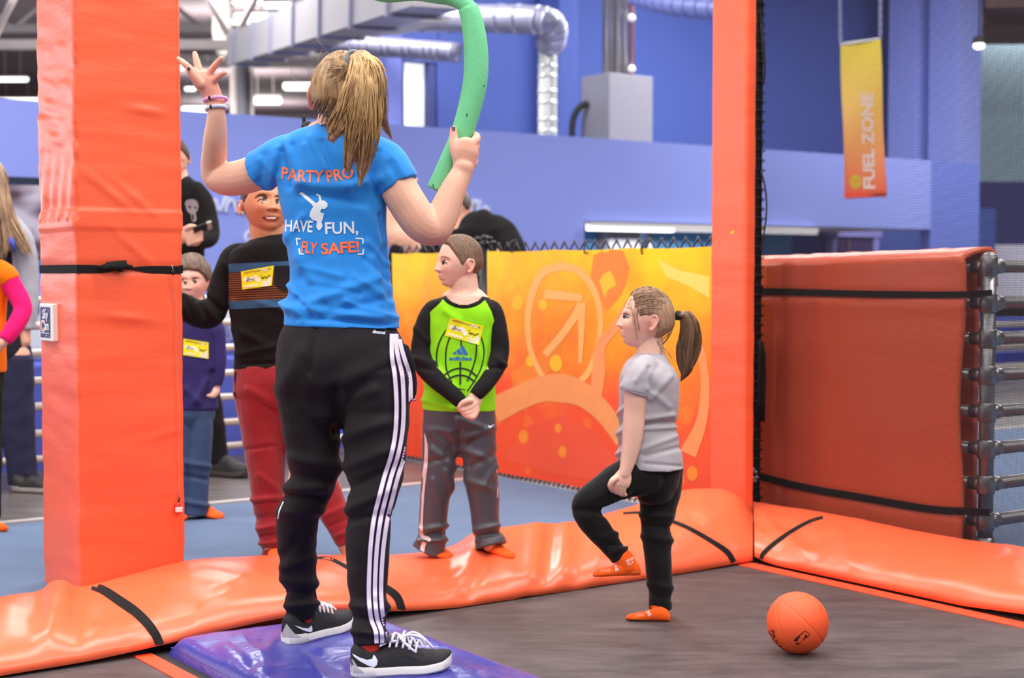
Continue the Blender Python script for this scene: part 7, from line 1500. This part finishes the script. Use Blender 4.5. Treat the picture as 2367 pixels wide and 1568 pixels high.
wrinkle(me, [(480, 880, 450, 930, 8, .006), (490, 860, 470, 940, 6, -.006), (430, 900, 470, 940, 8, .005)], 0.004, (11, 11, 12), 4); ssh = put('shirt', me, cloth('shirt_navy', (52, 46, 100), 0.85, 0.12), sb_)
sticker([(424, 783), (482, 792), (482, 830), (423, 821)], bvh_of([ssh]), 'yellow name sticker on the navy top of the small boy', None, W(452, 806, YS-.08))
me = remesh([limb([(447, 938, YS, 50, .62), (446, 965, YS, 50, .62), (445, 990, YS, 34, .6)], cap=(.2, .8)), limb([(464, 950, YS, 28), (463, 1020, YS, 28), (459, 1090, YS, 26), (456, 1150, YS, 25), (453, 1180, YS, 28), (452, 1190, YS, 29)], cap=(.5, 0)), limb([(425, 950, YS, 28), (424, 1020, YS, 28), (423, 1090, YS, 26), (422, 1150, YS, 25), (420, 1190, YS, 28)], cap=(.5, 0))], 0.0045, 3)
JEAN = cloth('denim_blue', (62, 80, 112), 0.85, 0.22, vscale=12); wrinkle(me, [(430, 1070, 485, 1080, 7, .006), (432, 1100, 480, 1110, 6, -.006), (430, 1160, 480, 1170, 6, .006)], .003, (13, 13, 13), 6); put('jeans', me, JEAN, sb_)
sock_foot(sb_, G(462, 1192, FLZ), G(508, 1200, FLZ), SOCK, hgt=0.045, wid=0.04); sock_foot(sb_, G(418, 1192, FLZ), G(412, 1206, FLZ), SOCK, hgt=0.045, wid=0.04)

# ================================================================== grown-ups and the child at the edge
def simple_person(anchor, label, skin_geos, head, hairspec, clothes, vox=0.006, eyes=True):
    o = person(*anchor, label); gs2 = list(skin_geos)
    if head: gs2 += [head.geo(70, 60)] + head.ear(-1, .9) + head.ear(1, .9)
    me = remesh(gs2, vox, 2); finish_skin(me, head); bo_ = put('body', me, SKIN_F, o)
    if head and eyes: head.eyes(EYEW, o, r=(0.056, 0.05, 0.028))
    if hairspec: put('hair', head.hair(hairspec[0], hairspec[1], 90, 80, fn=hairspec[3] if len(hairspec) > 3 else None), hairspec[2], o)
    for nm, geos, mat, amp in clothes: me = remesh(geos, 0.007, 3); wrinkle(me, [], amp, (8, 8, 10), len(nm)); put(nm, me, mat, o)
    return o
std_line = lambda a: float(np.interp(abs(a), [0, 0.7, 1.1, 1.4, 1.7, 2.2, 3.15], [0.32, 0.26, 0.06, -0.06, -0.08, -0.26, -0.34]))
BLKC = cloth('hoodie_black', (24, 21, 22), 0.9, 0.15); BLKP = cloth('pants_black', (20, 18, 20), 0.85, 0.12)
YP = 7.95; hp_ = Head(W(398, 368, YP), 0.23, (0.25, -0.9, -0.35), (0, -.3, 1))
man = simple_person((500, 1100, FLZ), 'man in black hoodie with skull print looking at his phone',
    [limb([(408, 430, YP, 34), (404, 400, YP, 28), (400, 375, YP, 26)]), limb([(412, 450, YP, 50, .6), (412, 700, YP, 45, .6)]), limb([(466, 470, YP, 20), (482, 545, YP-.05, 18), (452, 556, YP-.2, 14), (438, 552, YP-.24, 13)]), limb([(358, 470, YP, 20), (345, 545, YP-.05, 18), (385, 560, YP-.2, 14), (410, 552, YP-.24, 13)]),
     limb([(444, 554, YP-.22, 14), (436, 545, YP-.24, 19), (426, 538, YP-.25, 16)], ratio=.6), limb([(405, 556, YP-.22, 14), (416, 548, YP-.24, 18), (424, 540, YP-.25, 15)], ratio=.6)] + [limb([(430+2*i, 540+8*i, YP-.25, 6.5), (448+2*i, 538+7*i, YP-.27, 6), (466, 536+6*i, YP-.27, 5)], n=8) for i in range(4)] + [limb([(428, 530, YP-.26, 7), (440, 524, YP-.28, 6.5), (451, 524, YP-.28, 5.5)], n=8),
     limb([(440, 680, YP, 28), (478, 900, YP, 22), (500, 1050, YP, 15), (502, 1080, YP, 14)]), limb([(385, 680, YP, 28), (380, 900, YP, 22), (378, 1080, YP, 14)])], hp_, (std_line, lambda a, z: 0.03, HMB),
    [('hoodie', [limb([(408, 418, YP, 34, .9), (410, 436, YP, 52, .7), (411, 458, YP, 62, .6), (412, 520, YP, 62, .6), (412, 600, YP, 60, .62), (412, 680, YP, 58, .62)], n=26, cap=(.4, 0)), limb([(450, 440, YP, 22), (466, 465, YP, 26), (478, 510, YP-.02, 25), (484, 545, YP-.06, 24), (468, 558, YP-.14, 21), (452, 557, YP-.20, 18)], cap=(1, 0)), limb([(372, 440, YP, 22), (356, 465, YP, 26), (345, 510, YP-.02, 25), (342, 545, YP-.06, 24), (365, 560, YP-.14, 21), (392, 558, YP-.20, 18)], cap=(1, 0)), limb([(398, 424, YP+.06, 26), (412, 432, YP+.08, 30), (430, 428, YP+.06, 24)], ratio=.8)], BLKC, .008),
     ('pants', [limb([(412, 670, YP, 58, .62), (412, 720, YP, 56, .62), (412, 750, YP, 38, .6)], cap=(.2, .8)), limb([(440, 690, YP, 34), (455, 790, YP, 32), (478, 900, YP, 29), (494, 980, YP, 27), (502, 1040, YP, 24), (503, 1072, YP, 25)], cap=(.5, 0)), limb([(386, 690, YP, 34), (382, 800, YP, 32), (380, 900, YP, 29), (378, 1075, YP, 25)], cap=(.5, 0))], BLKP, .006)], vox=0.006)
hood = [o for o in man.children if o.name.startswith('hoodie')][0]; hbv2 = bvh_of([hood]); SKU = M('skull_print', (142, 132, 136), 0.7, var=.1)
drape_flat('skull_print', poly_bm([(427, 470), (431, 463), (440, 460), (451, 462), (457, 468), (459, 478), (456, 488), (452, 492), (455, 508), (450, 514), (443, 511), (440, 494), (433, 489), (430, 480)]), hbv2, SKU, hood, off=.004, L=8)
for pts in ([(436, 476), (441, 481)], [(450, 478), (453, 482)], [(445, 496), (446, 508)]): drape_flat('skull_mark', ribbon_bm(pts, 4), hbv2, BLKC, hood, off=.007, L=6)
m = MB(); a = W(447, 534, YP-.30); b = W(490, 519, YP-.27); d_ = (b-a).normalized(); m.box((a+b)/2, (b-a)/2, d_.cross(Vector((0, .5, 1))).normalized()*0.036, d_.cross(Vector((0, 1, -.5))).normalized()*0.005); ph = thing('phone', (a+b)/2, 'dark phone with pale end held by the man in black', 'phone'); put('case', m, BLACK, ph, smooth=False, bevel=.003)
m = MB(); c = a.lerp(b, .85); m.box(c, (b-a)*0.13, d_.cross(Vector((0, .5, 1))).normalized()*0.037, d_.cross(Vector((0, 1, -.5))).normalized()*0.0056); put('pale_end', m, M('phone_pale', (196, 190, 176), .4), ph, smooth=False, bevel=.003)
SHB_ = M('boot_black', (34, 30, 30), .6); SHS = M('boot_sole', (58, 52, 50), .7)
shm = thing('shoe', G(520, 1098, FLZ), 'black chunky shoe on the forward foot of the man with phone', 'shoe', 'shoes of the man with phone'); shoe(shm, G(482, 1100, FLZ), G(482, 1100, FLZ) + (G(566, 1104, FLZ)-G(482, 1100, FLZ)).normalized()*0.25, (SHB_, SHS), hgt=.11, wid=.05, sole=.03)
shm = thing('shoe', G(378, 1100, FLZ), 'black chunky shoe behind the wide orange post', 'shoe', 'shoes of the man with phone'); shoe(shm, G(374, 1094, FLZ), G(374, 1094, FLZ) + Vector((.1, -.24, 0)), (SHB_, SHS), hgt=.11, wid=.05, sole=.03)
# adult in black beyond the fence
YQ = 9.45; hq = Head(W(1052, 478, YQ), 0.235, (-0.42, -0.88, -0.10), (0.05, -.1, 1))
FLQ = 1085
simple_person((1070, 1030, FLZ), 'adult in black shirt standing beyond the banner fence',
    [limb([(1066, 540, YQ, 36), (1062, 515, YQ, 27), (1058, 490, YQ, 26)]), limb([(1075, 550, YQ, 60, .6), (1075, 780, YQ, 50, .6)]), limb([(1145, 560, YQ, 24), (1175, 620, YQ-.1, 22), (1180, 700, YQ-.1, 20), (1180, 760, YQ-.1, 15), (1180, 775, YQ-.1, 18)]), limb([(990, 560, YQ, 26), (950, 580, YQ-.2, 28), (925, 556, YQ-.3, 30), (912, 520, YQ-.3, 27), (915, 480, YQ-.3, 22), (925, 450, YQ-.3, 17), (928, 440, YQ-.3, 17)]), limb([(927, 446, YQ-.3, 16), (931, 430, YQ-.3, 19), (936, 416, YQ-.3, 17)], ratio=.6), limb([(922, 418, YQ-.3, 6), (926, 402, YQ-.31, 5.5), (936, 392, YQ-.33, 5)], n=8), limb([(931, 414, YQ-.3, 6), (936, 398, YQ-.31, 5.5), (946, 389, YQ-.33, 5)], n=8), limb([(939, 414, YQ-.3, 6), (945, 399, YQ-.31, 5.5), (954, 392, YQ-.33, 5)], n=8), limb([(946, 418, YQ-.3, 5.5), (952, 406, YQ-.31, 5), (959, 400, YQ-.33, 4.5)], n=8), limb([(944, 434, YQ-.31, 6), (956, 426, YQ-.33, 5.5), (962, 416, YQ-.34, 5)], n=8), limb([(1050, 760, YQ, 40), (1050, 1010, YQ, 20)]), limb([(1100, 760, YQ, 40), (1100, 1010, YQ, 20)])],
    hq, (std_line, lambda a, z: 0.04, hair_mat('hair_dark_ash', (56, 48, 44), (110, 98, 90), 90)),
    [('shirt', [limb([(1076, 506, YQ, 30, 1.0), (1084, 518, YQ, 62, .7), (1086, 535, YQ, 86, .58), (1082, 570, YQ, 92, .56), (1078, 650, YQ, 86, .6), (1076, 780, YQ, 88, .62)], n=26, cap=(.3, 0)), limb([(1140, 524, YQ, 32), (1165, 545, YQ-.03, 34), (1186, 590, YQ-.08, 32), (1188, 640, YQ-.1, 28)], cap=(1, 0)), limb([(1010, 530, YQ, 32), (985, 556, YQ-.05, 34), (955, 588, YQ-.18, 32), (938, 590, YQ-.24, 30)], cap=(1, 0))], BLKC, .006),
     ('trousers', [limb([(1076, 770, YQ, 84, .62), (1076, 840, YQ, 80, .62), (1076, 870, YQ, 50, .6)], cap=(.2, .8)), limb([(1050, 800, YQ, 44), (1050, 920, YQ, 36), (1050, 1015, YQ, 30)], cap=(.5, 0)), limb([(1102, 800, YQ, 44), (1102, 920, YQ, 36), (1102, 1015, YQ, 30)], cap=(.5, 0))], BLKP, .006),
     ('hanging_jacket', [limb([(916, 575, YQ-.36, 16), (912, 620, YQ-.36, 18), (910, 700, YQ-.36, 16), (906, 760, YQ-.36, 12)], ratio=.6)], BLKC, .004)], vox=0.006)
# child with orange and pink sleeve at the edge
YK = 6.30; hk = Head(W(-46, 520, YK), 0.205, (0.5, -0.85, 0), (0, 0, 1))
PINK = cloth('sleeve_pink', (232, 24, 112), 0.85, .1); ORC = cloth('shirt_orange', (250, 120, 10), 0.85, .1)
simple_person((-20, 1228, FLZ), 'child in orange shirt with bright pink sleeve, hand on hip',
    [limb([(-44, 610, YK, 36), (-45, 590, YK, 27), (-45, 560, YK, 26)]), limb([(-45, 620, YK, 48, .6), (-45, 860, YK, 44, .6)]), limb([(12, 640, YK, 16), (52, 706, YK-.02, 15), (20, 776, YK-.08, 12), (2, 795, YK-.1, 11)]), limb([(4, 792, YK-.1, 11), (-6, 802, YK-.1, 14), (-14, 812, YK-.1, 11)], ratio=.6), limb([(-98, 640, YK, 16), (-110, 720, YK, 15), (-108, 810, YK, 11), (-108, 830, YK, 13)]), limb([(-25, 860, YK, 26), (-22, 1040, YK, 20), (-18, 1205, YK, 13)]), limb([(-65, 860, YK, 26), (-68, 1040, YK, 20), (-70, 1205, YK, 13)])],
    hk, (std_line, lambda a, z: .04, hair_mat('hair_dark_curls', (50, 34, 28), (104, 76, 58), 90)),
    [('shirt', [limb([(-44, 602, YK, 36, .9), (-44, 614, YK, 58, .7), (-44, 634, YK, 66, .58), (-45, 700, YK, 58, .6), (-45, 860, YK, 58, .62)], n=26, cap=(.3, 0)), limb([(-4, 620, YK, 22), (12, 634, YK, 26), (24, 652, YK, 25)], cap=(1, 0)), limb([(-84, 620, YK, 22), (-98, 634, YK, 26), (-102, 660, YK, 25)], cap=(1, 0))], ORC, .004),
     ('sleeve', [limb([(22, 650, YK, 23), (36, 674, YK, 23), (50, 700, YK-.01, 22), (52, 720, YK-.02, 21), (40, 746, YK-.05, 21), (22, 772, YK-.08, 18), (10, 787, YK-.09, 17)], cap=(.3, 0))], PINK, .003), ('sleeve', [limb([(-102, 656, YK, 23), (-109, 720, YK, 21), (-108, 805, YK, 17)], cap=(.3, 0))], PINK, .003),
     ('leggings', [limb([(-45, 850, YK, 54, .62), (-45, 900, YK, 54, .62), (-45, 925, YK, 34, .6)], cap=(.2, .8)), limb([(-24, 880, YK, 31), (-22, 1040, YK, 26), (-18, 1200, YK, 19)], cap=(.5, 0)), limb([(-66, 880, YK, 31), (-68, 1040, YK, 26), (-70, 1200, YK, 19)], cap=(.5, 0))], BLKP, .004),
     ('sock', [limb([(-20, 1206, YK, 15), (-12, 1216, YK-.03, 14), (4, 1221, YK-.08, 11), (12, 1222, YK-.1, 8)])], SOCK, .001), ('sock', [limb([(-72, 1206, YK, 15), (-68, 1216, YK-.03, 14), (-52, 1221, YK-.08, 11)])], SOCK, .001)], vox=0.006)
# long-haired adult in grey cardigan and jeans
YJ = 7.45; hj = Head(W(-28, 425, YJ), 0.23, (0.6, -0.75, -.1), (0, 0, 1)); LH = hair_mat('hair_long_blond', (104, 74, 56), (206, 178, 142), 60)
ja = simple_person((20, 1130, FLZ), 'long-haired adult in grey cardigan and dark jeans at the walkway',
    [limb([(-20, 510, YJ, 38), (-22, 490, YJ, 28), (-26, 450, YJ, 26)]), limb([(-5, 540, YJ, 55, .6), (0, 800, YJ, 52, .6)]), limb([(52, 560, YJ, 20), (62, 680, YJ, 17), (58, 760, YJ, 13), (57, 790, YJ, 15)]), limb([(-66, 560, YJ, 20), (-76, 680, YJ, 17), (-74, 760, YJ, 13), (-74, 790, YJ, 15)]), limb([(34, 820, YJ, 36), (45, 1110, YJ, 16)]), limb([(-26, 820, YJ, 36), (-30, 1110, YJ, 16)])],
    hj, (std_line, lambda a, z: .05, LH),
    [('cardigan', [limb([(-10, 505, YJ, 38, .9), (-6, 520, YJ, 58, .7), (-4, 545, YJ, 66, .58), (0, 640, YJ, 62, .6), (2, 740, YJ, 66, .62)], n=26, cap=(.3, 0)), limb([(38, 530, YJ, 24), (54, 560, YJ, 26), (64, 620, YJ, 24), (66, 690, YJ, 22), (62, 760, YJ, 20)], cap=(1, 0)), limb([(-56, 530, YJ, 24), (-68, 560, YJ, 26), (-78, 620, YJ, 24), (-78, 690, YJ, 22), (-76, 760, YJ, 20)], cap=(1, 0))], cloth('cardigan_grey', (172, 176, 188), .9, .12), .006),
     ('vest', [limb([(-12, 560, YJ-.04, 44, .8), (-10, 660, YJ-.05, 42, .8), (-4, 800, YJ-.04, 54, .72), (0, 825, YJ-.02, 60, .66)], cap=(.4, 0))], cloth('vest_dark', (38, 34, 48), .85, .1), .005),
     ('jeans', [limb([(4, 800, YJ, 66, .62), (4, 850, YJ, 70, .62), (4, 890, YJ, 44, .6)], cap=(.2, .8)), limb([(36, 830, YJ, 42), (38, 920, YJ, 40), (44, 1010, YJ, 37), (50, 1080, YJ, 35), (54, 1118, YJ, 35)], cap=(.5, 0)), limb([(-28, 830, YJ, 42), (-30, 920, YJ, 40), (-32, 1010, YJ, 37), (-34, 1118, YJ, 35)], cap=(.5, 0))], cloth('denim_dark', (44, 44, 70), .85, .18, vscale=14), .006)], vox=0.006)
gl_ = [[W(x, y, YJ+d_) for x, y in pts] for pts, d_ in (([(-8, 385), (4, 430), (10, 500), (30, 545), (62, 590)], -.10), ([(-12, 390), (0, 440), (6, 500), (14, 550), (20, 590)], -.13), ([(-14, 400), (-4, 450), (2, 510), (6, 560), (4, 600)], -.14), ([(-6, 385), (8, 430), (18, 490), (44, 540), (74, 596)], -.09))]
put('long_hair', strands(gl_, 260, [.015, .02, .028, .03, .02], .0045, .001, seg=10, seed=31, jit=1.0), LH, ja, kind='stuff')
m = MB(); m.tube([W(14, 540, YJ-.13), W(26, 560, YJ-.13), W(36, 582, YJ-.12)], [.008, .018, .006], 8); put('blue_collar', m, M('collar_blue', (70, 86, 190), .7), ja)
for (hx, tx, lab) in ((30, 92, 'dark shoe with pale sole under the jeans beside the wide post'), (-36, -8, 'dark shoe with pale sole on the rear foot under the jeans')):
    o = thing('shoe', G(hx+20, 1134, FLZ), lab, 'shoe', 'shoes of the adult in jeans'); a = G(hx, 1136, FLZ); shoe(o, a, a + ((G(tx, 1138, FLZ)-a).normalized()*.25 if hx > 0 else Vector((0.05, -0.245, 0))), (SHB_, M('sole_grey', (150, 140, 136), .6)), hgt=.075, wid=.045, sole=.025)
